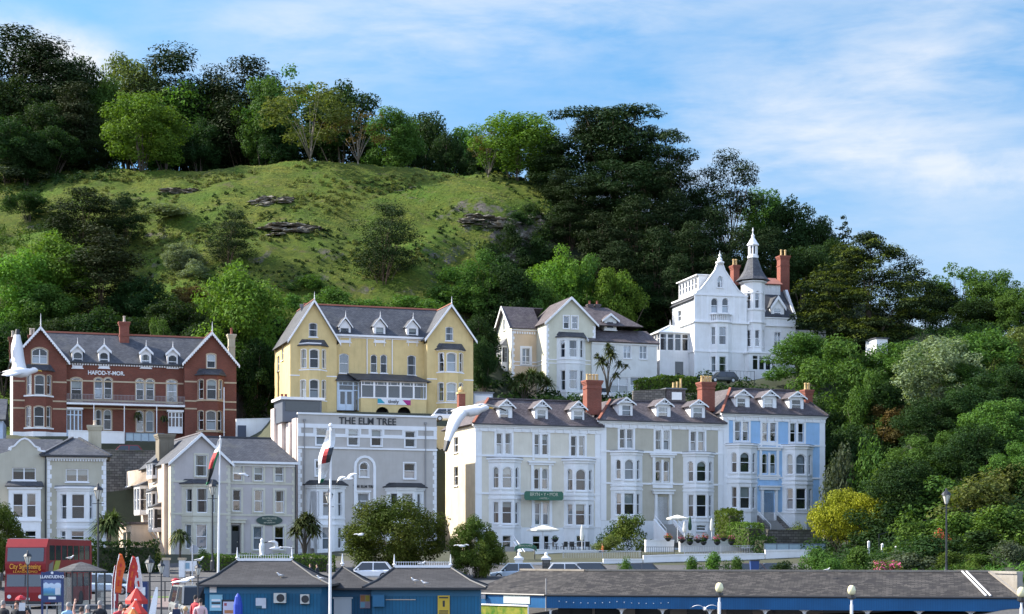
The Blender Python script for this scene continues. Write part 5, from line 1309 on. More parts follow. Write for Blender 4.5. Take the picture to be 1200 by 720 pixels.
# ------------------------------------------------------------------ lilac-grey guest house with a gable, left of the flat-topped one
def lilac():
 c = off(140,490,4.5); loc,rot = PL_LIL
 root = empty('guest_house',loc,rot,'lilac grey gabled guest house with an oval green sign by its door','guest house')
 LI = painted('lilac_render',(.50,.455,.435),.75,.14); SIDE = painted('peach_side_render',(.66,.54,.43),.75,.25); DR = painted('cream_dressing',(.60,.57,.46),.7,.12)
 F = Face(root,(0,0),(1,0)); M = F.off(.8); zb = -2.0; dep = 15.0
 g1 = F.at(*c(585,500))[0]; W_ = M.at(*c(930,500))[0]; zA = F.at(*c(437,88))[1]; zE = F.at(*c(270,232))[1]; gm = g1 / 2; zM = M.at(*c(750,238))[1]
 wall = MB()
 window(F,*rects(c,400,195,462,308),parent=root,trim=DR,tw=.16,sillmat=DR,curtain='drape')
 F.wall(wall,[(0,zb),(g1,zb),(g1,zE),(gm,zA),(0,zE)],0)
 for q in ((600,253,648,330),(710,258,757,332),(820,258,865,335),(597,378,640,492),(710,380,757,495),(820,382,870,500),(705,572,755,695),(818,572,868,695)):
  window(M,*rects(c,*q),parent=root,trim=DR,tw=.22,sillmat=DR)
 u0,u1,z0,z1 = oncl(M,*c(590,565),*c(635,715)); M.holes.append(opening(u0,u1,z0,z1))
 d = MB(); M.ring(d,opening(u0,u1,z0,z1),opening(u0,u1,z0,z1,0,.1),.05,.2); M.box(d,u0 + .1,u1 - .1,z0 + (z1 - z0) * .74,z0 + (z1 - z0) * .79,.06,.2); M.box(d,u0 + .1,u1 - .1,z0,z0 + (z1 - z0) * .74,.12,.18)
 dd = d.build('door',BLACKDOOR,root); g = MB(); g.poly([M.pt(u0,z0 + 1,.17),M.pt(u1,z0 + 1,.17),M.pt(u1,z1,.17),M.pt(u0,z1,.17)]); g.build('pane',GLASS,dd)
 h = MB(); h.lathe([(.02,0),(.05,.02),(.05,.06),(.01,.08)],M.pt(u1 - .25,z0 + 1.1,.06),8); h.build('handle',GOLD,dd)
 p = MB()
 for u in (u0 - .32,u1 + .08): M.box(p,u,u + .24,z0,z1 + .2,-.25,0)
 M.box(p,u0 - .5,u1 + .5,z1 + .2,z1 + .5,-.35,0); M.box(p,u0 - .6,u1 + .6,z1 + .5,z1 + .62,-.45,0); p.build('door_surround',DR,root)
 M.wall(wall,[(g1,zb),(W_,zb),(W_,zM),(g1,zM)],0)
 Face(root,(g1,0),(0,1)).wall(wall,[(0,zb),(.8,zb),(.8,zE),(0,zE)],0); Face(root,(W_,.8),(0,1)).wall(wall,[(0,zb),(9,zb),(9,zM),(0,zM)],0)
 Lf = Face(root,(0,dep),(0,-1))
 for q in ((36,282,52,360),(176,260,190,340)): window(Lf,*rects(c,*q),parent=root,sillmat=TRIMW)
 Lf.wall(wall,[(0,zb),(dep,zb),(dep,zE),(0,zE)],2); Face(root,(g1,dep),(-1,0)).wall(wall,[(0,zb),(g1,zb),(g1,zE),(0,zE)],0); Face(root,(W_,9.8),(-1,0)).wall(wall,[(0,zb),(W_ - g1,zb),(W_ - g1,zM),(0,zM)],0)
 wall.build('wall',[LI,DARKROOM,SIDE],root)
 gable_roof(root,F,0,g1,gm,zE,zA,dep,SLATE,over=.3,front=.35,barge=TRIMW,bargeh=.3,fin=0,ridge=SLATEP)
 zr = M.off(4).at(*c(700,106))[1]; r = MB()
 r.slab([(gm,.4,zM + .1),(W_ + .15,.4,zM + .1),(W_ - 1.4,5.0,zr),(gm,5.0,zr)],.14); r.slab([(gm,10,zM),(W_ + .15,10,zM),(W_ - 1.4,5,zr),(gm,5,zr)],.14); r.slab([(W_ + .15,.4,zM + .1),(W_ + .15,10,zM),(W_ - 1.4,5.0,zr)],.14)
 rf = r.build('roof',SLATE,root); q = MB(); M.box(q,g1 + .3,W_ + .1,zM - .1,zM + .12,-.55,-.38); M.box(q,g1,W_,zM - .34,zM - .1,-.1,.02); q.build('gutter',TRIMW,rf)
 q = MB(); q.prism([(gm,4.85,zr - .05),(gm,5,zr + .13),(gm,5.15,zr - .05)],(W_ - 1.4 - gm,0,0)); q.build('ridge',BLACKM,rf)
 t = MB()
 for y in (345,512): z = M.at(*c(700,y))[1]; M.box(t,g1 + .01,W_,z - .09,z + .09,-.06,.02); F.box(t,-.02,g1 + .02,z - .09 + .05,z + .14,-.06,.02)
 quoins(F,t,0,1,zb,zE - .2,.36); quoins(F,t,g1,-1,zb,zE - .2,.36); quoins(M,t,W_,-1,zb,zM - .4,.36)
 t.build('trim',DR,root)
 fs,ln,pl = bay_faces(root,F,*[c(x,400)[0] for x in (328,390,478,520)],.9,c(0,430)[1]); z = fs[1].at(*c(430,348))[1]
 for w_ in ((0,350,372,382,498,'drape'),(1,408,370,465,500,'drape'),(2,490,375,506,500,'none'),(0,346,560,378,690,'net'),(1,405,560,462,690,'net'),(2,488,562,505,690,'net')): window(fs[w_[0]],*rects(c,*w_[1:5]),parent=root,sill=False,curtain=w_[5])
 b = MB(); bay_walls(b,fs,ln,zb,z); w = b.build('bay_wall',[DR,DARKROOM],root); bay_roof(root,F,pl,z + .1,.4,SLATE)
 d = MB(); bay_band(d,F,pl,.14,z - .2,z + .01)
 for y in (512,545): zz = fs[1].at(*c(430,y))[1]; bay_band(d,F,pl,.07,zz - .1,zz + .1)
 d.pieces('bay_moulding',DR,w)
 # oriels and bays on the sunny side
 def oriel(x0,x1,y0,y1,d0,d1,pr,wins,bracket=False):
  z1 = Lf.at(*c((x0 + x1) / 2,y0))[1]; z0_ = Lf.at(*c((x0 + x1) / 2,y1))[1]
  q = MB(); f1 = Face(root,(-pr,d1),(0,-1)); f2 = Face(root,(-pr,d0),(1,0)); L1 = d1 - d0
  zz0,zz1 = z0_ + (z1 - z0_) * .12,z1 - (z1 - z0_) * .1
  n = max(1,int(L1 / 1.1))
  for i in range(n): window(f1,0,0,0,0,root,uz=(L1 * (i + .08) / n,L1 * (i + .92) / n,zz0,zz1),sill=False,fw=.06)
  window(f2,0,0,0,0,root,uz=(.1,pr - .1,zz0,zz1),sill=False,fw=.06)
  f1.wall(q,[(0,z0_),(L1,z0_),(L1,z1),(0,z1)],0,1,.16,.3); f2.wall(q,[(0,z0_),(pr,z0_),(pr,z1),(0,z1)],0,1,.16,.3)
  q.box(-pr,0,d1 - .02,d1,z0_,z1,0); q.box(-pr + .02,0,d0 + .02,d1 - .03,z0_ - .1,z0_,0)
  o = q.build('oriel',[TRIMW,DARKROOM],root)
  r_ = MB(); r_.add([(-pr - .15,d0 - .15,z1),(.05,d0 - .15,z1),(.05,d1 + .15,z1),(-pr - .15,d1 + .15,z1),(.03,d0 + .2,z1 + .5),(.03,d1 - .2,z1 + .5)],[(0,1,4),(3,0,4,5),(2,3,5),(0,3,2,1)]); r_.build('oriel_roof',SLATE,o)
  if bracket:
   k = MB(); k.bar((-pr + .1,d0 + .2,z0_ - .1),(-.02,d0 + .2,z0_ - 1.3),.1); k.bar((-pr + .1,d1 - .2,z0_ - .1),(-.02,d1 - .2,z0_ - 1.3),.1); k.build('bracket',TRIMW,o)
 oriel(100,155,253,328,6.6,9.2,.55,2); oriel(96,155,398,505,6.6,9.2,.6,2); oriel(0,50,380,520,11.2,14.2,.9,2); oriel(118,190,478,600,3.6,6.0,1.0,2,True)
 K = MB(); K.box(-.35,.02,1.4,2.6,zb,Lf.at(*c(240,245))[1],0); K.build('chimney_breast',SIDE,root)
 K = MB(); K.box(-2.4,-.02,7.5,14.5,zb,Lf.at(*c(60,572))[1],0); K.box(-2.6,-.02,7.3,14.7,Lf.at(*c(60,572))[1] + .002,Lf.at(*c(60,565))[1] + .1,1); ex = K.build('side_extension',[SIDE,SLATEP],root)
 kf = Face(root,(-2.4,7.5),(1,0));
 a,b_ = oncl(Lf,145,620,160,640)[2:]
 q = MB(); q.box(-2.44,-2.41,8,9.6,zb + 1.8,zb + 4.2); q.box(-2.44,-2.41,10.2,11.8,zb + 1.8,zb + 4.2); q.build('window',plain('dark_pane',(.03,.04,.05),.1),ex)
 Q = F.off(6.5); a = Q.at(*c(234,80)); b_ = Q.at(*c(278,80)); chimney(root,1.1,8.2,zE,a[1],1.5,1.8,painted('stained_render',(.22,.19,.14),.9,.4),[],POTPALE)
 p = MB(); M.box(p,W_ - .1,W_,zb,zM - .1,-.12,-.02); p.build('drainpipe',BLACKM,root)
 return root,F,M
LIL,LF,LM = lilac()
u0,u1,z0,z1 = oncl(LM,300.4,604.5,331,615.6,-.1)
sg = empty('oval_sign',LIL.matrix_basis @ LM.pt((u0 + u1) / 2,(z0 + z1) / 2,-.1),PL_LIL[1],'oval dark green sign with pale lettering on the lilac guest house','sign')
mb = MB(); w2,h2 = (u1 - u0) / 2,(z1 - z0) / 2; mb.prism([(w2 * math.cos(a) * (1 if abs(math.cos(a)) < .9 else 1),-.03,h2 * math.sin(a)) for a in np.linspace(0,2 * math.pi,37)[:-1]],(0,.1,0)); mb.build('board',plain('bottle_green',(.008,.045,.035),.35),sg)
text('BELLE VUE HOUSE',.25,GOLD,sg,(0,-.04,.2),(1,0,0),squash=.72); text('HOTEL',.17,GOLD,sg,(0,-.04,-.03),(1,0,0)); text('BED & BREAKFAST',.18,GOLD,sg,(0,-.04,-.24),(1,0,0),squash=.8)
# ------------------------------------------------------------------ beige pair of houses at the left edge
def left_house():
 c = off(0,480,4.5); loc,rot = PL_LEFT
 root = empty('guest_house',loc,rot,'beige house with a curved gable and white bays at the left edge','guest house')
 BE = painted('beige_render',(.49,.455,.355),.75,.14)
 F = Face(root,(0,0),(1,0)); zb = -2; dep = 7; um = F.at(*c(240,450))[0]; W_ = F.at(*c(560,450))[0]; zE = F.at(*c(400,245))[1]
 z = lambda y: F.at(*c(300,y))[1]; u = lambda x: F.at(*c(x,300))[0]
 P1 = Face(root,(0,0),(1,0)); P2 = Face(root,(0,0),(1,0))
 window(P1,*rects(c,65,307,188,373),parent=root,sillmat=TRIMW,bars='mull',curtain='blind'); window(P2,*rects(c,347,313,466,382),parent=root,sillmat=TRIMW,bars='mull',curtain='blind')
 wall = MB(); out = [(0,zb),(um,zb),(um,z(225)),(u(208),z(222)),(u(203),z(205)),(u(185),z(200)),(u(165),z(178)),(u(150),z(165)),(u(130),z(158)),(u(110),z(165)),(u(95),z(178)),(u(75),z(200)),(u(55),z(205)),(u(50),z(222)),(0,z(240))]
 P1.wall(wall,out,0); P2.wall(wall,[(um + .002,zb),(W_,zb),(W_,zE),(um + .002,zE)],0)
 Face(root,(W_,0),(0,1)).wall(wall,[(0,zb),(dep,zb),(dep,zE),(0,zE)],0); Face(root,(0,dep),(0,-1)).wall(wall,[(0,zb),(dep,zb),(dep,zE),(0,zE)],0); Face(root,(W_,dep),(-1,0)).wall(wall,[(0,zb),(W_,zb),(W_,zE),(0,zE)],0)
 wall.build('wall',[BE,DARKROOM],root)
 t = MB(); seg = out[2:-1]
 for a,b in zip(seg[:-1],seg[1:]): t.bar(F.pt(a[0],a[1] + .05,.05),F.pt(b[0],b[1] + .05,.05),.3,.16)
 quoins(F,t,u(248),1,zb,z(255)); quoins(F,t,W_,-1,zb,z(255))
 F.box(t,um + .02,W_ + .1,zE - .3,zE - .1,-.1,.02)
 k = 22
 for i in range(k): uu = um + .2 + (W_ - um - .3) * i / (k - 1); F.box(t,uu - .07,uu + .07,zE - .5,zE - .301,-.14,.02)
 t.build('trim',TRIMW,root)
 r = MB(); e = .45; zr = F.off(3.4).at(*c(375,150))[1]; ap = (u(375) + .1,3.3,zr); ap2 = (u(375) + .7,3.9,zr)
 A = [(um - .45,-e,zE),(W_ + e,-e,zE),(W_ + e,dep + e,zE),(um - .45,dep + e,zE)]
 r.slab([A[0],A[1],ap2,ap],.14); r.slab([A[1],A[2],ap2],.14); r.slab([A[2],A[3],ap,ap2],.14); r.slab([A[3],A[0],ap],.14)
 zr2 = F.off(3.4).at(*c(150,155))[1]; r.slab([(-.5,.4,z(235)),(um + 1.5,.4,z(235)),(um + 1.5,3.6,zr2),(-.5,3.6,zr2)],.12); r.slab([(-.5,7.2,z(235)),(um + 1.5,7.2,z(235)),(um + 1.5,3.6,zr2),(-.5,3.6,zr2)],.12)
 rf = r.build('roof',SLATE,root); q = MB()
 for a,b in ((A[0],ap),(A[1],ap2)): q.bar(Vector(a) + Vector((0,0,.06)),Vector(b) + Vector((0,0,.06)),.26,.12)
 q.build('hip_tiles',SLATE,rf)
 q = MB(); F.box(q,um - .5,W_ + e,zE - .09,zE + .06,-e - .12,-e); F.box(q,um - .06,um + .06,zb,zE,-.14,-.02); q.build('gutter',BLACKM,rf)
 # square bay on the left, canted bay on the right
 x0,x1 = u(47),u(216); Bf = Face(root,(0,-.8),(1,0)); zt = Bf.at(*c(130,408))[1]
 for q in ((68,443,122,570),(140,443,190,570),(68,640,122,700),(132,640,190,700)): window(Bf,*rects(c,*q),parent=root,sill=False,curtain='none',fw=.06)
 b = MB(); Bf.wall(b,[(x0,zb),(x1,zb),(x1,zt),(x0,zt)],0,1,.2,.4); b.box(x0,x0 + .03,-.78,0,zb,zt,0); b.box(x1 - .03,x1,-.78,0,zb,zt,0); w = b.build('bay_wall',[WHITE,DARKROOM],root)
 d = MB(); Bf.box(d,x0 - .12,x1 + .12,zt - .2,zt,-.14,.8); zz = Bf.at(*c(130,585))[1]; Bf.box(d,x0 - .08,x1 + .08,zz - .1,zz + .1,-.1,.8); d.pieces('bay_moulding',TRIMW,w)
 d = MB(); d.slab([(x0 - .3,-1.1,zt + .08),(x1 + .3,-1.1,zt + .08),(x1 + .1,-.02,zt + .55),(x0 - .1,-.02,zt + .55)],.1); d.build('bay_roof',SLATE,w)
 fs,ln,pl = bay_faces(root,F,*[c(x,400)[0] for x in (300,352,470,508)],.95,c(0,480)[1]); zt = fs[1].at(*c(400,412))[1]
 for q in ((0,320,446,350,580),(1,377,446,447,578),(2,473,448,492,580),(0,318,640,345,700),(1,375,640,445,700)): window(fs[q[0]],*rects(c,*q[1:5]),parent=root,sill=False,curtain='none',fw=.07)
 b = MB(); bay_walls(b,fs,ln,zb,zt); w = b.build('bay_wall',[WHITE,DARKROOM],root); d = MB(); bay_band(d,F,pl,.1,zt - .3,zt - .1); bay_band(d,F,pl,.26,zt - .099,zt + .08)
 for y in (590,625): zz = fs[1].at(*c(400,y))[1]; bay_band(d,F,pl,.08,zz - .08,zz + .08)
 d.pieces('bay_moulding',TRIMW,w); q = MB(); bay_band(q,F,pl,.22,zt + .081,zt + .2); q.build('bay_roof',LEAD,w)
 Q = F.off(4.2); a = Q.at(*c(466,85)); b_ = Q.at(*c(534,85)); chimney(root,(a[0] + b_[0]) / 2,4.2,zE,a[1],b_[0] - a[0],1.4,painted('cream_chimney',(.52,.46,.33),.8,.3),[.5],POTPALE)
left_house()
def edge_house():
 root = empty('house',P(-22,648 + 60,168),R(14),'pale blue house edge cut by the left side of the photo','house')
 F = Face(root,(0,0),(1,0)); W_ = F.at(3,560)[0]; zt = F.at(0,492)[1]; w = MB(); window(F,-16,560,-6,590,parent=root,sillmat=TRIMW)
 F.wall(w,[(0,-1),(W_,-1),(W_,zt),(0,zt)],0); w.box(0,W_,.01 + 1.6,8,-1,zt,0); Face(root,(W_,0),(0,1)).wall(w,[(0,-1),(8,-1),(8,zt),(0,zt)],0)
 w.build('wall',[painted('pale_blue_render',(.42,.52,.66),.7,.15),DARKROOM],root)
 r = MB(); r.slab([(-.3,-.4,zt),(W_ + .3,-.4,zt),(W_ + .3,4,zt + 2.4),(-.3,4,zt + 2.4)],.15); r.slab([(-.3,8.3,zt),(W_ + .3,8.3,zt),(W_ + .3,4,zt + 2.4),(-.3,4,zt + 2.4)],.15); r.build('roof',SLATE,root)
edge_house()
# ------------------------------------------------------------------ cream villa
def cream_villa():
 c = off(575,335,5.145); loc,rot = PL_CRM
 root = empty('villa',loc,rot,'cream villa with a pointed gable and a low right wing on the slope','villa')
 C1 = painted('ivory_render',(.62,.60,.47),.75,.14); PE = painted('peach_render',(.66,.50,.33),.75,.14); WW = painted('villa_white',(.70,.70,.66),.7,.14)
 F = Face(root,(0,0),(1,0)); zb = -3; dep = 9.0
 g1 = F.at(*c(632,400))[0]; gm = F.at(*c(483,200))[0]; zA = F.at(*c(483,75))[1]; zE = F.at(*c(338,218))[1]
 wall = MB()
 for q in ((440,183,473,258),(490,185,525,260)): window(F,*rects(c,*q),parent=root,trim=TRIMW,tw=.14,sillmat=TRIMW,curtain='none')
 F.wall(wall,[(0,zb),(g1,zb),(g1,zE),(gm,zA),(0,zE)],0)
 Lf = Face(root,(0,4.0),(0,-1)); Lf.wall(wall,[(0,zb),(4,zb),(4,zE),(0,zE)],0)
 Wf = Face(root,(0,4.0),(1,0)); w0 = Wf.at(*c(126,450))[0]; zW = Wf.at(*c(190,258))[1]
 window(Wf,*rects(c,190,378,236,473),parent=root,trim=TRIMW,tw=.3,sillmat=TRIMW,curtain='net',bars='double')
 Wf.wall(wall,[(w0,zb),(0,zb),(0,zW),(w0,zW)],2)
 wd = 6.5; Ef = Face(root,(w0,4 + wd),(0,-1)); zG = Ef.at(*c(75,135))[1]; zG = max(zG,zW + 2.5)
 window(Ef,0,0,0,0,root,uz=(wd / 2 - .4,wd / 2 + .4,zW + .1,zW + 1.6),trim=TRIMW,tw=.1,sillmat=TRIMW)
 Ef.wall(wall,[(0,zb),(wd,zb),(wd,zW),(wd / 2,zG),(0,zW)],0)
 Face(root,(g1,0),(0,1)).wall(wall,[(0,zb),(dep,zb),(dep,zE),(0,zE)],0); Face(root,(g1,10.5),(-1,0)).wall(wall,[(0,zb),(g1 - w0,zb),(g1 - w0,zW),(0,zW)],0)
 RW = Face(root,(0,-.4),(1,0)); r0 = g1 + .02; r1 = RW.at(*c(1003,450))[0]; zR = RW.at(*c(820,345))[1]; rd = 6
 for q in ((705,360,748,410),(800,362,846,438),(897,362,942,442)): window(RW,*rects(c,*q),parent=root,trim=TRIMW,tw=.08,sillmat=TRIMW,bars='double',curtain='net')
 window(RW,*rects(c,716,552,830,648),parent=root,trim=None,sill=False,bars='cross',curtain='net'); window(RW,*rects(c,842,552,945,650),parent=root,trim=None,sill=False,bars='cross',curtain='net')
 RW.wall(wall,[(r0 - .7,zb),(r1,zb),(r1,zR),(r0 - .7,zR)],3)
 Face(root,(r1,-.4),(0,1)).wall(wall,[(0,zb),(rd,zb),(rd,zR),(0,zR)],3); Face(root,(r0 - .7,.3),(0,-1)).wall(wall,[(0,zb),(.7,zb),(.7,zR),(0,zR)],3)
 Face(root,(r1,rd - .4),(-1,0)).wall(wall,[(0,zb),(r1 - r0,zb),(r1 - r0,zR),(0,zR)],3)
 wall.build('wall',[C1,DARKROOM,PE,WW],root)
 gable_roof(root,F,0,g1,gm,zE,zA,8.5,SLATEP,over=.35,front=.4,barge=TRIMW,bargeh=.34,fin=0)
 zr = zA - .35; r = MB()
 r.slab([(w0 - .45,3.6,zW),(.6,3.6,zW),(.6,4 + wd / 2,zG + .15),(w0 - .45,4 + wd / 2,zG + .15)],.13); r.slab([(w0 - .45,4.4 + wd,zW),(.6,4.4 + wd,zW),(2,4 + wd / 2,zG + .15),(w0 - .45,4 + wd / 2,zG + .15)],.13)
 B_ = F.off(5); m1 = B_.at(*c(720,128)); m2 = B_.at(*c(858,268))
 zlow = m2[1]; r.slab([(gm,1.2,zlow),(m2[0],1.2,zlow),(m1[0],6,m1[1]),(gm,6,m1[1])],.13); r.slab([(m2[0],1.2,zlow),(m2[0],11,zlow),(m1[0],6,m1[1])],.13); r.slab([(gm,11,zlow),(m2[0],11,zlow),(m1[0],6,m1[1]),(gm,6,m1[1])],.13)
 zt2 = RW.off(3).at(*c(820,270))[1]; r.slab([(r0 - 1.3,-.8,zR + .05),(r1 + .25,-.8,zR + .05),(r1 - .3,2.6,zt2),(r0 - 1.3,2.6,zt2)],.13); r.slab([(r0 - 1.3,6,zR),(r1 + .25,6,zR),(r1 - .3,2.6,zt2),(r0 - 1.3,2.6,zt2)],.13); r.slab([(r1 + .25,-.8,zR + .05),(r1 + .25,6,zR),(r1 - .3,2.6,zt2)],.13)
 rf = r.build('roof',SLATEP,root); q = MB()
 for y0,y1 in ((3.5,4 + wd / 2),(4.5 + wd,4 + wd / 2)): q.bar((w0 - .48,y0,zW - .08),(w0 - .48,y1,zG + .06),.06,.3)
 q.build('barge_board',TRIMW,rf)
 u_ = r0 - 1.3; q = MB(); q.bar((u_ - .03,-.85,zR - .02),(u_ - .03,2.6,zt2 - .05),.07,.3); RW.box(q,r0 - .7,r1 + .1,zR - .28,zR - .02,-.14,.02); q.build('fascia',TRIMW,rf)
 d = dormer(root,B_.off(-2.4),*c(722,168),rects(c,700,215,742,258),104 / 5.145,-.8,2.5,SLATEP,WW,TRIMW,fin=0,bh=.28,over=.35)
 t = MB()
 quoins(F,t,0,1,zb,zE - .3,.4); quoins(F,t,g1,-1,zb,zE - .3,.4); quoins(Wf,t,w0,1,zb,zW - .4,.4)
 for y in (448,470): z = F.at(*c(450,y))[1]; F.box(t,-.03,g1 + .02,z - .06,z + .06,-.05,.02); Lf.box(t,0,4.02,z - .06,z + .06,-.05,.02); Wf.box(t,w0,0,z - .06,z + .06,-.05,.02)
 n = 9
 for i in range(n): u = w0 + .5 + (-.8 - w0) * i / (n - 1); Wf.box(t,u - .1,u + .1,zW - .75,zW - .45,-.12,.02)
 Wf.box(t,w0,0,zW - .3,zW - .05,-.12,.02)
 t.build('trim',TRIMW,root)
 fs,ln,pl = bay_faces(root,F,*[c(x,400)[0] for x in (398,452,535,572)],1.0,c(0,400)[1]); zt = fs[1].at(*c(495,306))[1]
 for q in ((0,420,328,447,432),(1,474,328,521,430),(2,541,330,559,434),(0,422,510,449,630),(1,474,510,522,622),(2,541,512,559,630)): window(fs[q[0]],*rects(c,*q[1:5]),parent=root,sill=False,curtain='drape',fw=.07)
 b = MB(); bay_walls(b,fs,ln,zb,zt); w = b.build('bay_wall',[painted('villa_bay_white',(.74,.75,.73),.6,.1),DARKROOM],root); bay_roof(root,F,pl,zt,.7,SLATE)
 d = MB()
 for y in (442,466,640): z = fs[1].at(*c(495,y))[1]; bay_band(d,F,pl,.08,z - .08,z + .08)
 d.pieces('bay_moulding',TRIMW,w)
 # oriel on the end wall, on a post
 z1 = Ef.at(*c(60,378))[1]; z0 = Ef.at(*c(60,525))[1]; pr = .9; y0,y1 = 5.6,8.8; q = MB(); f1 = Face(root,(w0 - pr,y1),(0,-1)); f2 = Face(root,(w0 - pr,y0),(1,0))
 zw0 = z0 + (z1 - z0) * .32
 for i in range(3): window(f1,0,0,0,0,root,uz=(3.2 * (i + .1) / 3,3.2 * (i + .9) / 3,zw0,z1 - .2),sill=False,bars='grid',fw=.05)
 window(f2,0,0,0,0,root,uz=(.12,pr - .08,zw0,z1 - .2),sill=False,bars='grid',fw=.05)
 f1.wall(q,[(0,z0),(3.2,z0),(3.2,z1),(0,z1)],0,1,.16,.3); f2.wall(q,[(0,z0),(pr,z0),(pr,z1),(0,z1)],0,1,.16,.3); q.box(w0 - pr,w0,y1,y1 + .02,z0,z1); q.box(w0 - pr + .01,w0,y0 + .01,y1,z0 - .12,z0 - .002)
 o = q.build('oriel',[TRIMW,DARKROOM],root); r_ = MB(); r_.add([(w0 - pr - .15,y0 - .15,z1),(w0,y0 - .15,z1),(w0,y1 + .15,z1),(w0 - pr - .15,y1 + .15,z1),(w0 - .02,y0 + .5,z1 + 1.1),(w0 - .02,y1 - .5,z1 + 1.1)],[(0,1,4),(3,0,4,5),(2,3,5),(0,3,2,1)]); r_.build('oriel_roof',LEAD,o)
 r_ = MB(); r_.box(w0 - pr + .05,w0 - pr + .35,y0 + .1,y0 + .4,zb,z0 - .13); r_.build('post',C1,o)
 for x,n in ((600,1),(645,1)):
  k = F.off(6).at(*c(x,108)); chimney(root,k[0],6.2,k[1] - 1.6,k[1] - .1,.6,.6,SLATEP,[.5],CHIMBRICK)
 return root,F
CRV,CF = cream_villa()
# ------------------------------------------------------------------ white villa with a turret
def white_villa():
 c = off(760,260,3.6); loc,rot = PL_WHT
 root = empty('villa',loc,rot,'white villa with a slate turret, stepped gable and tall red chimneys','villa')
 F = Face(root,(0,0),(1,0)); zb = -3; dep = 9
 WV = painted('villa_white_paint',(.80,.80,.79),.55,.12)
 g1 = F.at(*c(415,450))[0]; gm = F.at(*c(302,200))[0]; z = lambda y: F.at(*c(300,y))[1]; u = lambda x: F.at(*c(x,350))[0]
 for q in ((264,322,292,385),(310,322,337,385)): window(F,*rects(c,*q),parent=root,trim=TRIMW,tw=.1,arch=.5,sillmat=TRIMW,curtain='half')
 window(F,*rects(c,290,230,313,278),parent=root,trim=TRIMW,tw=.08,arch=.5,sillmat=TRIMW,curtain='blind')
 zE = z(318)
 wall = MB()
 out = [(0,zb),(g1,zb),(g1,zE),(u(398),z(300)),(u(380),z(288)),(u(356),z(255)),(u(338),z(228)),(u(322),z(205)),(u(318),z(192)),(u(312),z(178)),(u(292),z(178)),(u(286),z(192)),(u(282),z(205)),(u(266),z(228)),(u(246),z(256)),(u(222),z(288)),(u(204),z(300)),(0,zE)]
 F.wall(wall,out,0)
 Lf = Face(root,(0,dep),(0,-1)); zL = zE - .4
 window(Lf,*rects(c,124,375,138,420),parent=root,trim=TRIMW,tw=.08,sillmat=TRIMW)
 Lf.wall(wall,[(0,zb),(dep,zb),(dep,zL),(0,zL)],0)
 r1 = F.at(*c(620,450))[0]; RF_ = Face(root,(0,1.2),(1,0)); rA = RF_.at(*c(497,450))[0]; r1 = RF_.at(*c(620,450))[0]; zR = RF_.at(*c(560,405))[1]
 window(RF_,*rects(c,530,465,558,545),parent=root,trim=TRIMW,tw=.1,bars='cross',sill=False)
 RF_.wall(wall,[(g1 - .2,zb),(r1,zb),(r1,zR),(g1 - .2,zR)],0)
 Rs = Face(root,(r1,1.2),(0,1)); Rs.wall(wall,[(0,zb),(dep - 1.2,zb),(dep - 1.2,zR),(5.5,zR + 4.4),(4.6,zR + 4.8),(3.2,zR + 4.4),(0,zR)],0)
 Face(root,(g1,0),(0,1)).wall(wall,[(0,zb),(1.2,zb),(1.2,zE),(0,zE)],0)
 Face(root,(r1,dep),(-1,0)).wall(wall,[(0,zb),(r1,zb),(r1,zR),(0,zR)],0)
 wall.build('wall',[WV,DARKROOM],root)
 t = MB(); seg = out[2:]
 for a,b in zip(seg[:-1],seg[1:]): t.bar(F.pt(a[0],a[1] + .04,.12),F.pt(b[0],b[1] + .04,.12),.42,.14)
 for y,e in ((310,.14),(425,.28),(548,.12)):
  zz = z(y); F.box(t,-e,g1 + e,zz - .12,zz + .1,-e,.02); Lf.box(t,0,dep,zz - .12,zz + .1,-e,.02)
  if y > 400: RF_.box(t,g1 + .02,r1 + e,zz - .12,zz + .1,-e,.02)
 for x in (197,225,248,360,384,408): uu = u(x); F.box(t,uu - .14,uu + .14,z(424),z(312),-.06,.02)
 for x in (250,275,302,328,352): uu = u(x); F.box(t,uu - .07,uu + .07,z(309),min(z(250),z(178 + abs(x - 302) * 1.15) - .3),-.04,.02)
 RF_.box(t,g1,r1 + .15,zR - .15,zR + .12,-.18,.02); F.box(t,-.06,.3,zb,zE,-.05,.02)
 t.bar((r1 - .02,1.1,zR + .05),(r1 - .02,4.4,zR + 4.5),.4,.16); t.bar((r1 - .02,dep,zR + .05),(r1 - .02,6.6,zR + 4.5),.4,.16)
 t.build('trim',TRIMW,root)
 q = MB(); q.lathe([(.5,0),(.62,.15),(.62,.3),(.3,.45),(.36,.6),(.34,.75),(.12,1.0),(.2,1.15),(.2,1.3),(.05,1.45),(.02,1.9)],F.pt(gm,z(178),.1),12); q.build('finial',TRIMW,root)
 # balustrade under the arched pair and the bay below
 fs,ln,pl = bay_faces(root,F,*[c(x,480)[0] for x in (257,290,336,352)],.9,c(0,500)[1]); zt = fs[1].at(*c(312,425))[1]
 for q in ((0,264,443,281,518),(1,298,443,328,518),(0,264,568,282,635),(1,298,568,328,635)): window(fs[q[0]],*rects(c,*q[1:5]),parent=root,sill=False,fw=.07,curtain='drape')
 b = MB(); bay_walls(b,fs,ln,zb,zt); w = b.build('bay_wall',[WV,DARKROOM],root); d = MB(); bay_band(d,F,pl,.25,zt + .001,zt + .2); zz = fs[1].at(*c(312,548))[1]; bay_band(d,F,pl,.1,zz - .1,zz + .1)
 bay_band(d,F,pl,.05,zt + .201,zt + .3)
 zq = fs[1].at(*c(312,390))[1]; bay_band(d,F,pl,.1,zq,zq + .14)
 for f,l in zip(fs,ln):
  n = max(2,int(l / .28))
  for i in range(n): uu = l * (i + .5) / n; f.box(d,uu - .05,uu + .05,zt + .3,zq,.05,.15)
 d.build('balustrade',TRIMW,w)
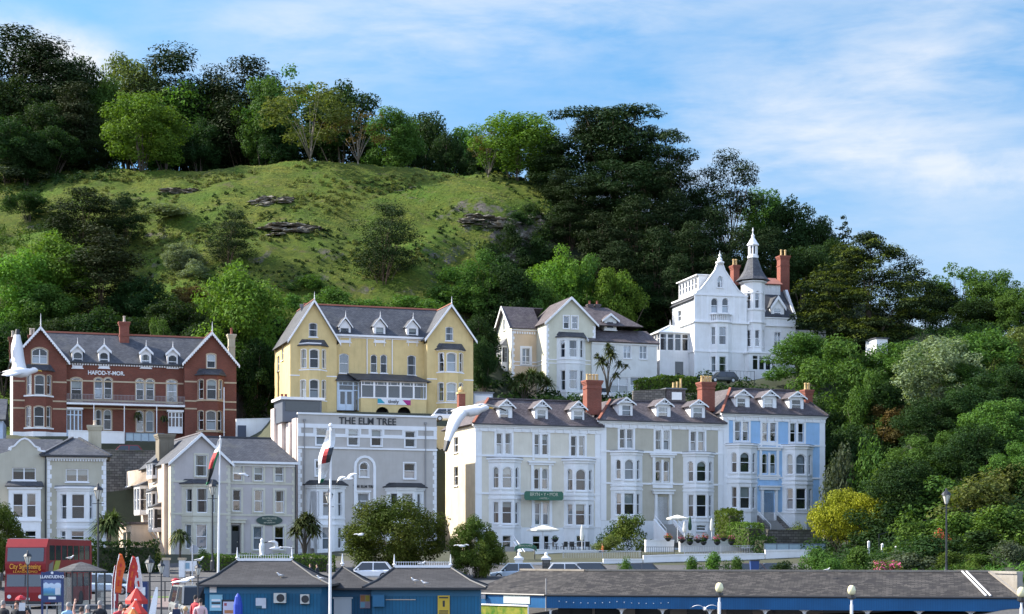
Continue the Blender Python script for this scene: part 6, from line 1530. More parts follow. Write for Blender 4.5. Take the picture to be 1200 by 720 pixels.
 # turret
 cx = F.at(*c(455,450))[0]; tr = (F.at(*c(497,450))[0] - F.at(*c(414,450))[0]) / 2 * 1.12; tc = Vector((cx,1.25)); n = 8
 zt = F.at(*c(455,248))[1]; pts = [(tc.x + tr * math.cos(2 * math.pi * (k + .5) / n),tc.y + tr * math.sin(2 * math.pi * (k + .5) / n)) for k in range(n)]
 tb = MB(); side = (Vector(pts[1]) - Vector(pts[0])).length
 order = [(i,(i + 1) % n) for i in range(n)]
 for a,b in order:
  A,B = Vector(pts[a]),Vector(pts[b]); f = Face(root,A,B - A)
  if f.n.y > .2 or True:
   mid = (A + B) / 2 - tc
   if mid.y < -.3 and mid.x > -tr * .85:
    ztop = f.at(*c(440,292))[1]; zbot = f.at(*c(440,366))[1]
    for (h1,h0,ar) in ((292,366,.5),(457,527,0)):
     k = .24 if abs(mid.x) < .6 else .26
     window(f,0,0,0,0,root,uz=(side * k,side * (1 - k),F.at(*c(440,h0))[1],F.at(*c(440,h1))[1]),trim=TRIMW,tw=.09,arch=ar,sillmat=TRIMW,curtain='none')
  f.wall(tb,[(0,zb),(side,zb),(side,zt),(0,zt)],0,1,.2,.7)
 tw = tb.build('turret',[WV,DARKROOM],root)
 d = MB();
 for y,e in ((252,.35),(300,.08),(372,.12),(425,.22),(548,.1)):
  zz = F.at(*c(455,y))[1]; d.lathe([(tr + e * .5,zz - .14),(tr + e,zz - .04),(tr + e,zz + .08)],(tc.x,tc.y,0),n,rot=.5)
 d.build('turret_moulding',TRIMW,tw)
 z1 = F.at(*c(420,145))[1]; z2 = F.at(*c(420,88))[1]; z3 = F.at(*c(410,50))[1]; z4 = F.at(*c(410,16))[1]; lr = (F.at(*c(436,130))[0] - F.at(*c(391,130))[0]) / 2 * .8
 d = MB(); prof = [(tr + .8,zt + .1),(tr + .25,zt + .6),(tr * .80,zt + (z1 - zt) * .45),(lr * 1.05,z1)]; d.lathe(prof,(tc.x,tc.y,0),n,rot=.5); d.build('turret_roof',SLATE,tw)
 d = MB(); d.lathe([(lr * 1.2,z1 - .05),(lr * 1.2,z1 + .3),(lr,z1 + .301),(lr * .98,z1 + .5)],(tc.x,tc.y,0),n,rot=.5)
 for k in range(n): a = 2 * math.pi * (k + .5) / n; p = Vector((tc.x + lr * .86 * math.cos(a),tc.y + lr * .86 * math.sin(a),z1 + .5)); d.tube([p,p + Vector((0,0,z2 - z1 - .8))],.12,6)
 d.lathe([(lr * .95,z2 - .3),(lr * 1.3,z2 - .15),(lr * 1.3,z2),(lr * 1.0,z2 + .25),(lr * .8,z2 + (z3 - z2) * .4),(lr * .35,z2 + (z3 - z2) * .75),(lr * .3,z3 - .1),(lr * .45,z3),(.08,z3 + .2),(.05,z4 - .6),(.14,z4 - .4),(.02,z4)],(tc.x,tc.y,0),n,rot=.5); d.lathe([(lr * .5,z1 + .4),(lr * .5,z2 - .2)],(tc.x,tc.y,0),8,mi=1)
 d.build('lantern',[TRIMW,DARKROOM],tw)
 # roofs
 r = MB(); zr = z(225); r.slab([(-.3,.3,zL + .05),(gm - .6,.3,zr),(gm - .6,dep,zr),(-.3,dep + .2,zL + .05)],.13); r.slab([(g1 + .3,.3,zL),(gm + .6,.3,zr),(gm + .6,dep,zr),(g1 + .3,dep,zL)],.13); r.poly([(gm - .6,.3,zr - .02),(gm + .6,.3,zr - .02),(gm + .6,dep,zr - .02),(gm - .6,dep,zr - .02)])
 zq = RF_.off(4).at(*c(550,300))[1]; r.slab([(g1,.9,zR + .1),(r1 - .2,.9,zR + .1),(r1 - .2,5.2,zR + 4.4),(g1,5.2,zR + 4.4)],.13); r.slab([(g1,dep + .2,zR),(r1 - .2,dep + .2,zR),(r1 - .2,5.2,zR + 4.4),(g1,5.2,zR + 4.4)],.13)
 rf = r.build('roof',SLATE,root)
 # attic of windows along the sunny roof side
 A_ = Face(root,(.9,dep - .3),(0,-1)); za0 = zL + 1.5; za1 = za0 + 2.0; L_ = dep - 1.6; n_ = 6; at = MB()
 for i in range(n_): window(A_,0,0,0,0,root,uz=(L_ * (i + .14) / n_,L_ * (i + .86) / n_,za0 + .2,za1 - .25),sill=False,fw=.06)
 A_.wall(at,[(0,za0 - .9),(L_,za0 - .9),(L_,za1),(0,za1)],0,1,.15,.4); at.box(.6,gm,.8,dep,za1 + .002,za1 + .16,0); at.box(.92,gm - .6,.95,1.15,za0 - .9,za1,0); at.build('attic',[WV,DARKROOM],root)
 q = MB(); X = Face(root,(0,4.6),(1,0)); a = X.at(*c(486,262)); b = X.at(*c(556,302)); q.box(a[0],b[0],4.6,7,b[1] - .6,a[1],0)
 for k in range(6): uu = a[0] + (b[0] - a[0]) * (k + .5) / 6; q.box(uu - .04,uu + .04,4.53,4.6,b[1],a[1],0)
 q.build('roof_house',WV,root); q = MB(); zz = X.at(*c(520,226))[1]; q.slab([(a[0] - .3,4.3,a[1]),(b[0] + .3,4.3,a[1]),(b[0] + .3,7,zz),(a[0] - .3,7,zz)],.14); q.slab([(a[0] - .3,9.6,a[1]),(b[0] + .3,9.6,a[1]),(b[0] + .3,7,zz),(a[0] - .3,7,zz)],.14); q.build('upper_roof',painted('red_tiles',(.24,.10,.08),.8),root)
 D_ = RF_.off(.1); p = c(545,312); dormer(root,D_,p[0],p[1],rects(c,529,365,558,403),66 / 3.6,.0,2.6,SLATE,WV,TRIMW,fin=0,bh=.5,over=.2,zbot=D_.at(*c(545,404))[1] - .15)
 for x0,x1,yt,yb,dy,pots in ((546,590,145,320,6.2,2),(350,378,185,225,7.5,2)):
  Q = F.off(dy); a = Q.at(*c(x0,yt)); b = Q.at(*c(x1,yt)); chimney(root,(a[0] + b[0]) / 2,dy,Q.at(*c(x0,yb))[1] - 1.5,a[1],(b[0] - a[0]) * .86,1.3,CHIMBRICK,[.95] * pots,POTBUFF,band=.8)
 # conservatory and entrance block on the left
 x0 = Lf.at(*c(147,500)); bw = 4.4; by0,by1 = 2.2,6.8; K = MB(); f1 = Face(root,(-bw,by1),(0,-1)); f2 = Face(root,(-bw,by0),(1,0)); zc0 = f2.at(*c(115,548))[1]; zc1 = f2.at(*c(115,468))[1]
 K.box(-bw,-.02,by0,by1,zb,zc0,0)
 for f,l,n_ in ((f1,by1 - by0,4),(f2,bw,4)):
  for i in range(n_): window(f,0,0,0,0,root,uz=(l * (i + .1) / n_,l * (i + .9) / n_,zc0 + .15,zc1 - .2),sill=False,bars='transom',fw=.05,curtain='none')
  f.wall(K,[(0,zc0 + .002),(l,zc0 + .002),(l,zc1),(0,zc1)],0,1,.14,.5)
 co = K.build('conservatory',[WV,DARKROOM],root); K = MB(); zp = f2.at(*c(97,428))[1]; pk = (-bw * .45,(by0 + by1) / 2,zp)
 cs = [(-bw - .2,by0 - .2,zc1),(0,by0 - .2,zc1),(0,by1 + .2,zc1),(-bw - .2,by1 + .2,zc1)]
 for i in range(4): K.slab([cs[i],cs[(i + 1) % 4],pk],.06,0)
 for i in range(4):
  K.bar(Vector(cs[i]) + Vector((0,0,.05)),Vector(pk) + Vector((0,0,.05)),.1,.1,1)
  m_ = Vector(cs[i]).lerp(Vector(cs[(i + 1) % 4]),.5); K.bar(m_ + Vector((0,0,.05)),Vector(pk) + Vector((0,0,.05)),.06,.06,1); K.bar(Vector(cs[i]),Vector(cs[(i + 1) % 4]),.14,.14,1)
 K.build('conservatory_roof',[plain('conservatory_glass',(.42,.48,.52),.15),TRIMW],co); finial(Vector(pk),.8,TRIMW,co)
 K = MB(); uu,zz = f2.at(*c(112,590)); u2 = f2.at(*c(146,590))[0]; f2.box(K,uu,u2,zz - 2.4,zz,-.03,-.01); K.build('doorway',plain('dark_pane',(.03,.04,.05),.1),co)
 # glazed porch at the right
 G_ = Face(root,(0,-1.6),(1,0)); a0,a1,z0,z1 = oncl(G_,*c(396,640),*c(546,556)); z0,z1 = min(z0,z1),max(z0,z1); a0 = max(a0,g1 * .95); K = MB(); n_ = 4; s0 = a0 + (a1 - a0) * .12
 for i in range(n_): window(G_,0,0,0,0,root,uz=(s0 + (a1 - s0) * (i + .08) / n_,s0 + (a1 - s0) * (i + .92) / n_,z0 + .5,z1 - .3),sill=False,bars='transom',fw=.06,curtain='none')
 G_.wall(K,[(a0,z0 - 2),(a1,z0 - 2),(a1,z1),(a0,z1)],0,1,.14,.6); K.box(a1 - .05,a1,-1.58,1.2,z0 - 2,z1,0); K.box(a0,a0 + .05,-1.58,0,z0 - 2,z1,0); K.box(a0 - .2,a1 + .2,-1.8,1.2,z1 + .002,z1 + .2,0); K.build('porch',[WV,DARKROOM],root)
 return root,F
WHV,WF = white_villa()
# ------------------------------------------------------------------ the wooded hill
T = tree
RIDGE_L = 'trees of the wood on the hilltop'
# hilltop wood, left end
T('pine',14,34,104,'tallest dark pine of the wood, cut by the left edge of the photo',D=336,group=RIDGE_L)
T('pine',48,47,90,'tall dark pine with a broken top, second from the left edge on the hilltop',D=331,group=RIDGE_L)
T('pine',72,72,66,'dark pine on the hilltop between the tall left pines and a round dark tree',D=326,group=RIDGE_L)
T('dark',96,73,60,'round dark green tree on the hilltop just below the white cloud',D=338,group=RIDGE_L)
T('dull',88,100,54,'brownish conifer hung with dull needles, low in the left of the hilltop wood',D=316,group=RIDGE_L)
T('mid',126,94,58,'mid green tree behind the brownish conifer on the hilltop',D=330,group=RIDGE_L)
T('olive',152,68,66,'light green broad tree left of the pointed black pine on the skyline',D=345,group=RIDGE_L)
T('pine',206,55,88,'pointed black pine standing highest on the skyline right of the cloud',D=346,group=RIDGE_L,v=1)
T('pine',251,79,66,'small black pine on the skyline, right of the pointed black one',D=342,group=RIDGE_L)
T('pine',290,70,80,'narrow black pine with a rounded top on the skyline above the grass slope',D=338,group=RIDGE_L,v=2)
T('bright',168,112,74,'bright green spreading tree at the wood edge, leftmost of two over a thin pale trunk',yb=201,group=RIDGE_L)
T('bright',216,101,84,'largest bright green tree at the edge of the hilltop wood',yb=199,group=RIDGE_L)
T('olive',258,112,56,'olive green tree at the wood edge right of the largest bright one',yb=197,group=RIDGE_L)
T('dark',287,128,50,'dark shaded tree at the wood edge under the narrow black pine',yb=193,group=RIDGE_L)
T('mid',312,96,54,'mid green tree right of the narrow black pine',D=330,group=RIDGE_L)
T('airymid',336,84,76,'light see-through tree on the skyline right of the narrow black pine',D=334,group=RIDGE_L)
T('airy',362,103,84,'olive tree with forked pale trunks standing on the grass crest',yb=190,group=RIDGE_L,v=0)
T('dark',402,99,70,'dark domed tree on the crest behind the tree with pale trunks',D=322,group=RIDGE_L)
T('bare',420,130,66,'nearly leafless tree with a fan of pale branches on the crest',yb=192,group=RIDGE_L)
T('mid',458,130,52,'mid green tree on the crest right of the leafless one',D=314,group=RIDGE_L)
T('dark',497,134,62,'dark green round tree in the middle of the crest line',yb=197,group=RIDGE_L)
T('mid',543,150,56,'mid green tree on the crest right of the round dark one',yb=206,group=RIDGE_L)
T('bare',571,150,34,'thin grey leafless tree between two green trees on the crest',yb=208,group=RIDGE_L)
T('bright',607,136,76,'light green tree at the right end of the crest, next to the pines',yb=211,group=RIDGE_L)
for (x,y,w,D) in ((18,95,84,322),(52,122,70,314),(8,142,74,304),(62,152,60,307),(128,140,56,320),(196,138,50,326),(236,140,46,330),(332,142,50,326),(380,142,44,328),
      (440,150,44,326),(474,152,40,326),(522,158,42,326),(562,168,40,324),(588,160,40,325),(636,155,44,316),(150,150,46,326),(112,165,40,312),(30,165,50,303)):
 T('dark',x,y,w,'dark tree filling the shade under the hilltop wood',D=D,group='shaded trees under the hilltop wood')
# pines on the right shoulder
PN = 'pines on the right shoulder of the hill'
for k,x,y,w,D,lab in (
 ('pine',655,168,64,291,'dark pine at the end of the grass crest, leftmost of the shoulder pines'),
 ('scots',690,128,78,297,'flat-topped pine, left of the tallest pine on the shoulder'),
 ('scots',718,124,92,292,'tallest flat-topped dark pine on the shoulder of the hill'),
 ('scots',747,146,62,296,'dark pine just right of the tallest flat-topped pine'),
 ('scots',773,153,70,289,'second tallest dark pine with a slanting right side'),
 ('pine',798,182,52,287,'dark pine where the skyline steps down right of the tall pines'),
 ('openpine',852,178,84,288,'lone open pine with layered branches standing against the sky'),
 ('pine',818,222,52,284,'low dark pine in the gap left of the lone open pine')):
 T(k,x,y,w,lab,D=D,group=PN)
for x,y,w,D,k in ((736,190,84,281,'scots'),(683,208,62,280,'pine'),(703,250,74,268,'pine'),(748,232,70,272,'pine'),(787,226,70,276,'pine'),(836,244,60,275,'pine'),(768,268,62,263,'pine'),
       (900,270,64,268,'pine'),(868,268,62,266,'pine'),(815,262,64,266,'pine'),(668,236,48,276,'pine'),(660,200,50,284,'pine'),(770,200,64,283,'scots'),(712,180,70,288,'pine'),(845,300,54,258,'pine'),(795,300,54,257,'pine'),(725,285,60,259,'pine')):
 T(k,x,y,w,'dark pine in the shaded wood below the tall shoulder pines',D=D,group='pines in the shaded wood')
for k,x,y,w,D,lab in (
 ('mid',893,224,54,297,'green tree on the skyline right of the lone open pine'),
 ('dark',930,236,62,288,'round dark tree on the skyline above the white villa turret'),
 ('dark',960,256,52,288,'dark tree stepping down the skyline left of the spiky conifer'),
 ('conifer',989,257,48,286,'spiky dark conifer on the skyline behind the golden cedar'),
 ('dark',940,290,74,270,'dark tree behind the red chimney of the white villa'),
 ('dark',976,282,62,277,'dark tree between the red chimney and the golden cedar'),
 ('dark',1085,330,70,262,'dark tree behind the right side of the golden cedar'),
 ('cedar',1018,277,178,246,'great spreading cedar with golden layered branches'),
 ('airymid',1124,309,66,262,'open tree showing its branches against the sky, right of the cedar'),
 ('mid',1166,318,62,258,'dense green tree on the skyline near the right edge'),
 ('mid',1197,338,54,250,'green tree cut by the right edge of the photo, on the skyline'),
 ('dark',1145,352,60,254,'dark tree under the open tree right of the cedar')):
 T(k,x,y,w,lab,D=D,group='trees on the right skyline')
# trees standing on the slope
for k,x,y,w,yb,lab in (
 ('hillpine',268,245,54,312,'small dark pine alone on the grass above the red brick hotel'),
 ('hillpine',450,237,70,331,'lone pine in the middle of the grass slope above the yellow hotel'),
 ('pine',96,222,74,300,'dark bushy pine on the left slope, left of a smaller one'),
 ('pine',146,228,50,288,'smaller dark pine touching the bushy one on the left slope'),
 ('dull',118,268,92,386,'broad dull-needled conifer above the roof of the red brick hotel'),
 ('bright',68,274,76,384,'bright green tree left of the broad dull conifer'),
 ('bright',22,298,84,402,'bright green tree at the left edge above the red brick hotel'),
 ('mid',48,336,76,412,'green tree below the bright ones at the left edge'),
 ('silver',216,284,40,324,'pale silvery shrub tree on the slope above the red brick hotel'),
 ('rust',226,338,54,378,'rusty brown shrub tree below the silvery one'),
 ('dark',34,226,54,262,'dark scrubby tree on the left slope below the wood'),
 ('dark',168,328,64,398,'dark shaded tree right of the broad dull conifer')):
 T(k,x,y,w,lab,yb=yb,group='trees on the slope above the hotels')
bush('grey',14,190,70,'grey leaning bush on the left edge below the hilltop wood',yb=216)
bush('silver',200,240,56,'low pale bush among the grass right of the dark pines',yb=258)
bush('silver',226,304,34,'pale flowering bush beside the silvery shrub tree',yb=330)
for k,x,y,w,D,lab in (
 ('bright',284,312,90,222,'large bright green tree rising behind the right gable of the red brick hotel'),
 ('dark',205,352,74,229,'dark tree behind the right half of the red brick hotel roof'),
 ('dark',250,372,70,223,'dark tree left of the large bright one behind the red brick hotel'),
 ('dark',120,362,90,226,'dark tree behind the middle chimney of the red brick hotel'),
 ('dark',60,376,80,224,'dark tree behind the left gable of the red brick hotel'),
 ('dark',8,380,70,222,'dark tree at the left edge beside the red brick hotel'),
 ('mid',188,376,36,219,'small light green tree just over the ridge of the red brick hotel'),
 ('dark',302,400,56,219,'dark tree between the red brick hotel and the yellow hotel'),
 ('dark',318,372,56,228,'dark tree behind the left side of the yellow hotel'),
 ('mid',566,296,62,247,'ivy-green tall tree under the rock face, right of the yellow hotel'),
 ('dark',596,312,60,246,'dark tree behind the left wing of the cream villa'),
 ('dark',560,372,44,231,'dark tree between the yellow hotel and the cream villa'),
 ('dark',566,398,26,226,'dark low tree beside the oriel of the cream villa'),
 ('bright',652,294,66,254,'bright green tree above the gable of the cream villa'),
 ('mid',690,302,60,256,'green tree right of the bright one above the cream villa'),
 ('bright',722,318,52,252,'bright green small tree behind the cream villa chimney'),
 ('mid',628,330,58,246,'green tree behind the ridge of the cream villa'),
 ('dark',748,330,50,258,'dark tree left of the white villa conservatory')):
 T(k,x,y,w,lab,D=D,group='trees close behind the hotels and villas')
for x,y,w,yb in ((345,346,56,372),(388,338,60,372),(432,350,54,374),(478,346,60,372),(520,334,60,370),(548,346,44,376),(410,352,50,380),(500,352,60,382),(360,322,44,345),(530,312,46,338)):
 bush('mid',x,y,w,'green bush on the slope just above the yellow hotel roof',yb=yb,group='bushes above the yellow hotel')
for x,y,w,yb in ((755,345,56,380),(715,348,50,376),(690,345,50,372),(780,352,50,384),(752,372,46,395),(800,300,50,330)):
 bush('mid',x,y,w,'green bush on the bank between the cream villa and the white villa',yb=yb,group='bushes between the villas')
for x,y,w,yb in ((598,262,34,300),(622,238,30,262),(640,262,40,300),(612,292,40,325),(655,240,40,275),(575,285,34,312),(630,280,44,318),(590,300,44,335),(608,248,34,272),(645,285,46,330)):
 bush('dark',x,y,w,'dark bush clinging to the rock face',yb=yb,group='bushes on the rock face')
# right-hand wooded bank below the skyline
BK = 'trees on the bank right of the blue house'
for k,x,y,w,D,lab in (
 ('mid',938,393,78,231,'green tree in front of the right corner of the white villa'),
 ('mid',988,398,104,213,'largest leafy green tree, rising right behind the blue house chimney'),
 ('dark',960,470,60,206,'dark shaded tree against the right wall of the blue house'),
 ('mid',1050,402,84,222,'green tree below the cedar, left of the pale feathery one'),
 ('silver',1102,396,92,207,'pale feathery tree in the middle of the right bank'),
 ('mid',1155,388,84,224,'green tree on the bank right of the pale feathery one'),
 ('olive',1192,386,70,218,'olive tree at the right edge below the skyline'),
 ('dark',1040,450,80,208,'dark tree under the largest leafy one on the right bank'),
 ('rust',1046,476,56,203,'small rusty tree in the middle of the right bank'),
 ('mid',1170,470,84,200,'leafy tree on the right bank, above a strip of grass'),
 ('dark',1135,455,70,206,'dark tree right of the pale feathery tree'),
 ('mid',1078,512,72,190,'green tree in the lower middle of the right bank'),
 ('mid',1112,508,66,188,'green tree touching the lower middle one on the right bank'),
 ('dark',1000,500,80,198,'dark tree behind the small yellow-leaved maple'),
 ('mid',1195,520,70,184,'green tree low on the bank at the right edge'),
 ('mid',1020,440,60,204,'green tree right of the dark one beside the blue house'),
 ('dark',1085,468,70,196,'dark tree at the foot of the pale feathery tree'),
 ('dark',1140,500,80,190,'dark round tree in the hollow of the right bank'),
 ('mid',1130,428,60,212,'leafy tree tucked behind the pale feathery one'),
 ('dark',1060,540,84,182,'dark broad tree above the bright spreading bush'),
 ('dark',1180,430,70,210,'dark tree under the olive one at the right edge')):
 T(k,x,y,w,lab,D=min(D,D_at(x,y + max(58,w * 1.02),150)) if x > 955 else D,group=BK)
for c,x,y,w,D,lab in (
 ('mid',1022,514,56,184,'round green bush above the small yellow maple'),('grey',986,522,44,184,'grey bush beside the blue house'),
 ('hedge',1058,546,92,176,'bright spreading bush right of the yellow maple'),('mid',1100,560,90,172,'green bush left of the black street lamp on the bank'),
 ('olive',1150,556,100,170,'olive bush right of the black street lamp on the bank'),('olive',1190,545,80,172,'olive bush at the right edge above the railing'),
 ('dark',1040,590,80,164,'dark bush behind the yellow maple'),('hedge',1080,604,80,150,'sunlit hedge bush left of the lamp foot'),('hedge',1130,600,80,150,'sunlit hedge bush right of the lamp foot'),
 ('hedge',1180,592,90,150,'sunlit hedge bush at the right edge below the railing'),('dark',1090,628,90,143,'dark bush at the foot of the lamp'),('dark',1150,622,90,143,'dark bush below the hedge near the right edge')):
 bush(c,x,y,w,lab,D=min(D,D_at(x,y + w * .62,136)),group='bushes on the right bank')
for c,x,y,w,D,lab in (
 ('mid',957,641,46,136,'green bush behind the shelter roof, under the signpost'),('mid',1008,641,52,136,'green bush left of the grey bush behind the shelter'),
 ('grey',1066,646,76,134,'wide grey-green bush behind the shelter roof'),('pink',1040,657,40,127,'bush with pink flowers behind the shelter roof'),
 ('hedge',1114,646,40,132,'small bright bush at the foot of the lamp'),('hedge',1152,650,60,128,'bright low bush near the end of the shelter'),
 ('grey',1184,634,50,128,'grey round bush at the right edge behind the shelter'),('red',1100,622,34,140,'bush with red roses below the bank'),
 ('mid',838,648,44,132,'leafy bush in front of the white terrace wall, largest there'),('mid',812,653,34,132,'leafy bush left of the largest one by the white wall'),('mid',862,653,34,131,'leafy bush right of the largest one by the white wall'),
 ('mid',733,653,20,131,'small bush in front of the white wall below the tan house'),('dark',920,658,44,131,'low dark bush behind the shelter ridge below the blue house'),('mid',975,655,40,131,'low green bush behind the shelter ridge, left of the pink flowers')):
 bush(c,x,y,w,lab,D=D,group='bushes along the shelter')
T('maple',996,575,92,'small golden-leaved maple beside the blue house',D=166)
T('roundtree',458,586,108,'big clipped evergreen tree with a round crown on the street',D=148,v=0)
T('roundtree',557,608,58,'smaller round evergreen tree beside the shelter',D=146,v=1)
T('roundtree',-2,590,56,'round evergreen tree cut by the left edge behind the bus',D=135,v=1)

# undergrowth: one mass of low leaves over the shaded banks
def undergrowth(label,zones,mat_,leaf=.42,name='undergrowth',s0=.5,s1=1.3,per=42,mask=None):
 r = np.random.default_rng(31); cs,rs = [],[]
 for (x0,x1,D0,D1,n) in zones:
  for _ in range(n):
   px,D = r.uniform(x0,x1),r.uniform(D0,D1); g = on_ground(px,D)
   if any(math.hypot(g.x - q[0],g.y - q[1]) < max(q[2],q[3]) + 1 for q in PLATS): continue
   if mask is not None and mnoise.fractal(Vector((g.x * .06,g.y * .08,mask)),1,2,3) < .12: continue
   s = r.uniform(s0,s1); cs.append((g.x,g.y,g.z + s * .45)); rs.append(s)
 q = clump_leaves(np.array(cs),np.array(rs),per,leaf,r,.8,.6)
 o = bpy.data.objects.new(name,raw_mesh(name,q,[mat_])); COL.objects.link(o); tag(o,label,'undergrowth',kind='stuff')
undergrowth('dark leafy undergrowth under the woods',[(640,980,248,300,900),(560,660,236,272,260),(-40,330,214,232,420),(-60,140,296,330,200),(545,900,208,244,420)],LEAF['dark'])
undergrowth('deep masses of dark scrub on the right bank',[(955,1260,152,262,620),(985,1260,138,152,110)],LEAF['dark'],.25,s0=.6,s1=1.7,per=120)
undergrowth('mid green scrub scattered over the right bank',[(955,1260,150,250,380)],LEAF['mid'],.24,s0=.6,s1=1.8,per=130,mask=4.2)
undergrowth('low creeping cover along the foot of the right bank',[(955,1260,116,150,420)],LEAF['mid'],.2,s0=.25,s1=.6,per=50)
undergrowth('green leafy undergrowth on the banks',[(320,560,219,236,240),(640,980,246,275,200),(-60,120,240,280,160)],LEAF['mid'],.36)
undergrowth('dark low gorse and bracken scattered on the hillside',[(60,660,234,300,2600)],LEAF['dark'],.24,'gorse',.12,.42,26,9.3)
undergrowth('olive bracken in patches over the hillside',[(100,660,236,302,4200)],LEAF['olive'],.26,'bracken',.15,.5,30,1.7)
def grass_tufts():
 r = np.random.default_rng(8); Q,Nn = [],[]
 for _ in range(46000):
  px,D = r.uniform(-80,700),r.uniform(232,318);
  X = (px - CX) * D / FPX;
  if mnoise.fractal(Vector((X * .09,D * .12,5.5)),1,2,4) > .30: continue
  Q.append((X,D,0)); Nn.append((r.normal() * .22,-.6 + r.normal() * .22,.8))
 Q = np.array(Q)
 # heights from a coarse lookup of the terrain
 xs = np.linspace(Q[:,0].min(),Q[:,0].max(),130); ys = np.linspace(231,319,90)
 Z = np.array([[ground(x,y) for x in xs] for y in ys])
 fx = np.clip((Q[:,0] - xs[0]) / (xs[1] - xs[0]),0,128.99); fy = np.clip((Q[:,1] - ys[0]) / (ys[1] - ys[0]),0,88.99)
 i,j = fx.astype(int),fy.astype(int); a,b = fx - i,fy - j
 Q[:,2] = Z[j,i] * (1 - a) * (1 - b) + Z[j,i + 1] * a * (1 - b) + Z[j + 1,i] * (1 - a) * b + Z[j + 1,i + 1] * a * b + .08
 o = bpy.data.objects.new('grass',raw_mesh('grass',leaf_quads(Q,np.array(Nn),.34,r,.5),[leafy('grass_tufts',(.062,.112,.014),(.145,.155,.03),.2,.16,.45)])); COL.objects.link(o)
 tag(o,'rough grass over the open hillside','grass',kind='stuff')
grass_tufts()
ROCK = painted('grey_rock',(.20,.185,.15),.95,.3,.9)
def rock(px,py,w,h,label,seed,n=5):
 n *= 3
 D = D_at(px,py); c = on_ground(px,D); k = FPX / D; r = random.Random(seed); mb = MB()
 for i in range(n):
  ox = (r.random() - .5) * w / k * .8; oz = (r.random() - .5) * h / k * .7; s = r.uniform(.10,.24)
  cx,cy = c.x + ox,c.y + oz * 1.3; cz = ground(cx,cy); a,b_,hh = w / k * s,w / k * s * .8,h / k * s * .55
  pts = []; nu,nv = 14,8
  for v in range(nv):
   for u in range(nu):
    th = 2 * math.pi * u / nu; ph = -.4 + 1.95 * v / (nv - 1); ph = min(ph,1.5)
    d = Vector((math.cos(th) * math.cos(ph),math.sin(th) * math.cos(ph),math.sin(ph)))
    f = 1 + .8 * mnoise.fractal(d * 2.6 + Vector((seed,i * 3.1,0)),.7,2.2,3)
    pts.append((cx + d.x * a * f,cy + d.y * b_ * f,cz + d.z * hh * f - .35))
  fs = [(v * nu + u,v * nu + (u + 1) % nu,(v + 1) * nu + (u + 1) % nu,(v + 1) * nu + u) for v in range(nv - 1) for u in range(nu)]
  mb.add(pts,fs)
 tag(mb.build('rock_outcrop',ROCK,uv=False),label,'rock outcrop','rock outcrops on the hillside')
rock(216,226,54,15,'grey rock outcrop on the grass below the bright trees of the wood',1,8)
rock(318,238,50,22,'grey rock outcrop on the grass right of the small lone pine',2,8)
rock(338,268,70,24,'long broken rock outcrop in the middle of the grass slope',3,9)
rock(475,222,34,9,'small rocks in the grass under the crest',4,5)
rock(566,258,50,18,'rock outcrop above the ivy-green tree',5,8)
rock(602,290,50,44,'dark rock face right of the ivy-green tree',6,6)
rock(636,256,40,36,'rock face at the foot of the leftmost shoulder pine',7,5)
rock(766,330,56,20,'bare grey rock left of the white villa',8,7)
# ------------------------------------------------------------------ walls, gardens and street between the houses and the promenade
CARS = 'cars parked along the street'
def wall_line(name,label,pts,th,mat_,cap=None,cat='wall',capm=None):
 """a garden or retaining wall along (px, y_top, y_bottom, D) points"""
 mb = MB(); cm = MB()
 for a,b in zip(pts[:-1],pts[1:]):
  A,B = P(a[0],a[1],a[3]),P(b[0],b[1],b[3]); zb = min(P(a[0],a[2],a[3]).z,P(b[0],b[2],b[3]).z)
  n = Vector((-(B - A).y,(B - A).x,0)).normalized() * th
  q = [Vector((A.x,A.y,zb)),Vector((B.x,B.y,zb)),Vector((B.x,B.y,zb)) + n,Vector((A.x,A.y,zb)) + n]
  mb.hexa(q + [A,B,B + n,A + n])
  if cap:
   o = n.normalized() * .06; u = Vector((0,0,cap)); e = Vector((0,0,.003))
   cm.hexa([A - o + e,B - o + e,B + n + o + e,A + n + o + e,A - o + u,B - o + u,B + n + o + u,A + n + o + u])
 w = tag(mb.build(name,mat_),label,cat)
 if cap: cm.build('coping',capm or mat_,w)
 return w
wall_line('retaining_wall','dark rubble stone retaining wall below the red brick hotel',[(92,528,650,186.5),(200,530,650,187.5),(336,515,650,188)],.7,STONEWALL,.15)
wall_line('garden_wall','white garden wall in front of the red brick hotel',[(80,505,518,196.5),(146,507,520,197.5)],.3,WHITE,.1)
wall_line('garden_wall','white wall with a dark door right of the red brick hotel',[(277,492,525,203),(322,491,525,205)],.3,WHITE,.1)
d = empty('garden_door',P(283.5,514,202.6),R(14),'dark blue door in the white wall right of the red brick hotel','door'); m = MB(); m.box(-.5,.5,-.03,.04,0,1.55); m.build('panel',plain('navy_paint',(.03,.045,.08),.5),d); m = MB(); m.box(.34,.42,-.06,-.031,.7,.8); m.build('handle',BLACKM,d)
def screen(px0,px1,y0,y1,D0,D1,label):
 a,b = P(px0,y1,D0),P(px1,y1,D1); h = P(px0,y0,D0).z - a.z; o = empty('glass_balustrade',a,math.atan2((b - a).y,(b - a).x),label,'balustrade'); L_ = (b - a).length; n = 5; m = MB()
 for i in range(n + 1): m.box(L_ * i / n - .04,L_ * i / n + .04,-.04,.04,0,h)
 m.box(0,L_,-.05,.05,h - .08,h); m.build('frame',plain('grey_blue_metal',(.12,.16,.2),.4),o); m = MB(); m.box(.04,L_ - .04,-.012,.012,.08,h - .08); m.build('pane',plain('frosted_glass',(.3,.4,.46),.2),o)
screen(147.5,192,507,517.5,197.4,198.6,'blue-grey glass balustrade below the red hotel balcony')
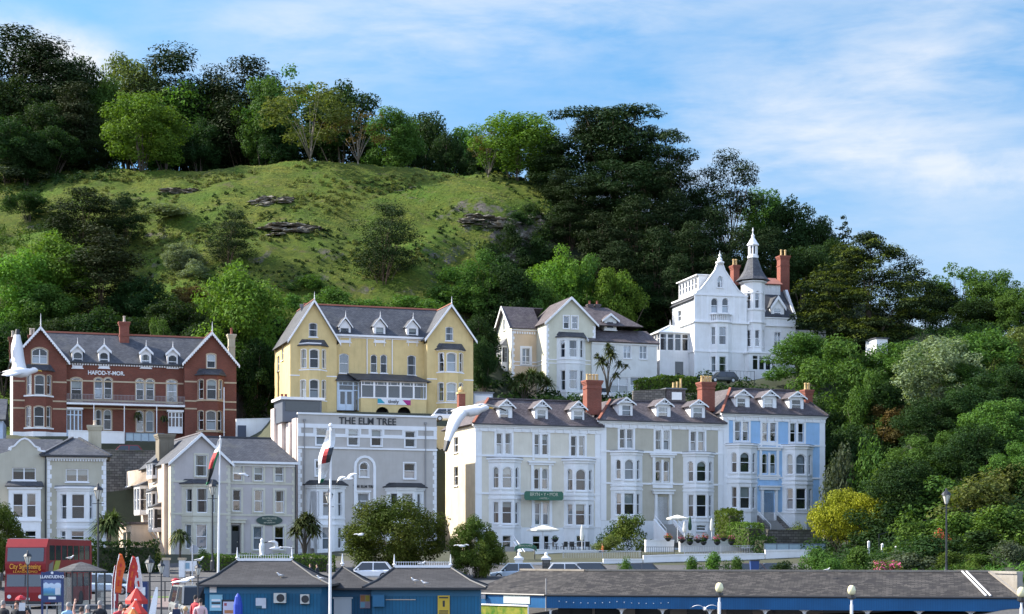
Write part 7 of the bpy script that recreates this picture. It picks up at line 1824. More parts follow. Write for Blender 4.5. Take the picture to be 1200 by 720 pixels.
# yellow rear wing showing between the guest house and the terrace
def rear_wing():
 root = empty('house',P(509,648,194) * 1,R(20),'narrow yellow rear wing between the flat-topped guest house and the tall terrace','house'); root.location.z = 3
 F = Face(root,(0,0),(1,0)); W_ = F.at(546,560)[0]; zt = F.at(525,502)[1]; w = MB()
 for q in ((516,525.5,528,549),(516.5,583,528,604)): window(F,*q,parent=root,sillmat=TRIMW,bars='cross',trim=None)
 F.wall(w,[(0,-2),(W_,-2),(W_,zt),(0,zt)],0); w.box(0,W_,1.6,7,-2,zt,0); w.box(-.1,W_,-.1,7,zt + .002,zt + .2,0); w.build('wall',[painted('pale_yellow_render',(.60,.50,.28),.75,.2),DARKROOM],root)
 x = MB(); K = F.off(-3.0); a,b,z0,z1 = oncl(K,511,640,536,612); x.box(a,b + .8,-3.0,-.02,-2,z1 + 1.3); x.build('outhouse',painted('dark_render',(.16,.14,.12),.9),root)
rear_wing()
# garage, pier and outbuildings behind the terrace roofs
def box_house(name,label,px0,px1,yt,yb,D,depth,m,roofm,cat,rz=0.3,win=None):
 a,b = P(px0,yb,D),P(px1,yb,D); h = P(px0,yt,D).z - a.z; o = empty(name,a,rz,label,cat); L_ = (b.x - a.x) / math.cos(rz); q = MB(); q.box(0,L_,0,depth,-1.5,h - .12); q.build('wall',m,o); q = MB(); q.box(-.15,L_ + .15,-.2,depth + .2,h - .118,h + .03); q.build('roof',roofm,o)
 if win: q = MB(); q.box(L_ * win[0],L_ * win[1],-.04,-.003,h * win[2],h * win[3]); q.build('shutter',TRIMW,o)
 return o
box_house('garage','pale blue-white garage between the yellow hotel and the cream villa',555,577.5,459.5,478,214,5,painted('pale_garage',(.48,.54,.64),.6),LEAD,'garage',win=(.08,.92,.05,.78))
box_house('outbuilding','dark slate outbuilding with a white shutter behind the tan house chimney row',781,804,455,473,212,4,SLATEP,LEAD,'outbuilding',win=(.28,.8,.25,.75))
wall_line('garden_wall','dark stone garden wall behind the tan house roof',[(742,459,474,211),(780,457,474,212)],.4,STONEWALL,.1)
def pots(px,y,D,label):
 o = empty('chimney_stack',P(px,y,D),.3,label,'chimney'); q = MB(); q.box(-.8,.8,-.4,.4,-2.5,0); q.build('stack',STONEWALL,o)
 for i,h in enumerate((.7,.8,1.2)): q = MB(); q.lathe([(.17,0),(.2,.06),(.14,.1),(.13,h - .1),(.17,h)],(-.5 + i * .5,0,0),9); q.build('chimney_pot',POTBUFF,o)
pots(793.5,455,213,'low stack with three buff pots in front of the white villa')
o = empty('brick_pier',P(540.5,477,200),.3,'brick gate pier right of the yellow hotel','pier'); q = MB(); q.box(-.4,.4,-.4,.4,-1.5,1.5); q.build('shaft',CHIMBRICK,o); q = MB(); q.box(-.5,.5,-.5,.5,1.502,1.7); q.lathe([(.3,1.7),(.4,2.0),(.2,2.3),(.02,2.4)],n=10); q.build('cap',POTBUFF,o)
hedge('dark leafy hedge in front of the white villa doorway',[P(745,464,220),P(775,458,221),P(815,460,222)],1.9,1.6,'hedge',.3,60)
def fence(label,pts,h,m=BLACKM,step=.14,name='railing',r=.014,posts=True):
 o = empty(name,pts[0],0,label,'railing'); mb = MB(); po = MB(); p0 = Vector(pts[0])
 for a,b in zip(pts[:-1],pts[1:]): railing(mb,Vector(a) - p0,Vector(b) - p0,h,step,r=r)
 mb.build('rails',m,o)
 for p in pts: q = MB(); p = Vector(p) - p0; q.bar(p - Vector((0,0,.3)),p + Vector((0,0,h + .08)),.07,.07); q.build('post',m,o)
 return o
wall_line('garden_wall','white garden wall right of the white villa',[(930,387.5,408,246),(968,388.5,408,247)],.3,WHITE,.1)
box_house('outbuilding','small white outbuilding under the golden cedar',1027,1041,396,414,234,3,WHITE,SLATE,'outbuilding',win=(.4,.75,.3,.6))
wall_line('stone_wall','low pale stone wall at the right end of the shelter roof',[(1120,671,700,107.5),(1192,673,705,103.5)],.5,painted('pale_stone',(.36,.33,.28),.9,.4,2),.15)
fence('dark railing on the terrace of the white villa',[P(829,446,228),P(855,446,228),P(884,447,229)],1.3,step=.5)
fence('long wire railing climbing the right bank',[P(1030,640,152),P(1080,624,152),P(1140,611,152),P(1215,594,152)],1.0,step=.4,r=.008)
for i,(x,y) in enumerate(((1018,646),(1034,649),(1050,652),(1066,655))):
 o = empty('bollard',P(x,y,148),0,'white post on the path below the golden maple','bollard','white posts on the path'); q = MB(); q.box(-.09,.09,-.09,.09,-.4,.75); q.build('shaft',WHITE,o); q = MB(); q.lathe([(.13,.752),(.13,.8),(.02,.9)],n=8); q.build('cap',WHITE,o)
# white walls of the terrace gardens
wall_line('terrace_wall','white lower wall stepping up behind the shelter roof',[(560,662,690,158),(655,660.5,690,158),(706,660.5,690,158.4)],.3,WHITE,.12)
wall_line('terrace_wall','white wall below the tan house, second step of the lower walls',[(707,656.5,690,158.4),(753,656.5,690,158.8)],.3,WHITE,.12)
wall_line('terrace_wall','long white wall below the flower-hung terrace',[(754,652.5,690,158.8),(800,651,690,159.2),(896,650,690,160)],.3,WHITE,.12)
wall_line('terrace_wall','white wall with a pale step below the blue house',[(897,646,690,160),(950,645.5,690,160.4)],.3,WHITE,.12)
wall_line('terrace_wall','upper white wall carrying the dining terrace of the cream terraced house',[(627,645,665,166),(752,647,665,169)],.3,WHITE,.1)
wall_line('terrace_wall','white flower-hung wall in front of the tan house',[(797,633,655,168),(868,633.5,655,170)],.35,WHITE,.1)
wall_line('terrace_wall','white wall left of the steps of the tan house',[(757,634,655,168),(790,634,655,169)],.35,WHITE,.1)
wall_line('garden_wall','dark stone wall of the blue house garden',[(900,622,640,172),(966,622,640,174)],.4,STONEWALL,.1)
fence('grey railing on the upper white wall of the dining terrace',[P(660,657,163),P(706,657,163.6),P(750,655,164)],.75,plain('rail_grey',(.45,.46,.48),.5),.16)
fence('grey railing along the white wall under the flower baskets',[P(802,650,164),P(845,649,164.5),P(886,648.5,165)],.75,plain('rail_grey',(.45,.46,.48),.5),.16)
screen(896,967,637,645.5,163,164,'long grey screen fence below the blue house')
fence('dark railing by the steps of the tan house',[P(752,651,163),P(790,651,163.4)],.8,BLACKM,.2)
def steps(label,px,yt,D,w,n,rise,run,m,rail=None,rz=R(20)):
 o = empty('steps',P(px,yt,D),rz,label,'steps')
 q = MB()
 for i in range(n): q.box(-w / 2,w / 2,-run * (i + 1),-run * i,-rise * (n + 3),-rise * i - .002)
 q.build('treads',m,o)
 for s in (-1,1):
  q = MB(); x = s * (w / 2 + .12); L_ = run * n; q.prism([(x - .1,.0,-rise * n - 1),(x - .1,-L_,-rise * n - 1),(x - .1,-L_,-rise * n + .55),(x - .1,0,.55)],(.2,0,0)); q.build('side_wall',rail or WHITE,o)
  q = MB(); q.bar((x,0,1.0),(x,-L_,-rise * n + 1.0),.05); q.bar((x,0,.5),(x,0,1.0),.05); q.bar((x,-L_,-rise * n + .4),(x,-L_,-rise * n + 1.0),.05); q.build('handrail',WHITE,o)
steps('steps up to the black door of the tan house',778,614.5,183.4,2.0,9,.17,.33,painted('step_stone',(.30,.29,.27),.8),WHITE)
steps('grey stone steps with white handrails up to the blue house door',899.5,610,190.5,2.2,9,.17,.33,painted('step_stone',(.30,.29,.27),.8),STONEWALL)
steps('white steps with a handrail up to the cream terraced house',590,641,171,2.0,9,.17,.35,painted('step_stone',(.30,.29,.27),.8),WHITE)
for x,lab in ((608,'white gate pier left of the green arched sign'),(640,'white gate pier with a dark panel right of the green arched sign')):
 o = empty('gate_pier',P(x,668,155),0,lab,'pier'); q = MB(); q.box(-.36,.36,-.36,.36,-.6,.9); q.build('shaft',WHITE if x < 620 else STONEWALL,o); q = MB(); q.box(-.44,.44,-.44,.44,.902,1.1); q.lathe([(.42,1.1),(.14,1.3),(.16,1.42),(.1,1.55),(.02,1.6)],n=10); q.build('cap',WHITE,o)
o = empty('arched_sign',P(616,669,160),0,'small green arched sign on posts below the cream terraced house','sign')
q = MB(); k = [(1.05 * math.cos(a),.35 + .45 * math.sin(a)) for a in np.linspace(math.pi * .95,math.pi * .05,13)]; q.prism([(x,0,1.75 + z) for x,z in k] + [(x,0,1.75 + z - .42) for x,z in k[::-1]],(0,.08,0)); q.build('board',DKGREEN,o)
q = MB(); q.bar((-.85,.04,-1),(-.85,.04,2.2),.09); q.build('post',BLACKM,o); q = MB(); q.bar((.85,.04,-1),(.85,.04,2.2),.09); q.build('post',BLACKM,o)
text('BRYN-Y-MOR',.22,GOLD,o,(0,-.02,2.33),(1,0,0))
# parasols
def parasol(px,yt,yb,D,r,label,m,closed=False,group=None):
 g = P(px,yb,D); h = P(px,yt,D).z - g.z; o = empty('parasol',g,rng.uniform(0,1),label,'parasol'); q = MB(); q.tube([(0,0,-.3),(0,0,h)],.035,6); q.build('pole',WHITE,o); q = MB()
 if closed: q.lathe([(.03,h),(.12,h - .3),(.2,h * .55),(.16,h * .42),(.1,h * .38)],n=8)
 else:
  n = 8; pts = [(0,0,h)] + [(r * math.cos(2 * math.pi * i / n),r * math.sin(2 * math.pi * i / n),h - .28 * r) for i in range(n)] + [(r * math.cos(2 * math.pi * i / n),r * math.sin(2 * math.pi * i / n),h - .28 * r - .16) for i in range(n)]
  q.add(pts,[(0,1 + i,1 + (i + 1) % n) for i in range(n)] + [(1 + i,1 + (i + 1) % n,9 + (i + 1) % n,9 + i) for i in range(n)])
 q.build('canopy',m,o); return o
CANV = painted('cream_canvas',(.66,.65,.58),.9,.1); GRCANV = painted('green_canvas',(.02,.06,.035),.9,.1)
parasol(636,615,643,173,1.75,'open cream parasol on the dining terrace of the cream house',CANV); parasol(682,615,646,169,1,'closed white parasol at the front of the dining terrace',CANV,True)
parasol(794,603.5,632,174,1.15,'open cream parasol beside the steps of the tan house',CANV); parasol(802,611,632,172,1,'closed cream parasol right under the open one by the tan house',CANV,True); parasol(808.5,605,632,173,1,'closed dark green parasol in front of the tan house',GRCANV,True); parasol(834,607,632,173,1,'closed white parasol near the hedge of the tan house',CANV,True)
# flowers, tables, people's chairs
def planter(px,y,D,label,col,s=.5,group=None):
 o = empty('hanging_basket',P(px,y,D),0,label,'flowers',group); q = MB(); q.lathe([(.1,-.35),(.3,-.15),(.34,0),(.05,.02)],n=10); q.build('basket',BLACKM,o)
 r = np.random.default_rng(int(px)); g = clump_leaves(np.array([(0,0,.18),(.2,0,.05),(-.2,0,.05)]) * s * 2,np.array([.3,.25,.25]) * s * 2,30,.14,r); f = clump_leaves(np.array([(0,-.1,.22),(.18,-.1,.1),(-.18,-.1,.12)]) * s * 2,np.array([.3,.22,.22]) * s * 2,22,.12,r)
 c = bpy.data.objects.new('flowers',raw_mesh('flowers',np.concatenate([g,f]),[LEAF['hedge'],LEAF[col]],np.concatenate([np.zeros(len(g)),np.ones(len(f))]))); COL.objects.link(c); c.parent = o
for i,x in enumerate((783,799,808,818,826,840,848,857)): planter(x,632.5 if i % 2 else 630.5,167.5,'flower basket on the white wall in front of the tan house',('red','pink','rust','pink')[i % 4],.55,'flower baskets on the white wall')
for x in (808.5,824.5,840.5,857): planter(x,635,167.2,'dark hanging basket on the face of the white wall below the tan house','dark',.35,'dark baskets on the white wall')
planter(650.5,632,181,'hanging basket at the ground floor of the cream terraced house','dark',.5)
def table_set(px,y,D,label):
 o = empty('garden_table',P(px,y,D),rng.uniform(-.3,.3),label,'table','tables on the dining terrace'); q = MB(); q.box(-.6,.6,-.4,.4,.70,.75); q.build('tabletop',BLACKM,o)
 for x in (-.5,.5): q = MB(); q.bar((x,-.3,0),(x,.3,.7),.05); q.bar((x,.3,0),(x,-.3,.7),.05); q.build('leg',BLACKM,o)
def chair(px,y,D,rz,label):
 o = empty('garden_chair',P(px,y,D),rz,label,'chair','chairs on the dining terrace'); q = MB(); q.box(-.25,.25,-.25,.25,.42,.47); q.build('seat',BLACKM,o); q = MB(); q.box(-.25,.25,.22,.27,.47,.95); q.build('backrest',BLACKM,o)
 for x in (-.22,.22):
  for y_ in (-.22,.22): q = MB(); q.bar((x,y_,0),(x,y_,.42),.04); q.build('leg',BLACKM,o)
for x in (646,666,676): table_set(x,646,171,'dark garden table on the dining terrace of the cream house')
for x in (641,651,661,671,681,690): chair(x,646,170.5,rng.uniform(0,6),'dark garden chair on the dining terrace of the cream house')
bush('dark',722,612,42,'dark clipped bush left of the tall round one before the tan house',D=175); bush('round',738,603,50,'tall round bush in front of the left bay of the tan house',D=172); bush('olive',716,628,36,'low olive bush beside the sunbather on the terrace',D=169)
hedge('tall clipped hedge between the tan house and the blue house',[P(846,634,180),P(862,636,172)],3.2,1.5,'hedge',.2,80); hedge('sloping clipped hedge stepping down in front of the blue house',[P(862,640,171),P(886,642,166)],2.2,1.8,'hedge',.2,80); hedge('low end of the clipped hedge by the grey screen fence',[P(886,648,165.5),P(903,649,164)],1.5,1.6,'dark',.2,70)
bush('olive',935,612,26,'small round bush in the garden of the blue house',D=176)
o = empty('signpost',P(965,628,172),0,'white finger signpost in front of the golden maple','signpost'); q = MB(); q.tube([(0,0,-.5),(0,0,2.2)],.06,6); q.build('post',WHITE,o); q = MB(); q.box(-.1,.5,-.03,.03,1.75,2.0); q.build('finger',WHITE,o)
# palms
cordyline(613,470,226,[(610,447,1.25),(622,443,1.35),(634,446,1.3),(642,452,1.0),(603,453,.8)],'dark bushy palm in front of the peach wall of the cream villa',nb=100,blade=1.15)
cordyline(712,462,220,[(706,425,1.1),(716,417,1.2),(713,408,.8),(726,428,.8),(734,430,.5),(700,418,.6),(722,440,.6)],'tall branching palm in front of the right wing of the cream villa',nb=70,blade=.95)
cordyline(357,652,152,[(352,618,1.1),(362,614,1.15),(368,622,.9),(346,624,.8),(358,608,.8)],'broad palm in the garden of the flat-topped guest house',nb=95,blade=.95)
cordyline(211,654,150,[(211,630,1.0)],'small palm with one round head before the lilac guest house',nb=120,blade=.95,droop=.9)
cordyline(128,648,155,[(124,618,1.2),(132,614,1.2)],'yellowing palm right of the beige house',nb=120,blade=1.2)
hedge('long clipped hedge in front of the lilac guest house',[P(233,669,149),P(284,669,149),P(392,670,149)],1.35,1.0,'hedge',.16,100)
hedge('leafy hedge behind the bus',[P(20,668,150),P(75,668,150),P(112,668,150)],2.6,1.2,'hedge',.22,60)
hedge('dark hedge behind the bus shelter',[P(112,672,148),P(150,672,148),P(185,672,148)],2.7,1.4,'dark',.22,60)
bush('olive',182,645,26,'round yellowish shrub by the gate of the lilac guest house',D=150); bush('dark',237,642,18,'small dark bush before the lilac bay window',D=153)
for x,lab in ((195,'grey gate pier with a cream cap, left of the gateway'),(213.5,'white gate pier right of the gateway below the lilac house')):
 o = empty('gate_pier',P(x,683,144),0,lab,'pier'); q = MB(); q.box(-.24,.24,-.24,.24,0,1.9); q.build('shaft',painted('pier_grey',(.3,.3,.31),.8) if x < 200 else WHITE,o); q = MB(); q.box(-.32,.32,-.32,.32,1.902,2.1); q.build('cap',BUFFSTONE,o)
o = empty('notice_board',P(223,682,144),0,'white notice board beside the gate pier','sign'); q = MB(); q.box(-.55,.55,-.03,.03,.9,1.75); q.build('board',WHITE,o); q = MB(); q.bar((0,.05,0),(0,.05,1.4),.07); q.build('post',BLACKM,o); q = MB(); q.box(-.4,-.05,-.04,-.031,1.1,1.6); q.build('notice',plain('notice_blue',(.25,.4,.5)),o)
o = empty('statue',P(307,654,151),0,'white upright statue behind the hedge of the lilac guest house','statue'); q = MB(); q.lathe([(.3,0),(.3,.25),(.18,.3),(.22,.7),(.26,1.0),(.2,1.25),(.1,1.38),(.15,1.5),(.14,1.62),(.04,1.72)],n=12); q.build('figure',WHITE,o,smooth=True)
# pavements, verge and kerb by the post box
def sheet(name,pts,z,m):
 q = MB(); a = [P(x,648,D) for x,D in pts]; q.prism([(p.x,p.y,z - .3) for p in a],(0,0,.3)); tag(q.build(name,m),kind='structure')
sheet('pavement',[(150,104),(250,104),(250,125),(150,125)],.09,coursed('red_paving',(.20,.15,.14),(.25,.19,.175),(.12,.1,.095),.4,.2,.015,.9,.2))
sheet('grass_verge',[(168,125.1),(236,125.1),(236,134),(168,134)],.11,painted('verge_grass',(.09,.15,.025),.95,.3,2))
sheet('kerb',[(168,134.1),(236,134.1),(236,134.4),(168,134.4)],.13,painted('kerb_stone',(.35,.34,.32),.9))
# street lamps, flagpoles
def lamp(px,yt,yb,D,label,s=1.0,arms=False):
 g = P(px,yb,D); h = P(px,yt,D).z - g.z; o = empty('street_lamp',g,0,label,'street lamp','black street lamps'); q = MB(); q.lathe([(.16 * s,0),(.16 * s,.7),(.10 * s,.8),(.07 * s,1.2),(.05 * s,h - 1.1 * s),(.10 * s,h - 1.05 * s),(.05 * s,h - 1.0 * s)],n=8); q.bar((-.35 * s,0,h - 1.25 * s),(.35 * s,0,h - 1.25 * s),.04 * s); q.build('post',BLACKM,o)
 q = MB(); t = h - s; q.lathe([(.10 * s,t),(.25 * s,t + .52 * s),(.25 * s,t + .56 * s)],n=6); q.build('lantern',plain('lamp_glass',(.62,.60,.52),.2),o); q = MB()
 for k in range(6): a = 2 * math.pi * k / 6; q.bar((.10 * s * math.cos(a),.10 * s * math.sin(a),t),(.255 * s * math.cos(a),.255 * s * math.sin(a),t + .54 * s),.025 * s)
 q.build('lantern_frame',BLACKM,o); q = MB(); q.lathe([(.32 * s,t + .561 * s),(.22 * s,t + .72 * s),(.08 * s,t + .82 * s),(.06 * s,t + .92 * s),(.02 * s,t + s)],n=8); q.build('cap',BLACKM,o)
lamp(115,566,700,128,'tall black lamp in front of the beige house, left of the stone retaining wall',1.25); lamp(249,563,668,140,'black lamp in front of the lilac bay window, beside the left flagpole',1.2); lamp(385.5,573,672,142,'black lamp behind the right flagpole',1.2); lamp(1109,572,680,128,'black lamp alone among the bushes of the right bank',1.2)
lamp(175.5,651,760,62,'large black lamp with a pale lantern beside the white paddle board',.62); lamp(189,657,760,66,'slim black lamp right of the large one with a pale lantern',.5); lamp(232,659,760,66,'black lamp at the left corner of the first kiosk, a gull on it',.5); lamp(32.5,645,745,72,'black lamp standing in front of the bus',.6)
def globe_lamp(px,yt,D,label):
 g = P(px,780,D); h = P(px,yt,D).z - g.z; o = empty('globe_lamp',g,0,label,'street lamp','cream globe lamps along the shelter'); q = MB(); q.tube([(0,0,0),(0,0,h - .55)],.04,8); q.tube([(0,0,h - 2.0),(0,0,h - .75)],.06,8); q.build('post',WHITE,o); q = MB(); q.lathe([(.06,h - .56),(.16,h - .5),(.16,h - .4),(.05,h - .38)],n=10); q.build('collar',BLACKM,o); q = MB(); q.lathe([(.08,h - .379),(.14,h - .31),(.165,h - .2),(.13,h - .07),(.06,h)],n=12); q.build('globe',plain('cream_globe',(.75,.70,.42),.25),o,smooth=True)
globe_lamp(843,683,66,'cream globe lamp, left of the two standing before the middle of the shelter'); globe_lamp(998,686,66,'cream globe lamp, right of the two standing before the middle of the shelter'); globe_lamp(1197,688,62,'cream globe lamp at the right end of the shelter')
FLW,FLG,FLR = plain('flag_white',(.75,.76,.76),.8),plain('flag_green',(.02,.16,.07),.8),plain('flag_red',(.40,.03,.03),.8)
def flagpole(px,yt,yb,D,label,tip,cols):
 g = P(px,yb,D); t = P(px + (2.5 if px < 300 else 1),yt,D) - g; o = empty('flagpole',g,0,label,'flagpole'); q = MB(); q.tube([(0,0,-.5),t * .5,t],[.10 if D > 100 else .065,.085 if D > 100 else .055,.04],8); q.lathe([(.02,0),(.08,.05),(.08,.12),(.02,.17)],t,8); q.build('pole',WHITE,o)
 f = empty('flag',g + t * .99,0,'limp flag hanging from the ' + label.split(' in ')[0],'flag'); e = P(*tip,D) - (g + t); n = 14; q = MB()
 rows = []
 for i in range(n + 1):
  s = i / n; c = e * s + Vector((.0,.25 * math.sin(s * 9),0)); w = .12 + .42 * math.sin(math.pi * min(1,s * .8 + .15)); rows.append([c + Vector((w * (k / 3 - .5),.12 * math.sin(k * 2.2 + s * 3),.08 * (k - 1.5) * w)) for k in range(4)])
 for i in range(n):
  for k in range(3): q.add([rows[i][k],rows[i][k + 1],rows[i + 1][k + 1],rows[i + 1][k]],[(0,1,2,3)],cols(i / n,k))
 q.build('cloth',[FLW,FLG,FLR,CHAR],f)
flagpole(255.5,513,672,138,'white flagpole in front of the lilac guest house',(242,567),lambda s,k: 0 if s < .28 else (1 if k == 2 and s < .6 else 2 if s < .62 else 3) if s < .9 else 1)
flagpole(386.5,501,780,68,'tall white flagpole in front of the kiosks',(375.5,563),lambda s,k: 0 if s < .3 or k == 0 else (2 if s < .62 and k == 1 else 3 if s < .62 else 0) if s < .88 else 1)
o = empty('sign_post',P(225.5,690,126),0,'grey pole with a round sign plate left of the hedge','sign'); q = MB(); q.tube([(0,0,-.5),(0,0,3.3)],.05,8); q.build('pole',plain('galvanised',(.42,.44,.46),.4,.5),o); q = MB(); q.lathe([(.32,-.015),(.32,.015)],n=20); p_ = q.build('plate',plain('sign_back',(.3,.33,.36),.5),o); p_.location = (.1,.06,2.9); p_.rotation_euler = (R(90),0,0)
# vehicles
TYRE = plain('rubber',(.02,.02,.021),.85); ALLOY = plain('alloy',(.45,.46,.48),.3,.8); CGLASS = plain('car_glass',(.025,.03,.036),.05,0,.8); LAMPW = plain('headlamp',(.7,.72,.72),.1); LAMPR = plain('tail_lamp',(.35,.02,.02),.2)
def car(px,yb,D,rz,label,c,L_=4.2,H=1.48,Wd=1.76,z=None,suv=False,group=CARS):
 o = empty('parked_car',P(px,yb,D) if z is None else P(px,yb,D),rz,label,'car',group); paint = plain('car_paint_%02d%02d%02d' % tuple(int(x * 99) for x in c),c,.22,.0,.7,.03)
 hb = .92 if suv else .82; q = MB()
 prof = [(-.5,.42,.62,.86),(-.49,.3,.70,.93),(-.38,.24,.80,.98),(-.24,.22,.86,1),(0,.22,.9,1),(.25,.22,.92,1),(.40,.24,.94,.98),(.48,.3,.90,.94),(.5,.42,.80,.88)]
 ring = []
 for x,z0,z1,w in prof:
  z1 = z1 * hb / .9; hw = Wd / 2 * w; ring.append([(x * L_,s * hw * a,zz) for s,a,zz in ((-1,.86,z0),(-1,1,z0 + .14),(-1,1,z1 - .1),(-1,.9,z1),(1,.9,z1),(1,1,z1 - .1),(1,1,z0 + .14),(1,.86,z0))])
 for A,B in zip(ring[:-1],ring[1:]): q.add(A + B,[(i,(i + 1) % 8,8 + (i + 1) % 8,8 + i) for i in range(8)])
 q.poly(ring[0][::-1]); q.poly(ring[-1]); hw = Wd / 2
 r0,r1 = (-.14,.46) if suv else (-.12,.34); rt = [(r0 * L_,-hw * .74,H),(r1 * L_,-hw * .74,H),(r1 * L_,hw * .74,H),(r0 * L_,hw * .74,H)]
 bt = [(-.27 * L_,-hw * .9,hb),((.49 if suv else .45) * L_,-hw * .9,hb + .02),((.49 if suv else .45) * L_,hw * .9,hb + .02),(-.27 * L_,hw * .9,hb)]
 q.hexa([(x,y,H - .07) for x,y,_ in rt] + [(x * .97,y * .96,H) for x,y,_ in rt])
 for a,b in zip(bt,rt): q.bar(a,(b[0],b[1],H - .05),.09,.09)
 for s in (-1,1): q.bar((.1 * L_,s * hw * .9,hb),(.1 * L_,s * hw * .74,H - .04),.09,.06)
 q.build('body',paint,o); g = MB(); g.hexa([(x * .985,y * .985,z_ - .03) for x,y,z_ in bt] + [(x * .985,y * .985,H - .06) for x,y,_ in rt]); g.build('windows',CGLASS,o)
 for x in (-.31,.30):
  for s in (-1,1):
   w = MB(); rr = .36 if suv else .31
   a,b = Vector((x * L_,s * (hw - .2),rr)),Vector((x * L_,s * (hw + .01),rr)); w.tube([a,b],rr,18); wo = w.build('wheel',TYRE,o); w = MB(); w.tube([b - Vector((0,s * .02,0)),b + Vector((0,s * .012,0))],rr * .62,12); w.build('rim',ALLOY,wo)
 for s in (-1,1):
  w = MB(); w.box(-.5 * L_ + .03,-.5 * L_ + .22,s * hw * .62 - .16,s * hw * .62 + .16,.56,.7); w.build('headlight',LAMPW,o); w = MB(); w.box(.5 * L_ - .14,.5 * L_ + .0,s * hw * .68 - .12,s * hw * .68 + .12,.6,.76); w.build('taillight',LAMPR,o)
  w = MB(); w.box(-.2 * L_,-.2 * L_ + .14,min(s * hw,s * (hw + .2)),max(s * hw,s * (hw + .2)),hb,hb + .14); w.build('mirror',paint,o)
 return o
car(147,537.5,191,R(10),'dark red car on the upper road above the rubble stone wall',(.22,.015,.02)); car(527,494.5,197,R(190),'white car parked right of the yellow hotel',(.7,.71,.72)); car(699,468,224,R(12),'white car parked in front of the cream villa',(.7,.71,.72)); car(846,449,227,R(15),'dark car parked in front of the white villa',(.03,.035,.04))
for x,c,lab in ((602,(.45,.55,.66),'pale blue car behind the shelter, beside the small round tree'),(667,(.7,.71,.72),'white car behind the shelter below the dining terrace'),(697,(.03,.035,.045),'black car next to the white one below the dining terrace'),(757,(.06,.055,.055),'dark car behind the shelter left of the leafy bushes'),(872,(.12,.08,.09),'dark car behind the shelter right of the leafy bushes'),(902,(.05,.06,.09),'dark blue car behind the shelter below the blue house')):
 car(x,680,150,R(180 if x % 2 else 0),lab,c,H=1.5)
car(432,680,138,R(0),'white car behind the kiosks under the clipped tree',(.72,.73,.74)); car(126,697,119,R(172),'pale blue car behind the bus shelter and the feather flags',(.42,.52,.62),L_=4.4); car(229,730,80,R(112),'grey off-road car at the left of the first kiosk',(.24,.245,.24),L_=4.4,H=1.75,Wd=1.85,suv=True)
o = empty('recycling_bin',P(884,672,140),0,'blue bin behind the shelter below the blue house','bin'); q = MB(); q.hexa([(-.3,-.3,0),(.3,-.3,0),(.3,.3,0),(-.3,.3,0),(-.36,-.36,1),(.36,-.36,1),(.36,.36,1),(-.36,.36,1)]); q.build('bin_body',plain('bin_blue',(.02,.06,.2),.5),o); q = MB(); q.box(-.4,.4,-.4,.4,1.002,1.08); q.build('lid',BLACKM,o)
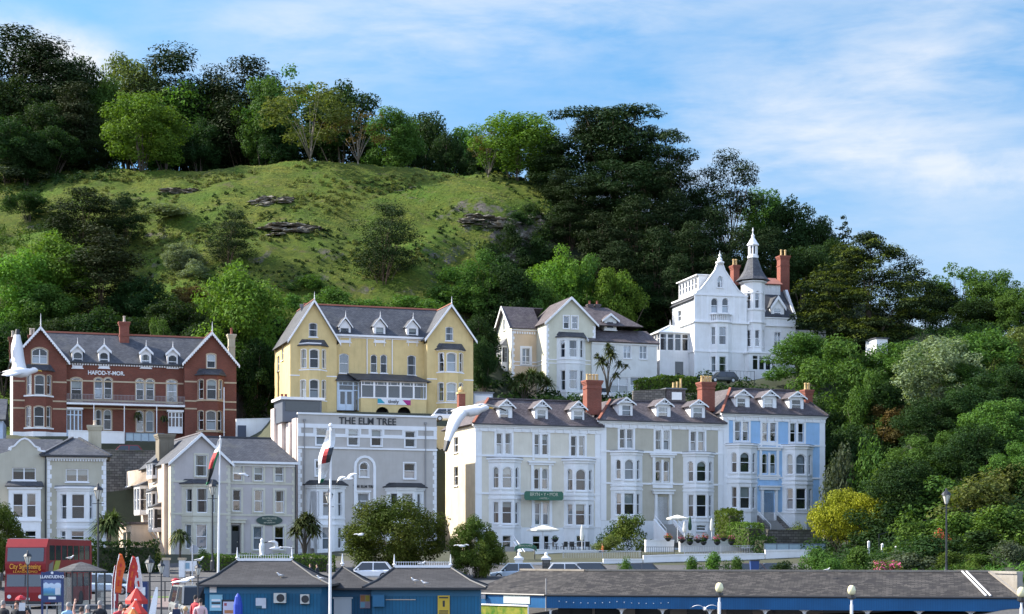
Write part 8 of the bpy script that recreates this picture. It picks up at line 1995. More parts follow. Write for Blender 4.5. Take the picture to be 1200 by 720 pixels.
# ------------------------------------------------------------------ promenade: bus, shelters, kiosks
def bus():
 D = 103; g = P(29.5,716,D); g.z = 0.0; rz = R(-62)
 o = empty('double_decker_bus',g,rz,'red open-deck double decker bus behind the blue notice board','bus')   # local: +y back, front face at y=0, x across
 RED = plain('bus_red',(.24,.013,.017),.4,0,.35); w,L_,h = 1.25,9.6,4.25
 o.rotation_euler = (0,0,R(-2.5)); q = MB()
 prof = [(0,.3),(-.06,1.0),(-.02,1.3),(.10,2.15),(.04,2.4),(.02,2.75),(.18,3.75),(.55,h)]
 side = [(y,z) for y,z in prof] + [(L_ - .1,h - .05),(L_,3.7),(L_,.35)]
 # side sheets with window bands cut out, then roof, front and floor
 for s in (-1,1):
  f = Face(o,(s * w,0),(0,1)) if s > 0 else Face(o,(-w,L_),(0,-1))
  T_ = (lambda y: y) if s > 0 else (lambda y: L_ - y)
  for k in range(7): a,b = T_(.75 + k * 1.22),T_(.75 + k * 1.22 + 1.1); f.holes.append(opening(min(a,b),max(a,b),2.95,3.85))
  for k in range(6): a,b = T_(1.3 + k * 1.3),T_(1.3 + k * 1.3 + 1.18); f.holes.append(opening(min(a,b),max(a,b),1.25,2.1))
  f.wall(q,[(T_(y),z) for y,z in side],0,1,.06,.25)
 fr = [(-w,w)]
 for (y0,z0),(y1,z1) in zip(prof[:-1],prof[1:]): q.add([(-w,y0,z0),(w,y0,z0),(w,y1,z1),(-w,y1,z1)],[(0,1,2,3)])
 q.add([(-w,.55,h),(w,.55,h),(w,L_ - .1,h - .05),(-w,L_ - .1,h - .05)],[(0,1,2,3)],2); q.add([(-w,L_,.35),(w,L_,.35),(w,L_,3.7),(-w,L_,3.7)],[(0,1,2,3)]); q.add([(-w,L_,3.7),(w,L_,3.7),(w,L_ - .1,h - .05),(-w,L_ - .1,h - .05)],[(0,1,2,3)])
 q.box(-w + .02,w - .02,.2,L_ - .1,.3,.36); q.box(-w + .02,w - .02,.1,L_ - .1,2.3,2.36)
 for k in range(9): y = .9 + k * 1.0; q.box(-w - .01,w + .01,y,y + .07,h - .02,h + .03,2)
 q.build('bus_body',[RED,DARKROOM,plain('bus_roof_grey',(.32,.32,.33),.5)],o)
 G = plain('bus_glass',(.03,.04,.05),.05,0,.9)
 def glass(x0,x1,a,b,name): q = MB(); q.add([(x0,a[0] - .03,a[1]),(x1,a[0] - .03,a[1]),(x1,b[0] - .03,b[1]),(x0,b[0] - .03,b[1]),(x0,a[0] + .01,a[1]),(x1,a[0] + .01,a[1]),(x1,b[0] + .01,b[1]),(x0,b[0] + .01,b[1])],[(0,1,2,3),(7,6,5,4),(0,4,5,1),(1,5,6,2),(2,6,7,3),(3,7,4,0)]); return q.build(name,G,o)
 glass(-w + .14,w - .14,(.045,2.88),(.17,3.7),'upper_windscreen'); glass(-w + .12,w - .12,(-.01,1.36),(.085,2.08),'windscreen')
 for s in (-1,1):
  q = MB(); q.box(s * (w - .03) - .01,s * (w - .03) + .01,.75,9.2,2.93,3.87); q.build('window',G,o); q = MB(); q.box(s * (w - .03) - .01,s * (w - .03) + .01,1.3,9.1,1.22,2.12); q.build('window',G,o)
  q = MB(); q.lathe([(.12,0),(.12,.05)],n=12); hl = q.build('headlight',LAMPW,o); hl.location = (s * .95,-.06,.75); hl.rotation_euler = (R(90),0,0)
  for y in (1.4,7.2):
   q = MB(); q.tube([(s * (w - .3),y,.48),(s * (w + .02),y,.48)],.48,20); q.build('wheel',TYRE,o)
  q = MB(); q.box(s * (w + .05),s * (w + .25),-.1,0,1.7,2.15) if s > 0 else q.box(-w - .25,-w - .05,-.1,0,1.7,2.15); q.build('mirror',BLACKM,o)
 q = MB(); q.prism([(w + .012,1.3,2.2),(w + .012,2.3,2.2),(w + .012,2.9,2.92),(w + .012,1.9,2.92)],(.012,0,0)); q.build('livery_patch',plain('livery_yellow',(.35,.36,.04),.4),o)
 q = MB(); q.prism([(w + .014,.3,1.2),(w + .014,.9,1.2),(w + .014,1.5,2.9),(w + .014,.6,2.7)],(.012,0,0)); q.build('livery_panel',plain('livery_grey',(.2,.17,.15),.4),o)
 text('City Sightseeing',.44,plain('bus_gold',(.75,.33,.03),.4),o,(0,-.02,2.56),(1,0,0),bold=.004,squash=.68); text('LLANDUDNO',.2,plain('bus_gold',(.75,.33,.03),.4),o,(0,.03,2.25),(1,0,0),squash=1.2)
 q = MB(); q.box(-w + .02,w - .02,-.05,.1,.28,.48); q.build('bumper',CHAR,o); q = MB(); q.prism([(-.03,-.045,1.36),(.03,-.045,1.36),(.03,.05,2.08),(-.03,.05,2.08)],(0,-.02,0)); q.build('windscreen_pillar',CHAR,o)
 q = MB(); q.box(-.3,.3,-.09,-.065,.55,.68); q.build('number_plate',plain('plate_white',(.7,.7,.66)),o)
bus()
NAVY = plain('navy_enamel',(.012,.035,.13),.35)
def bus_shelter():
 g = P(95,760,84); g.z = 0; o = empty('bus_shelter',g,.4,'grey roofed bus shelter with glass sides, right of the blue notice board','bus shelter'); k = FPX / 84; h = 2.45; r = 1.15; n = 6
 q = MB(); q.lathe([(r + .12,h),(r + .14,h + .07),(r * .75,h + .22),(r * .35,h + .4),(.03,h + .5)],n=n); q.build('roof',coursed('shelter_slate',(.06,.06,.063),(.09,.09,.093),(.035,.035,.035),.3,.18),o)
 for i in range(n):
  a = 2 * math.pi * i / n; q = MB(); q.bar((r * math.cos(a),r * math.sin(a),-.3),(r * math.cos(a),r * math.sin(a),h),.08); q.build('post',BLACKM,o)
  if i in (1,2,3,5):
   b = 2 * math.pi * (i + 1) / n; q = MB(); A,B = Vector((r * math.cos(a),r * math.sin(a),.4)),Vector((r * math.cos(b),r * math.sin(b),.4)); A,B = A.lerp(B,.05),A.lerp(B,.95); q.prism([A,B,B + Vector((0,0,1.8)),A + Vector((0,0,1.8))],(B - A).cross(Vector((0,0,1))).normalized() * .012); q.build('pane',GLASS,o)
 q = MB(); q.box(-.7,.7,.3,.6,.45,.5); q.build('bench',BLACKM,o)
bus_shelter()
def info_board():
 D = 64; a,b = P(49.5,700,D),P(73.5,700,D); o = empty('notice_board',((a.x + b.x) / 2,D,0),0,'blue notice board with a bay picture in front of the bus','notice board'); w = (b.x - a.x) / 2; zt = P(60,671.5,D).z; zb = P(60,706,D).z
 q = MB(); q.box(-w,w,-.03,.05,zb,zt); q.prism([(-w,-.03,zt),(w,-.03,zt),(w * .5,-.03,zt + .05),(0,-.03,zt + .07),(-w * .5,-.03,zt + .05)],(0,.08,0)); q.build('board',NAVY,o)
 for s in (-1,1): q = MB(); q.bar((s * w,0,0),(s * w,0,zt + .03),.07); q.build('post',NAVY,o)
 m,t,bs = mat('bay_view'); u = nd(t,'ShaderNodeTexCoord'); sp = nd(t,'ShaderNodeSeparateXYZ'); t.links.new(u.outputs['Generated'],sp.inputs[0]); cr = nd(t,'ShaderNodeValToRGB'); e = cr.color_ramp.elements; e[0].position = 0; e[0].color = (.12,.25,.18,1); e[1].position = .3; e[1].color = (.05,.2,.38,1)
 for p_,c_ in ((.55,(.1,.33,.55,1)),(.62,(.45,.55,.65,1)),(.85,(.55,.65,.75,1)),(.9,(.1,.15,.3,1))): x = e.new(p_); x.color = c_
 ad = nd(t,'ShaderNodeMath',operation='MULTIPLY_ADD'); ad.inputs[1].default_value = .18; t.links.new(noisef(t,9,4,.3,.7),ad.inputs[0]); t.links.new(sp.outputs[2],ad.inputs[2]); t.links.new(ad.outputs[0],cr.inputs[0]); t.links.new(cr.outputs[0],bs.inputs['Base Color']); bs.inputs['Roughness'].default_value = .3
 z0,z1 = P(60,698,D).z,P(60,680,D).z; q = MB(); q.box(-w * .86,w * .86,-.042,-.032,z0,z1); q.build('picture',m,o); q = MB(); q.box(w * .3,w * .8,-.05,-.0425,z0 + .03,z0 + (z1 - z0) * .5); q.build('map_key',plain('paper',(.6,.63,.66)),o); q = MB(); q.box(-w * .36,w * .36,-.045,-.032,P(60,702.5,D).z,P(60,699.5,D).z); q.build('label_plate',WHITE,o)
 text('LLANDUDNO',.16,plain('sign_white',(.72,.74,.78)),o,(0,-.04,P(60,676.3,D).z),(1,0,0),bold=.004,squash=.9); q = MB(); q.lathe([(.05,0),(.05,.02)],n=12); e_ = q.build('emblem',WHITE,o); e_.location = (0,-.035,zt + .0); e_.rotation_euler = (R(90),0,0)
info_board()
def rail(label,pts,h=1.0,m=None,bars=(1.0,.55)):
 p0 = Vector(pts[0]); o = empty('promenade_railing',p0,0,label,'railing'); q = MB()
 for a,b in zip(pts[:-1],pts[1:]):
  a,b = Vector(a) - p0,Vector(b) - p0
  for f in bars: q.tube([a + Vector((0,0,h * f)),b + Vector((0,0,h * f))],.028,6)
 q.build('rails',m or BLACKM,o); n = 0
 for a,b in zip(pts[:-1],pts[1:]):
  a,b = Vector(a),Vector(b)
  for i in range(3): q = MB(); p = a.lerp(b,i / 3) - p0; q.tube([p,p + Vector((0,0,h))],.035,6); q.build('post',m or BLACKM,o)
G0 = lambda px,D,z=0.0: Vector(((px - CX) * D / FPX,D,z))
rail('grey tubular railing behind the people on the left',[G0(-5,70,.1),G0(55,70,.1),G0(122,70,.1)],1.15,plain('rail_steel',(.28,.29,.3),.4,.4)); rail('dark railing along the kerb behind the feather flags',[G0(112,98,.55),G0(170,98,.6),G0(240,98,.6)],1.15)
# feather flags, red parasols, paddle board, post box, cone
FR_,FO_ = plain('feather_red',(.50,.03,.02),.7),plain('feather_orange',(.62,.10,.012),.7)
def feather(px,yt,yb,D,label,m,lean,m2=None):
 g = G0(px,D); h = P(px,yt,D).z; o = empty('feather_flag',g,0,label,'flag'); z0 = P(px,yb,D).z; q = MB(); pole = [Vector((lean * .9 * (max(0,i / 9 - .55) ** 1.6) * 2.2,0,h * i / 9 - (.22 * max(0,i / 9 - .8)))) for i in range(10)]; q.tube(pole,.018,6); q.build('pole',WHITE,o); q = MB(); q2 = MB(); n = 12
 for i in range(n):
  def row(t):
   z = z0 + (h - z0) * t; k = min(9,max(0,z / h * 9)); j = min(8,int(k)); p = pole[j].lerp(pole[j + 1],k - j); w = .34 * (1 - max(0,t - .7) * 2.2) * (.75 + .25 * t); return Vector((p.x,.03 * math.sin(t * 7),z)),Vector((p.x + math.copysign(w,lean),.05 * math.sin(t * 9 + 1),z - .05))
  a,b = row(i / n); c,d = row((i + 1) / n); q.add([a,b,d,c],[(0,1,2,3)]); q2.add([a + (b - a) * .35 + Vector((0,-.01,0)),a + (b - a) * .6 + Vector((0,-.01,0)),c + (d - c) * .6 + Vector((0,-.01,0)),c + (d - c) * .35 + Vector((0,-.01,0))],[(0,1,2,3)]) if i in (2,3,5,6,8) else None
 q.build('cloth',m,o); q2.build('print',m2 or FLW,o)
feather(134,648.5,694,66,'orange feather flag arching right, left of the pair',FO_,.35,FR_); feather(131,662,712,70,'dark red narrow flag below the orange feather flag',plain('feather_dark',(.25,.02,.03),.7),.22); feather(148,651.5,694,66,'red feather flag with a dark tip, between the orange and the white one',FR_,.42,FO_); feather(167,652.5,694,67,'white feather flag with a red inner side at the right of the pair',FLW,-.32,FR_)
for x,y,D,m,lab in ((158,688,46,FR_,'red pointed parasol top behind the seated people'),(157,702,44,plain('parasol_red',(.62,.04,.02),.7),'bright red lower parasol in front of the pointed one'),(154,712,42,plain('parasol_orange',(.62,.16,.03),.7),'orange parasol cut by the bottom edge of the photo')):
 o = empty('parasol',G0(x + 2,D,-.2),.2,lab,'parasol'); z = P(x,y,D).z + .2; q = MB(); q.tube([(0,0,0),(0,0,z)],.03,6); q.build('pole',WHITE,o); q = MB(); n = 6; r = .30; pts = [(0,0,z)] + [(r * math.cos(2 * math.pi * i / n),r * math.sin(2 * math.pi * i / n),z - .36) for i in range(n)] + [(r * .98 * math.cos(2 * math.pi * i / n),r * .98 * math.sin(2 * math.pi * i / n),z - .46) for i in range(n)]; q.add(pts,[(0,1 + i,1 + (i + 1) % n) for i in range(n)] + [(1 + i,1 + (i + 1) % n,7 + (i + 1) % n,7 + i) for i in range(n)]); q.build('canopy',m,o)
o = empty('paddle_board',G0(168,50,.2),0,'white paddle board leaning upright beside the large black lamp','paddle board'); o.rotation_euler = (R(-6),R(9),0); q = MB(); zt = P(174,689,50).z - .1; q.prism([(.10 * math.sin(math.pi * t) ** .5 * s,0,zt * t) for s,ts in ((1,np.linspace(.02,.98,12)),(-1,np.linspace(.98,.02,12))) for t in ts],(0,.06,0)); q.build('board',WHITE,o); q = MB(); q.box(-.02,.02,.06,.16,.12,.3); q.build('fin',CHAR,o)
o = empty('post_box',P(206,703,128),0,'red pillar post box on the grass verge','post box'); RB = plain('post_red',(.38,.012,.015),.3); q = MB(); q.lathe([(.30,0),(.30,.28)],n=20); q.build('base',CHAR,o); q = MB(); q.lathe([(.27,.281),(.26,1.3),(.29,1.34),(.29,1.38)],n=20); q.build('pillar',RB,o); q = MB(); q.lathe([(.36,1.381),(.36,1.45),(.26,1.56),(.05,1.64)],n=20); q.build('cap',RB,o); q = MB(); q.box(-.13,.13,-.29,-.262,1.12,1.17); q.build('slot',CHAR,o)
o = empty('ice_cream_cone',G0(238,86,-.2),0,'giant ice cream cone display at the left corner of the first kiosk','display'); z = P(238,685,86).z + .2; q = MB(); q.lathe([(.04,z - 1.2),(.10,z - .9),(.17,z - .38)],n=12); q.build('cone',painted('wafer',(.45,.26,.15),.8),o); q = MB(); q.lathe([(.22,z - .379),(.22,z - .3),(.15,z - .2),(.12,z - .12),(.05,z - .05),(.01,z)],n=14); q.build('ice_cream',WHITE,o,smooth=True); q = MB(); q.lathe([(.2,0),(.2,.06),(.05,.1),(.05,z - 1.19)],n=10); q.build('stand',BLACKM,o)
o = empty('waste_bin',G0(166,90),0,'dark blue box with a white notice behind the large lamp','bin'); zz = P(166,682,90).z; q = MB(); q.box(-.35,.35,-.3,.3,0,zz); q.build('box',NAVY,o); q = MB(); q.box(-.02,.26,-.32,-.301,zz * .62,zz * .85); q.build('notice',WHITE,o)
# kiosks
KB = coursed('blue_boarding',(.008,.115,.225),(.010,.13,.25),(.005,.07,.14),.16,6,.012,.5,.4,off=0); KBR = painted('kiosk_blue',(.010,.12,.235),.5,.1); TAR = coursed('tar_shingle',(.034,.034,.037),(.052,.052,.055),(.022,.022,.023),.35,.16,.01,.85,.4)
def kiosk(px0,px1,pe0,pe1,r0,r1,ye,yr,D,dep,label,cresting=True):
 """hipped kiosk: wall px0..px1, eaves pe0..pe1 at row ye, ridge r0..r1 at row yr"""
 k = FPX / D; ze = ZC + (HOR - ye) / k; zr = ZC + (HOR - yr) * (D + dep / 2) / FPX; g = G0(px0,D,-.6); o = empty('kiosk',g,0,label,'kiosk'); ze -= g.z; zr -= g.z; W_ = (px1 - px0) / k; a,b = (pe0 - px0) / k,(pe1 - px0) / k; e0 = -.55; e1 = dep + .55; kr = (D + dep / 2) / FPX; c,d = (r0 - CX) * kr - g.x,(r1 - CX) * kr - g.x
 q = MB(); q.box(0,W_,0,dep,0,ze - .12); q.build('wall',KB,o); q = MB(); q.box(-.03,W_ + .03,-.035,-.002,ze - .42,ze - .13); q.build('frieze',KBR,o)
 q = MB(); m = .42; zm = ze + (zr - ze) * .32
 lo = [(a,e0,ze),(b,e0,ze),(b,e1,ze),(a,e1,ze)]; hi = [(c,dep / 2,zr),(d,dep / 2,zr)]
 cm = (c + d) / 2; mid = [tuple(np.array(l) * (1 - m) + np.array((c if l[0] < cm else d,dep / 2,0)) * m) for l in lo]; mid = [(x,y,zm) for x,y,_ in mid]
 for i in range(4): j = (i + 1) % 4; q.add([lo[i],lo[j],mid[j],mid[i]],[(0,1,2,3)])
 q.add(mid + hi,[(0,1,5,4),(1,2,5),(2,3,4,5),(3,0,4)]); q.add([(x,y,ze - .1) for x,y,_ in lo],[(3,2,1,0)]);
 for i in range(4): j = (i + 1) % 4; q.add([lo[i],lo[j],(lo[j][0],lo[j][1],ze - .1),(lo[i][0],lo[i][1],ze - .1)],[(3,2,1,0)],1)
 for i in range(4):
  h_ = hi[0] if i in (0,3) else hi[1]; up = Vector((0,0,.02)); q.tube([Vector(lo[i]) + up,Vector(mid[i]) + up,Vector(h_) + up],.05,6,1)
 rf = q.build('roof',[TAR,CHAR],o)
 if cresting and d - c > .5:
  q = MB(); q.box(c,d,dep / 2 - .05,dep / 2 + .05,zr,zr + .12); n = int((d - c) / .11)
  for i in range(n + 1): x = c + (d - c) * i / n; q.bar((x,dep / 2,zr + .1),(x,dep / 2,zr + .30),.018)
  q.bar((c,dep / 2,zr + .27),(d,dep / 2,zr + .27),.02); q.build('ridge_cresting',TRIMW,rf)
 for x in {c,d}: finial(Vector((x,dep / 2,zr - .1)),.75,TRIMW,rf,.04)
 return o,k,g
def onk(K,px,y,d=0.0): o,k,g = K; return Vector(((px - CX) / k - g.x,d,ZC + (HOR - y) / k - g.z))
def kbox(K,name,x0,y0,x1,y1,dep,m,gap=.004): a,b = onk(K,x0,y1),onk(K,x1,y0); q = MB(); q.box(a.x,b.x,-gap - dep,-gap,a.z,b.z); return q.build(name,m,K[0])
K1 = kiosk(240,376,233,388,278,342,685,657.5,78,5.0,'largest blue kiosk at the left, with two wall fans and a long ridge'); K2 = kiosk(388,436,375,447,401,401.5,689,664.5,82,3.2,'small blue kiosk with a pointed roof in the middle',False); K3 = kiosk(436,562,426,570,462,528,688.5,665.5,80,4.2,'right blue kiosk with a yellow notice on its wall')
kbox(K2,'door',391.5,702,412,740,.06,TRIMW); kbox(K2,'door_frame',390,700,413.5,701.8,.1,TRIMW); kbox(K3,'locker',437.5,697,451,711,.35,KBR); kbox(K3,'pipe',452,702.4,487,703.4,.06,POTPALE); kbox(K3,'seam',475.5,692,476.2,725,.02,KBR)
def ac(K,x0,y0,x1,y1,label):
 a,b = onk(K,x0,y1),onk(K,x1,y0); o = empty('air_conditioner',K[2] + Vector(((a.x + b.x) / 2,-.02,a.z)),0,label,'air conditioner'); w,h = (b.x - a.x) / 2,b.z - a.z; q = MB(); q.box(-w,w,-.36,-.04,0,h); q.build('casing',plain('ac_cream',(.55,.55,.5),.5),o); q = MB(); q.lathe([(h * .4,0),(h * .4,.02),(h * .34,.02),(h * .34,.005)],n=20); f = q.build('fan_grille',CHAR,o); f.location = (w * .15,-.362,h * .5); f.rotation_euler = (R(90),0,0)
 for s in (-1,1): q = MB(); q.bar((s * w * .7,-.36,-.03),(s * w * .7,0,-.03),.04); q.build('bracket',BLACKM,o)
ac(K1,322,695,336,706.5,'larger air conditioner on the left of the first kiosk wall'); ac(K1,353,696.5,363,707.5,'smaller air conditioner on the right of the first kiosk wall')
def board(K,name,label,cat,x0,y0,x1,y1,m,extra=()):
 a,b = onk(K,x0,y1),onk(K,x1,y0); o = empty(name,K[2] + Vector(((a.x + b.x) / 2,-.06,a.z)),0,label,cat); w,h = (b.x - a.x) / 2,b.z - a.z; q = MB(); q.box(-w,w,-.02,.02,0,h); q.build('panel',m,o)
 for i,(n,u0,v0,u1,v1,mm) in enumerate(extra): q = MB(); q.box(-w + 2 * w * u0,-w + 2 * w * u1,-.026 - .004 * i,-.021 - .004 * i,h * v0,h * v1); q.build(n,mm,o)
 return o
YEL_ = plain('notice_yellow',(.62,.42,.03),.5); LB = plain('poster_blue',(.25,.5,.6),.5)
board(K3,'warning_notice','tall yellow notice with dark lines of print on the right kiosk','notice',513,698,527,722,YEL_,[('heading',.12,.86,.88,.93,CHAR),('symbol',.42,.45,.6,.75,CHAR),('print',.12,.22,.88,.27,CHAR),('print',.12,.12,.88,.17,CHAR)])
board(K1,'white_board','white menu board on the first kiosk, left of its larger fan','board',300,701,312,713,plain('board_white',(.6,.63,.68),.5),[('lower_panel',.0,0,.6,.25,plain('teal_dark',(.02,.1,.14)))])
board(K1,'lit_sign','small white box sign under the eaves of the first kiosk','sign',246,687.5,254,694.5,WHITE); board(K1,'price_poster','pale blue poster of ice creams on the first kiosk','poster',246,697,261,716,LB,[('print',.15,.6,.85,.72,WHITE),('print',.15,.42,.85,.54,CHAR),('print',.15,.2,.85,.34,WHITE)])
board(K1,'menu_board','framed menu board with a burger picture at the first kiosk','menu',260,703,277,735,CHAR,[('paper',.1,.06,.9,.93,plain('menu_paper',(.62,.60,.70))),('picture',.2,.5,.8,.62,plain('bun',(.5,.2,.08))),('badge',.18,.78,.36,.88,plain('badge_red',(.4,.08,.1)))])
board(K2,'ice_cream_poster','poster of four coloured ice creams on the small kiosk','poster',422,697,434,713,plain('poster_mauve',(.45,.32,.36),.5),[('picture',.05,.5,.48,.95,plain('orange_print',(.6,.22,.05))),('picture',.52,.5,.95,.95,YEL_),('picture',.05,.05,.48,.45,LB)])
o = empty('parasol',K1[2] + onk(K1,283,745,-1.0),0,'closed blue parasol standing by the first kiosk','parasol'); z = onk(K1,283,695).z - onk(K1,283,745).z; q = MB(); q.lathe([(.03,z),(.13,z - .15),(.2,z - .5),(.22,.6),(.12,.45)],n=9); q.build('canopy',plain('royal_blue',(.01,.05,.38),.6),o); q = MB(); q.tube([(0,0,0),(0,0,z)],.03,6); q.build('pole',WHITE,o)
# long shelter
FASC = coursed('fascia_boards',(.006,.085,.215),(.007,.092,.23),(.004,.06,.16),.14,6,.008,.5,.3,off=0); SHSL = coursed('shelter_roof_slate',(.022,.020,.019),(.075,.068,.062),(.016,.015,.014),.42,.22,.02,.85,.7,patch=((.020,.018,.018),1.3,.54,.60))
def shelter():
 A = P(640,695,105); B = P(1197,702.7,98.5); o = empty('seaside_shelter',(A.x,A.y,-1.8),0,'long blue-fronted shelter with a mossy slate roof along the promenade','shelter'); b0 = o.location
 d = Vector((B.x - A.x,B.y - A.y,0)).normalized(); n = Vector((-d.y,d.x,0)); C_ = P(545,694,110.5); A,B,C_ = [p - b0 for p in (A,B,C_)]; A.z = B.z = (A.z + B.z) / 2; C_.z = A.z; ze = A.z
 d2 = Vector((A.x - C_.x,A.y - C_.y,0)).normalized(); n2 = Vector((-d2.y,d2.x,0)); rise,run = 1.42,5.0; nm = (n + n2).normalized(); nm = nm / nm.dot(n)
 Ar = A + nm * run + Vector((0,0,rise)); Br = B + n * run - d * 1.6 + Vector((0,0,rise)); Cr = C_ + n2 * run + Vector((0,0,rise)); Bb = B + n * run * 2; q = MB()
 q.slab([A,B,Br,Ar],.1); q.slab([C_,A,Ar,Cr],.1); q.slab([B,Bb,Br],.1); back = n * run * 2; q.slab([Bb,A + nm * run * 2,Ar,Br],.1); q.slab([A + nm * run * 2,C_ + n2 * run * 2,Cr,Ar],.1); rf = q.build('roof',SHSL,o)
 q = MB()
 for a,b in ((Ar,Br),(Cr,Ar)): q.bar(a + Vector((0,0,.04)),b + Vector((0,0,.04)),.3,.12)
 q.bar(B + Vector((0,0,.04)),Br + Vector((0,0,.04)),.2,.08); q.build('ridge',painted('ridge_mortar',(.26,.23,.19),.9,.4),rf)
 q = MB(); h = .82
 for a,b,nn in ((A,B,n),(C_,A,n2)): q.prism([a - nn * .06,b - nn * .06,b - nn * .06 - Vector((0,0,h)),a - nn * .06 - Vector((0,0,h))],nn * .05)
 q.build('fascia',FASC,o); q = MB()
 for a,b,nn in ((A,B,n),(C_,A,n2)): q.tube([a - nn * .12 - Vector((0,0,.03)),b - nn * .12 - Vector((0,0,.03))],.07,6)
 q.build('gutter',CHAR,o)
 for px in (644,732,782,839,905,951,1024,1083,1141,1180):
  t = (px - 640) / 557; p = A.lerp(B,t) + n * .35; p.z = 0; top = ze - h + .25; c = MB(); c.tube([p,p + Vector((0,0,top))],.06,8)
  for s in (-1,1): c.prism([p + Vector((0,0,top - .62)),p + d * s * .14 + Vector((0,0,top - .36)),p + d * s * .42 + Vector((0,0,top - .22)),p + d * s * .42 + Vector((0,0,top - .02)),p + Vector((0,0,top - .02))],n * .06)
  c.build('column',TRIMW,o)
 q = MB(); bw = n * 3.6
 q.prism([A + bw - Vector((0,0,ze)),B + bw - d * .5 - Vector((0,0,ze)),B + bw - d * .5,A + bw],n * .2); q.build('back_wall',painted('shelter_wall',(.42,.40,.38),.8),o)
 for px,w in ((662,2.2),(703,1.6),(760,2.2),(815,1.2),(868,1.6),(925,2.4),(985,1.6),(1050,2.4),(1112,1.6),(1160,1.4)):
  t = (px - 640) / 557; p = A.lerp(B,t) + bw - n * .05; q = MB(); q.prism([p - d * w / 2 - Vector((0,0,1.8)),p + d * w / 2 - Vector((0,0,1.8)),p + d * w / 2 - Vector((0,0,.45)),p - d * w / 2 - Vector((0,0,.45))],n * .04); q.build('window',plain('dark_pane',(.03,.04,.05),.1),o)
 for f in (0,.009):
  q = MB(); q.bar(A.lerp(B,.885 + f) + n * run + Vector((0,0,rise + .08)),A.lerp(B,.93 + f) + n * .1 + Vector((0,0,.1)),.09,.05); q.build('roof_batten',WHITE,o)
 q = MB(); p = A - n * .07; q.tube([p - Vector((0,0,1.0)),p + Vector((0,0,1.0))],.035,6); q.build('vent_pipe',painted('grey_pipe',(.3,.29,.28)),o)
 q = MB(); t = C_.lerp(A,.50) - n2 * .1; u = C_.lerp(A,.82) - n2 * .1; q.prism([t - Vector((0,0,.6)),u - Vector((0,0,.6)),u - Vector((0,0,.1)),t - Vector((0,0,.1))],n2 * .03); q.build('painted_panel',plain('panel_pale',(.45,.50,.45),.6),o)
 q = MB(); t = C_.lerp(A,.27) - n2 * .3; q.box(t.x - .18,t.x + .18,t.y - .1,t.y + .2,ze - .35,ze - .1); q.build('floodlight',plain('flood_grey',(.35,.35,.36)),o)
 for k in range(16):
  t = A.lerp(B,.03 + k * .016) - n * .1; q = MB(); zz = ze - .52 + .10 * ((k % 8) / 4 - 1) ** 2; q.lathe([(.02,zz),(.035,zz + .03),(.02,zz + .06)],(t.x,t.y,0),6); q.build('bulb',WHITE,o)
 t1,u1 = C_.lerp(A,.22) - n2 * .35,C_.lerp(A,.84) - n2 * .35; z0 = ze - 2.4
 m = MB(); m.prism([t1 + Vector((0,0,z0 - ze)),u1 + Vector((0,0,z0 - ze)),u1 - Vector((0,0,.72)),t1 - Vector((0,0,.72))],n2 * .06); mu = m.build('mural',leafy('mural_paint',(.05,.16,.02),(.30,.30,.05),0,2.2),o); m = MB(); m.bar(t1 - Vector((0,0,.7)) - n2 * .02,u1 - Vector((0,0,.7)) - n2 * .02,.1,.08); m.bar(u1 - Vector((0,0,.7)) - n2 * .02,u1 - Vector((0,0,2.4)) - n2 * .02,.08,.08); m.build('mural_frame',TRIMW,mu)
shelter()
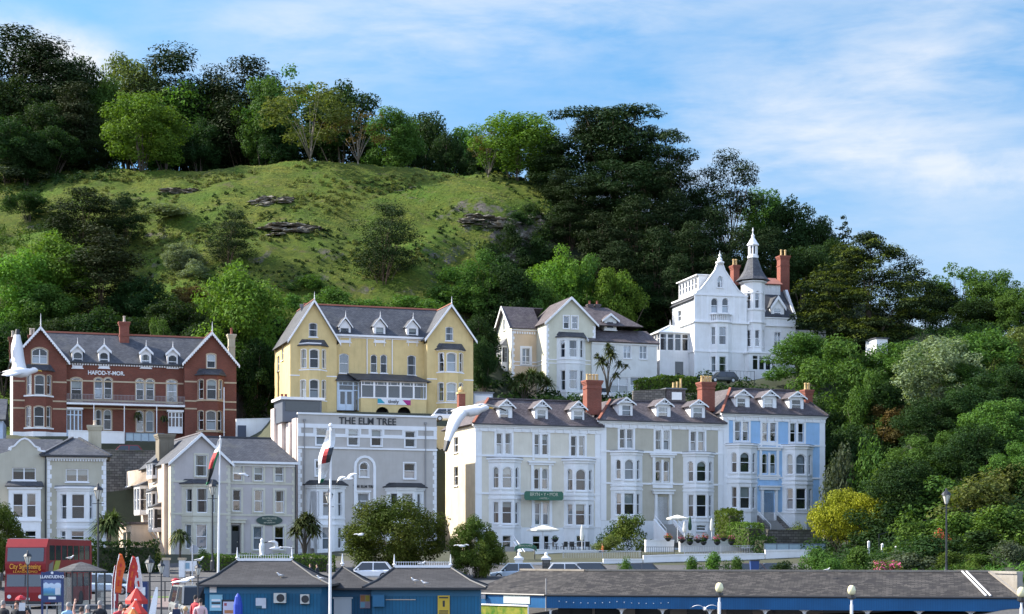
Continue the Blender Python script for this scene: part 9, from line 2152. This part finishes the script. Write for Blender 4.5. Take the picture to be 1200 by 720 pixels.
# ------------------------------------------------------------------ people
SKIN = plain('skin',(.48,.27,.19),.6); HAIRS = {'grey': plain('grey_hair',(.24,.225,.21),.8),'brown': plain('brown_hair',(.06,.038,.025),.8),'dark': plain('dark_hair',(.018,.014,.012),.8),'fair': plain('fair_hair',(.42,.27,.12),.8),'red': plain('auburn_hair',(.32,.10,.03),.8)}
def person_mesh(shirt,legs,arms,hh=1.72,seated=False,sleeve=True):
 """one continuous skinned figure; arms is a pair of (elbow, wrist) offsets from the shoulder, facing -y"""
 V,E,RD = [],[],[]
 def v(p,r,link=None):
  V.append(Vector(p)); RD.append(r if isinstance(r,tuple) else (r,r)); i = len(V) - 1
  if link is not None: E.append((link,i))
  return i
 pel = v((0,0,.95),(.15,.11)); w = v((0,.0,1.12),(.14,.10),pel); ch = v((0,.01,1.32),(.17,.115),w); nb = v((0,.01,1.46),(.09,.075),ch); nk = v((0,.0,1.53),.052,nb); hd = v((0,-.01,1.61),(.07,.085),nk); ht = v((0,.0,1.70),(.062,.078),hd); v((0,-.105,1.605),.012,hd)
 for s,(el,wr) in zip((-1,1),arms):
  sh = v((s * .185,.01,1.42),.058,ch); e = v(V[sh] + Vector((s * abs(el[0]),el[1],el[2])),.042,sh); wv = v(V[e] + Vector((wr[0] * s,wr[1],wr[2])),.028,e); dd = (V[wv] - V[e]).normalized(); pm = v(V[wv] + dd * .07,(.035,.02),wv); side = dd.cross(Vector((0,1,.2))).normalized()
  for k in range(4): v(V[pm] + dd * (.075 - .008 * abs(k - 1.3)) + side * (.022 * (k - 1.5)) + Vector((0,-.012,0)),.009,pm)
  v(V[wv] + dd * .055 + side * .06,.010,wv)
 for s in (-1,1):
  hp = v((s * .10,0,.88),.088,pel); kn = v((s * .11,-.42,.86) if seated else (s * .11,-.01,.48),.06,hp); an = v((s * .11,-.44,.42) if seated else (s * .11,.02,.09),.042,kn); v(V[an] + Vector((s * .02,-.14,-.045)),(.04,.03),an)
 me = bpy.data.meshes.new('body'); me.from_pydata([tuple(p) for p in V],E,[]); o = bpy.data.objects.new('body',me); COL.objects.link(o); sk = o.modifiers.new('s','SKIN'); sk.use_smooth_shade = True
 for i,r in enumerate(RD): me.skin_vertices[0].data[i].radius = r; me.skin_vertices[0].data[i].use_root = i == 0
 sb = o.modifiers.new('d','SUBSURF'); sb.levels = sb.render_levels = 1
 out = bpy.data.meshes.new_from_object(o.evaluated_get(bpy.context.evaluated_depsgraph_get())); bpy.data.objects.remove(o); out.name = 'body'
 for m in (shirt,legs,SKIN,CHAR): out.materials.append(m)
 for p in out.polygons:
  c = p.center; arm = abs(c.x) > .23
  p.material_index = 2 if (c.z > 1.485 or (arm and (not sleeve and c.z < 1.30))) else 0 if c.z > .98 and not (seated and c.y < -.15 and c.z < .99) else 3 if (c.z < .12) else 1
 # hands keep skin
 for p in out.polygons:
  for s,(el,wr) in zip((-1,1),arms):
   h = Vector((s * (.185 + abs(el[0]) + wr[0]),.01 + el[1] + wr[1],1.42 + el[2] + wr[2]))
   if (p.center - h).length < .15 and (p.center - Vector((0,0,p.center.z))).length > .12: p.material_index = 2
 return out
DOWN = ((.05,.03,-.28),(.0,-.06,-.25)); BENT = ((.06,.02,-.27),(-.04,-.22,-.06)); PHONE = ((.05,-.06,-.26),(-.10,-.18,.14)); UP = ((.10,-.04,.20),(-.02,-.06,.26))
def person(px,ytop,D,rz,label,shirt,legs,hair,arms=(DOWN,DOWN),hairl=.0,sleeve=True,gz=None,seated=False,group='people on the promenade',hs=1.0):
 zt = P(px,ytop,D).z; me = person_mesh(shirt,legs,arms,seated=seated,sleeve=sleeve); top = 1.77; g = G0(px,D,zt - top * hs); o = empty('person',g,rz,label,'person',group); o.scale = (hs,) * 3; b = bpy.data.objects.new('body',me); COL.objects.link(b); b.parent = o
 q = MB(); ns = 10
 for i in range(6):
  for k in range(ns):
   a = 2 * math.pi * k / ns; ph = -.25 + 1.75 * i / 5; back = max(0,math.sin(a)); r = math.cos(max(0,ph)); front = -math.sin(a) > .35 and i < 3
   q.v.append((.080 * math.cos(a) * r,(.004 if not front else .03) + .094 * math.sin(a) * r * (.55 if front else 1),1.665 + .10 * math.sin(max(-.3,ph)) - (hairl * back + .03 * back if i == 0 else 0)))
 for i in range(5):
  for k in range(ns): q.f.append([i * ns + k,i * ns + (k + 1) % ns,(i + 1) * ns + (k + 1) % ns,(i + 1) * ns + k]); q.m.append(0)
 q.build('hair',HAIRS[hair],o,smooth=True)
 for s in (-1,1): q = MB(); q.lathe([(.004,-.006),(.009,0),(.004,.006)],(s * .03,-.083,1.628),6); q.build('eye',CHAR,o)
 q = MB(); q.box(-.022,.022,-.088,-.076,1.566,1.574); q.build('mouth',plain('lip',(.3,.12,.1)),o); return o
cl = lambda n,c: plain('cloth_' + n,c,.85)
BK,WT,LBL,GR,RD_,NV,PK_,OR = cl('black',(.02,.021,.025)),cl('white',(.68,.68,.70)),cl('light_blue',(.30,.48,.62)),cl('sage',(.22,.26,.22)),cl('red',(.42,.04,.05)),cl('navy',(.02,.03,.07)),cl('pale_pink',(.62,.42,.42)),cl('orange',(.6,.18,.06)); JE = cl('denim',(.05,.08,.15))
person(27.5,702,57,R(20),'person in a dark jacket holding white papers under a red umbrella',BK,JE,'grey',(BENT,PHONE)); person(19.5,704,58,R(-20),'person in black walking beside the one with white papers',BK,BK,'brown',(DOWN,BENT)); person(4,703,57,R(160),'person in black at the left edge, back turned',BK,BK,'grey')
person(80,705.5,57,R(205),'grey-haired person in a light blue shirt seen from behind',LBL,JE,'grey',(DOWN,BENT),sleeve=False); person(95.5,711,54,R(170),'dark-haired person with one arm raised',PK_,JE,'brown',(DOWN,UP),sleeve=False); person(102.5,708.5,56,R(200),'grey-haired person in a sage green top',GR,JE,'grey'); person(117,703.5,57,R(190),'grey-haired person in a dark jacket standing alone',BK,JE,'grey',(DOWN,BENT))
person(141,705,52,R(30),'person in a red top among the red parasols',RD_,JE,'brown',(BENT,BENT)); person(146,712.5,48,R(-30),'auburn-haired person in white below the red parasols',WT,JE,'red'); person(149.5,709,50,R(10),'dark-haired person in a white and grey top under the bright red parasol',WT,BK,'dark',(BENT,DOWN))
person(206.5,706.5,56,R(175),'grey-haired person in a white shirt with a dark rucksack',WT,JE,'grey'); person(217.5,710.5,56,R(190),'fair-haired person walking beside the rucksack carrier',BK,JE,'fair'); person(229.5,697,62,R(140),'person in a red top by the off-road car',RD_,BK,'dark'); person(235,701,60,R(180),'person in a red and white top next to the ice cream display',PK_,BK,'dark')
person(363.5,660.5,128,R(250),'person in black walking on the far pavement, left of two',BK,BK,'brown'); person(371.5,661,128,R(250),'person in a black coat walking on the far pavement, right of two',BK,BK,'dark'); person(706,636.5,168,R(-70),'sunbather in orange sitting on the dining terrace',OR,JE,'brown',(BENT,DOWN),seated=True,hs=.95); person(514,664,134,R(180),'person in pale pink behind the right kiosk ridge',PK_,JE,'brown')
o = empty('rucksack',G0(206.5,55.78,P(206,706.5,56).z - .62),0,'dark rucksack on the back of the person in the white shirt','rucksack'); q = MB(); q.hexa([(-.15,-.09,0),(.15,-.09,0),(.15,.09,0),(-.15,.09,0),(-.11,-.05,.42),(.11,-.05,.42),(.11,.08,.42),(-.11,.08,.42)]); q.build('bag',NV,o); q = MB(); q.box(-.1,.1,-.12,-.091,.05,.2); q.build('pocket',CHAR,o)
o = empty('umbrella',G0(24.5,57,P(24,703,57).z),0,'small red umbrella held over the person with white papers','umbrella'); q = MB(); q.tube([(0,0,-.75),(0,0,.22)],.012,6); q.build('handle',CHAR,o); q = MB(); q.lathe([(.20,0),(.17,.07),(.09,.13),(.01,.16)],n=8); q.build('canopy',RB,o)
o = empty('papers',G0(25.5,56.6,P(25,711,57).z),.2,'white papers in the hand of the person in the dark jacket','papers'); q = MB(); q.prism([(-.1,0,-.13),(.1,.02,-.13),(.12,0,.13),(-.08,-.02,.14)],(0,.012,0)); q.build('sheets',WT,o)
# ------------------------------------------------------------------ gulls
GW,GG,GB = plain('gull_white',(.74,.74,.73),.7,vary=.04),plain('gull_grey',(.42,.43,.45),.7),plain('gull_beak',(.6,.38,.05),.5)
def gull(px,y,D,label,wings=None,rz=0.0,s=1.0,pitch=0.0):
 """wings: photo points (wrist, tip) for each wing; none = standing, wings folded"""
 c = P(px,y,D); o = empty('seagull',c,rz,label,'seagull','seagulls'); q = MB(); pr = [(-.27,.012,0),(-.2,.035,.0),(-.1,.07,0),(.02,.085,.0),(.12,.07,.01),(.18,.045,.03),(.215,.05,.045),(.26,.038,.05),(.29,.014,.045)]
 stand = wings is None; pts = [Vector((x,0,z + (max(0,x - .08) * .75 if stand else 0))) * s for x,r,z in pr]; q.tube(pts,[r * s for _,r,_ in pr],10); q.add([(-.2 * s,-.05 * s,.0),(-.2 * s,.05 * s,.0),(-.4 * s,.07 * s,-.01),(-.4 * s,-.07 * s,-.01),(-.2 * s,0,.02)],[(0,1,2,3),(0,3,2,1)]); b = q.build('body',GW,o,smooth=True); hp = pts[-1]
 q = MB(); q.tube([hp - Vector((.01 * s,0,0)),hp + Vector((.05,0,-.005)) * s,hp + Vector((.065,0,-.02)) * s],[.014 * s,.01 * s,.003 * s],6); q.build('beak',GB,o)
 if stand:
  q = MB()
  for k in (-1,1): q.tube([Vector((.1,k * .055,.03)) * s,Vector((-.05,k * .075,.03)) * s,Vector((-.3,k * .03,.0)) * s],[.03 * s,.05 * s,.008 * s],6)
  q.build('wing',GG,o,smooth=True)
  for k in (-1,1): q = MB(); q.tube([Vector((0,k * .03,-.06)) * s,Vector((.01,k * .03,-.2)) * s],.008 * s,5); q.build('leg',GB,o)
  return o
 Mi = (Matrix.Translation(c) @ Matrix.Rotation(rz,4,'Z')).inverted()
 for (wx,wy,wd),(tx,ty,td) in wings:
  a = Vector((.03,0,.03)) * s; w = Mi @ P(wx,wy,D + wd); t = Mi @ P(tx,ty,D + td); q = MB(); rows = []
  for k in range(9):
   f = k / 8; p = (a * (1 - f) ** 2 + w * 2 * f * (1 - f) * 1.0 + t * f * f); chord = .2 * s * (1 - f * .25) * (1 - max(0,f - .6) * 1.7) + .012; sp = (t - a).normalized(); fw = Vector((1,0,0)) - sp * sp.x * .8; fw = fw.normalized() * chord * .42; nn = sp.cross(fw).normalized() * .012; rows.append([p + fw,p + nn,p - fw * 1.5,p - nn])
  for i in range(8): q.add(rows[i] + rows[i + 1],[(j,(j + 1) % 4,4 + (j + 1) % 4,4 + j) for j in range(4)],1 if i == 7 else 0)
  q.build('wing',[GW,CHAR],o,smooth=True)
 return o
gull(23,437,28,'large near gull in front of the red brick hotel, one wing raised',[((20,412,.1),(21,386,.15)),((12,440,-.2),(3,441,-.3))],R(15)); gull(550,482,25,'large near gull with arched wings at the corner of the cream terraced house',[((535,478,-.1),(522,529,-.25)),((560,468,.15),(592,481,.3))],R(-5))
gull(408,562,92,'gull gliding left of the arched niche of the flat-topped guest house',[((400,556,-.2),(395,566,-.3)),((412,554,.2),(421,556,.3))],R(10)); gull(323,643,74,'gull flying low over the first kiosk hedge',[((327,632,-.1),(310,636,-.2)),((335,640,.1),(345,643,.2))],R(20)); gull(214,682,70,'gull flying past the red post box',[((205,682,-.1),(200,684,-.2)),((222,678,.1),(230,676,.2))],R(0)); gull(283,556,110,'small gull flying in front of the lilac guest house',[((277,554,0),(272,555,0)),((288,556,0),(292,559,0))],R(10))
gull(541,640,110,'gull flying in front of the smaller round tree',[((536,638,0),(531,640,0)),((545,637,0),(550,640,0))],R(180)); gull(422,627,120,'gull flying in front of the big clipped tree',[((418,625,0),(414,627,0)),((425,624,0),(429,626,0))],R(180)); gull(826,714,74,'gull with curved wings in front of the shelter fascia',[((818,706,0),(809,713,0)),((833,706,0),(842,712,0))],R(90))
for x,y,D,r,lab in ((82,654,84,0,'gull standing on the bus shelter roof'),(329,674.5,78.6,200,'gull standing on the roof of the first kiosk'),(376,678,77,180,'gull at the right end of the first kiosk roof'),(486.5,680.5,79.5,180,'left gull of two resting on the right kiosk roof'),(498,683.5,79.2,180,'right gull of two resting on the right kiosk roof'),(233,656.5,66,0,'gull perched on the lamp at the first kiosk'),(969,668,104.6,0,'gull standing on the ridge of the long shelter'),(494,661,82.1,0,'gull perched on the ridge of the right kiosk')):
 gull(x,y,D,lab,None,R(r),.66)
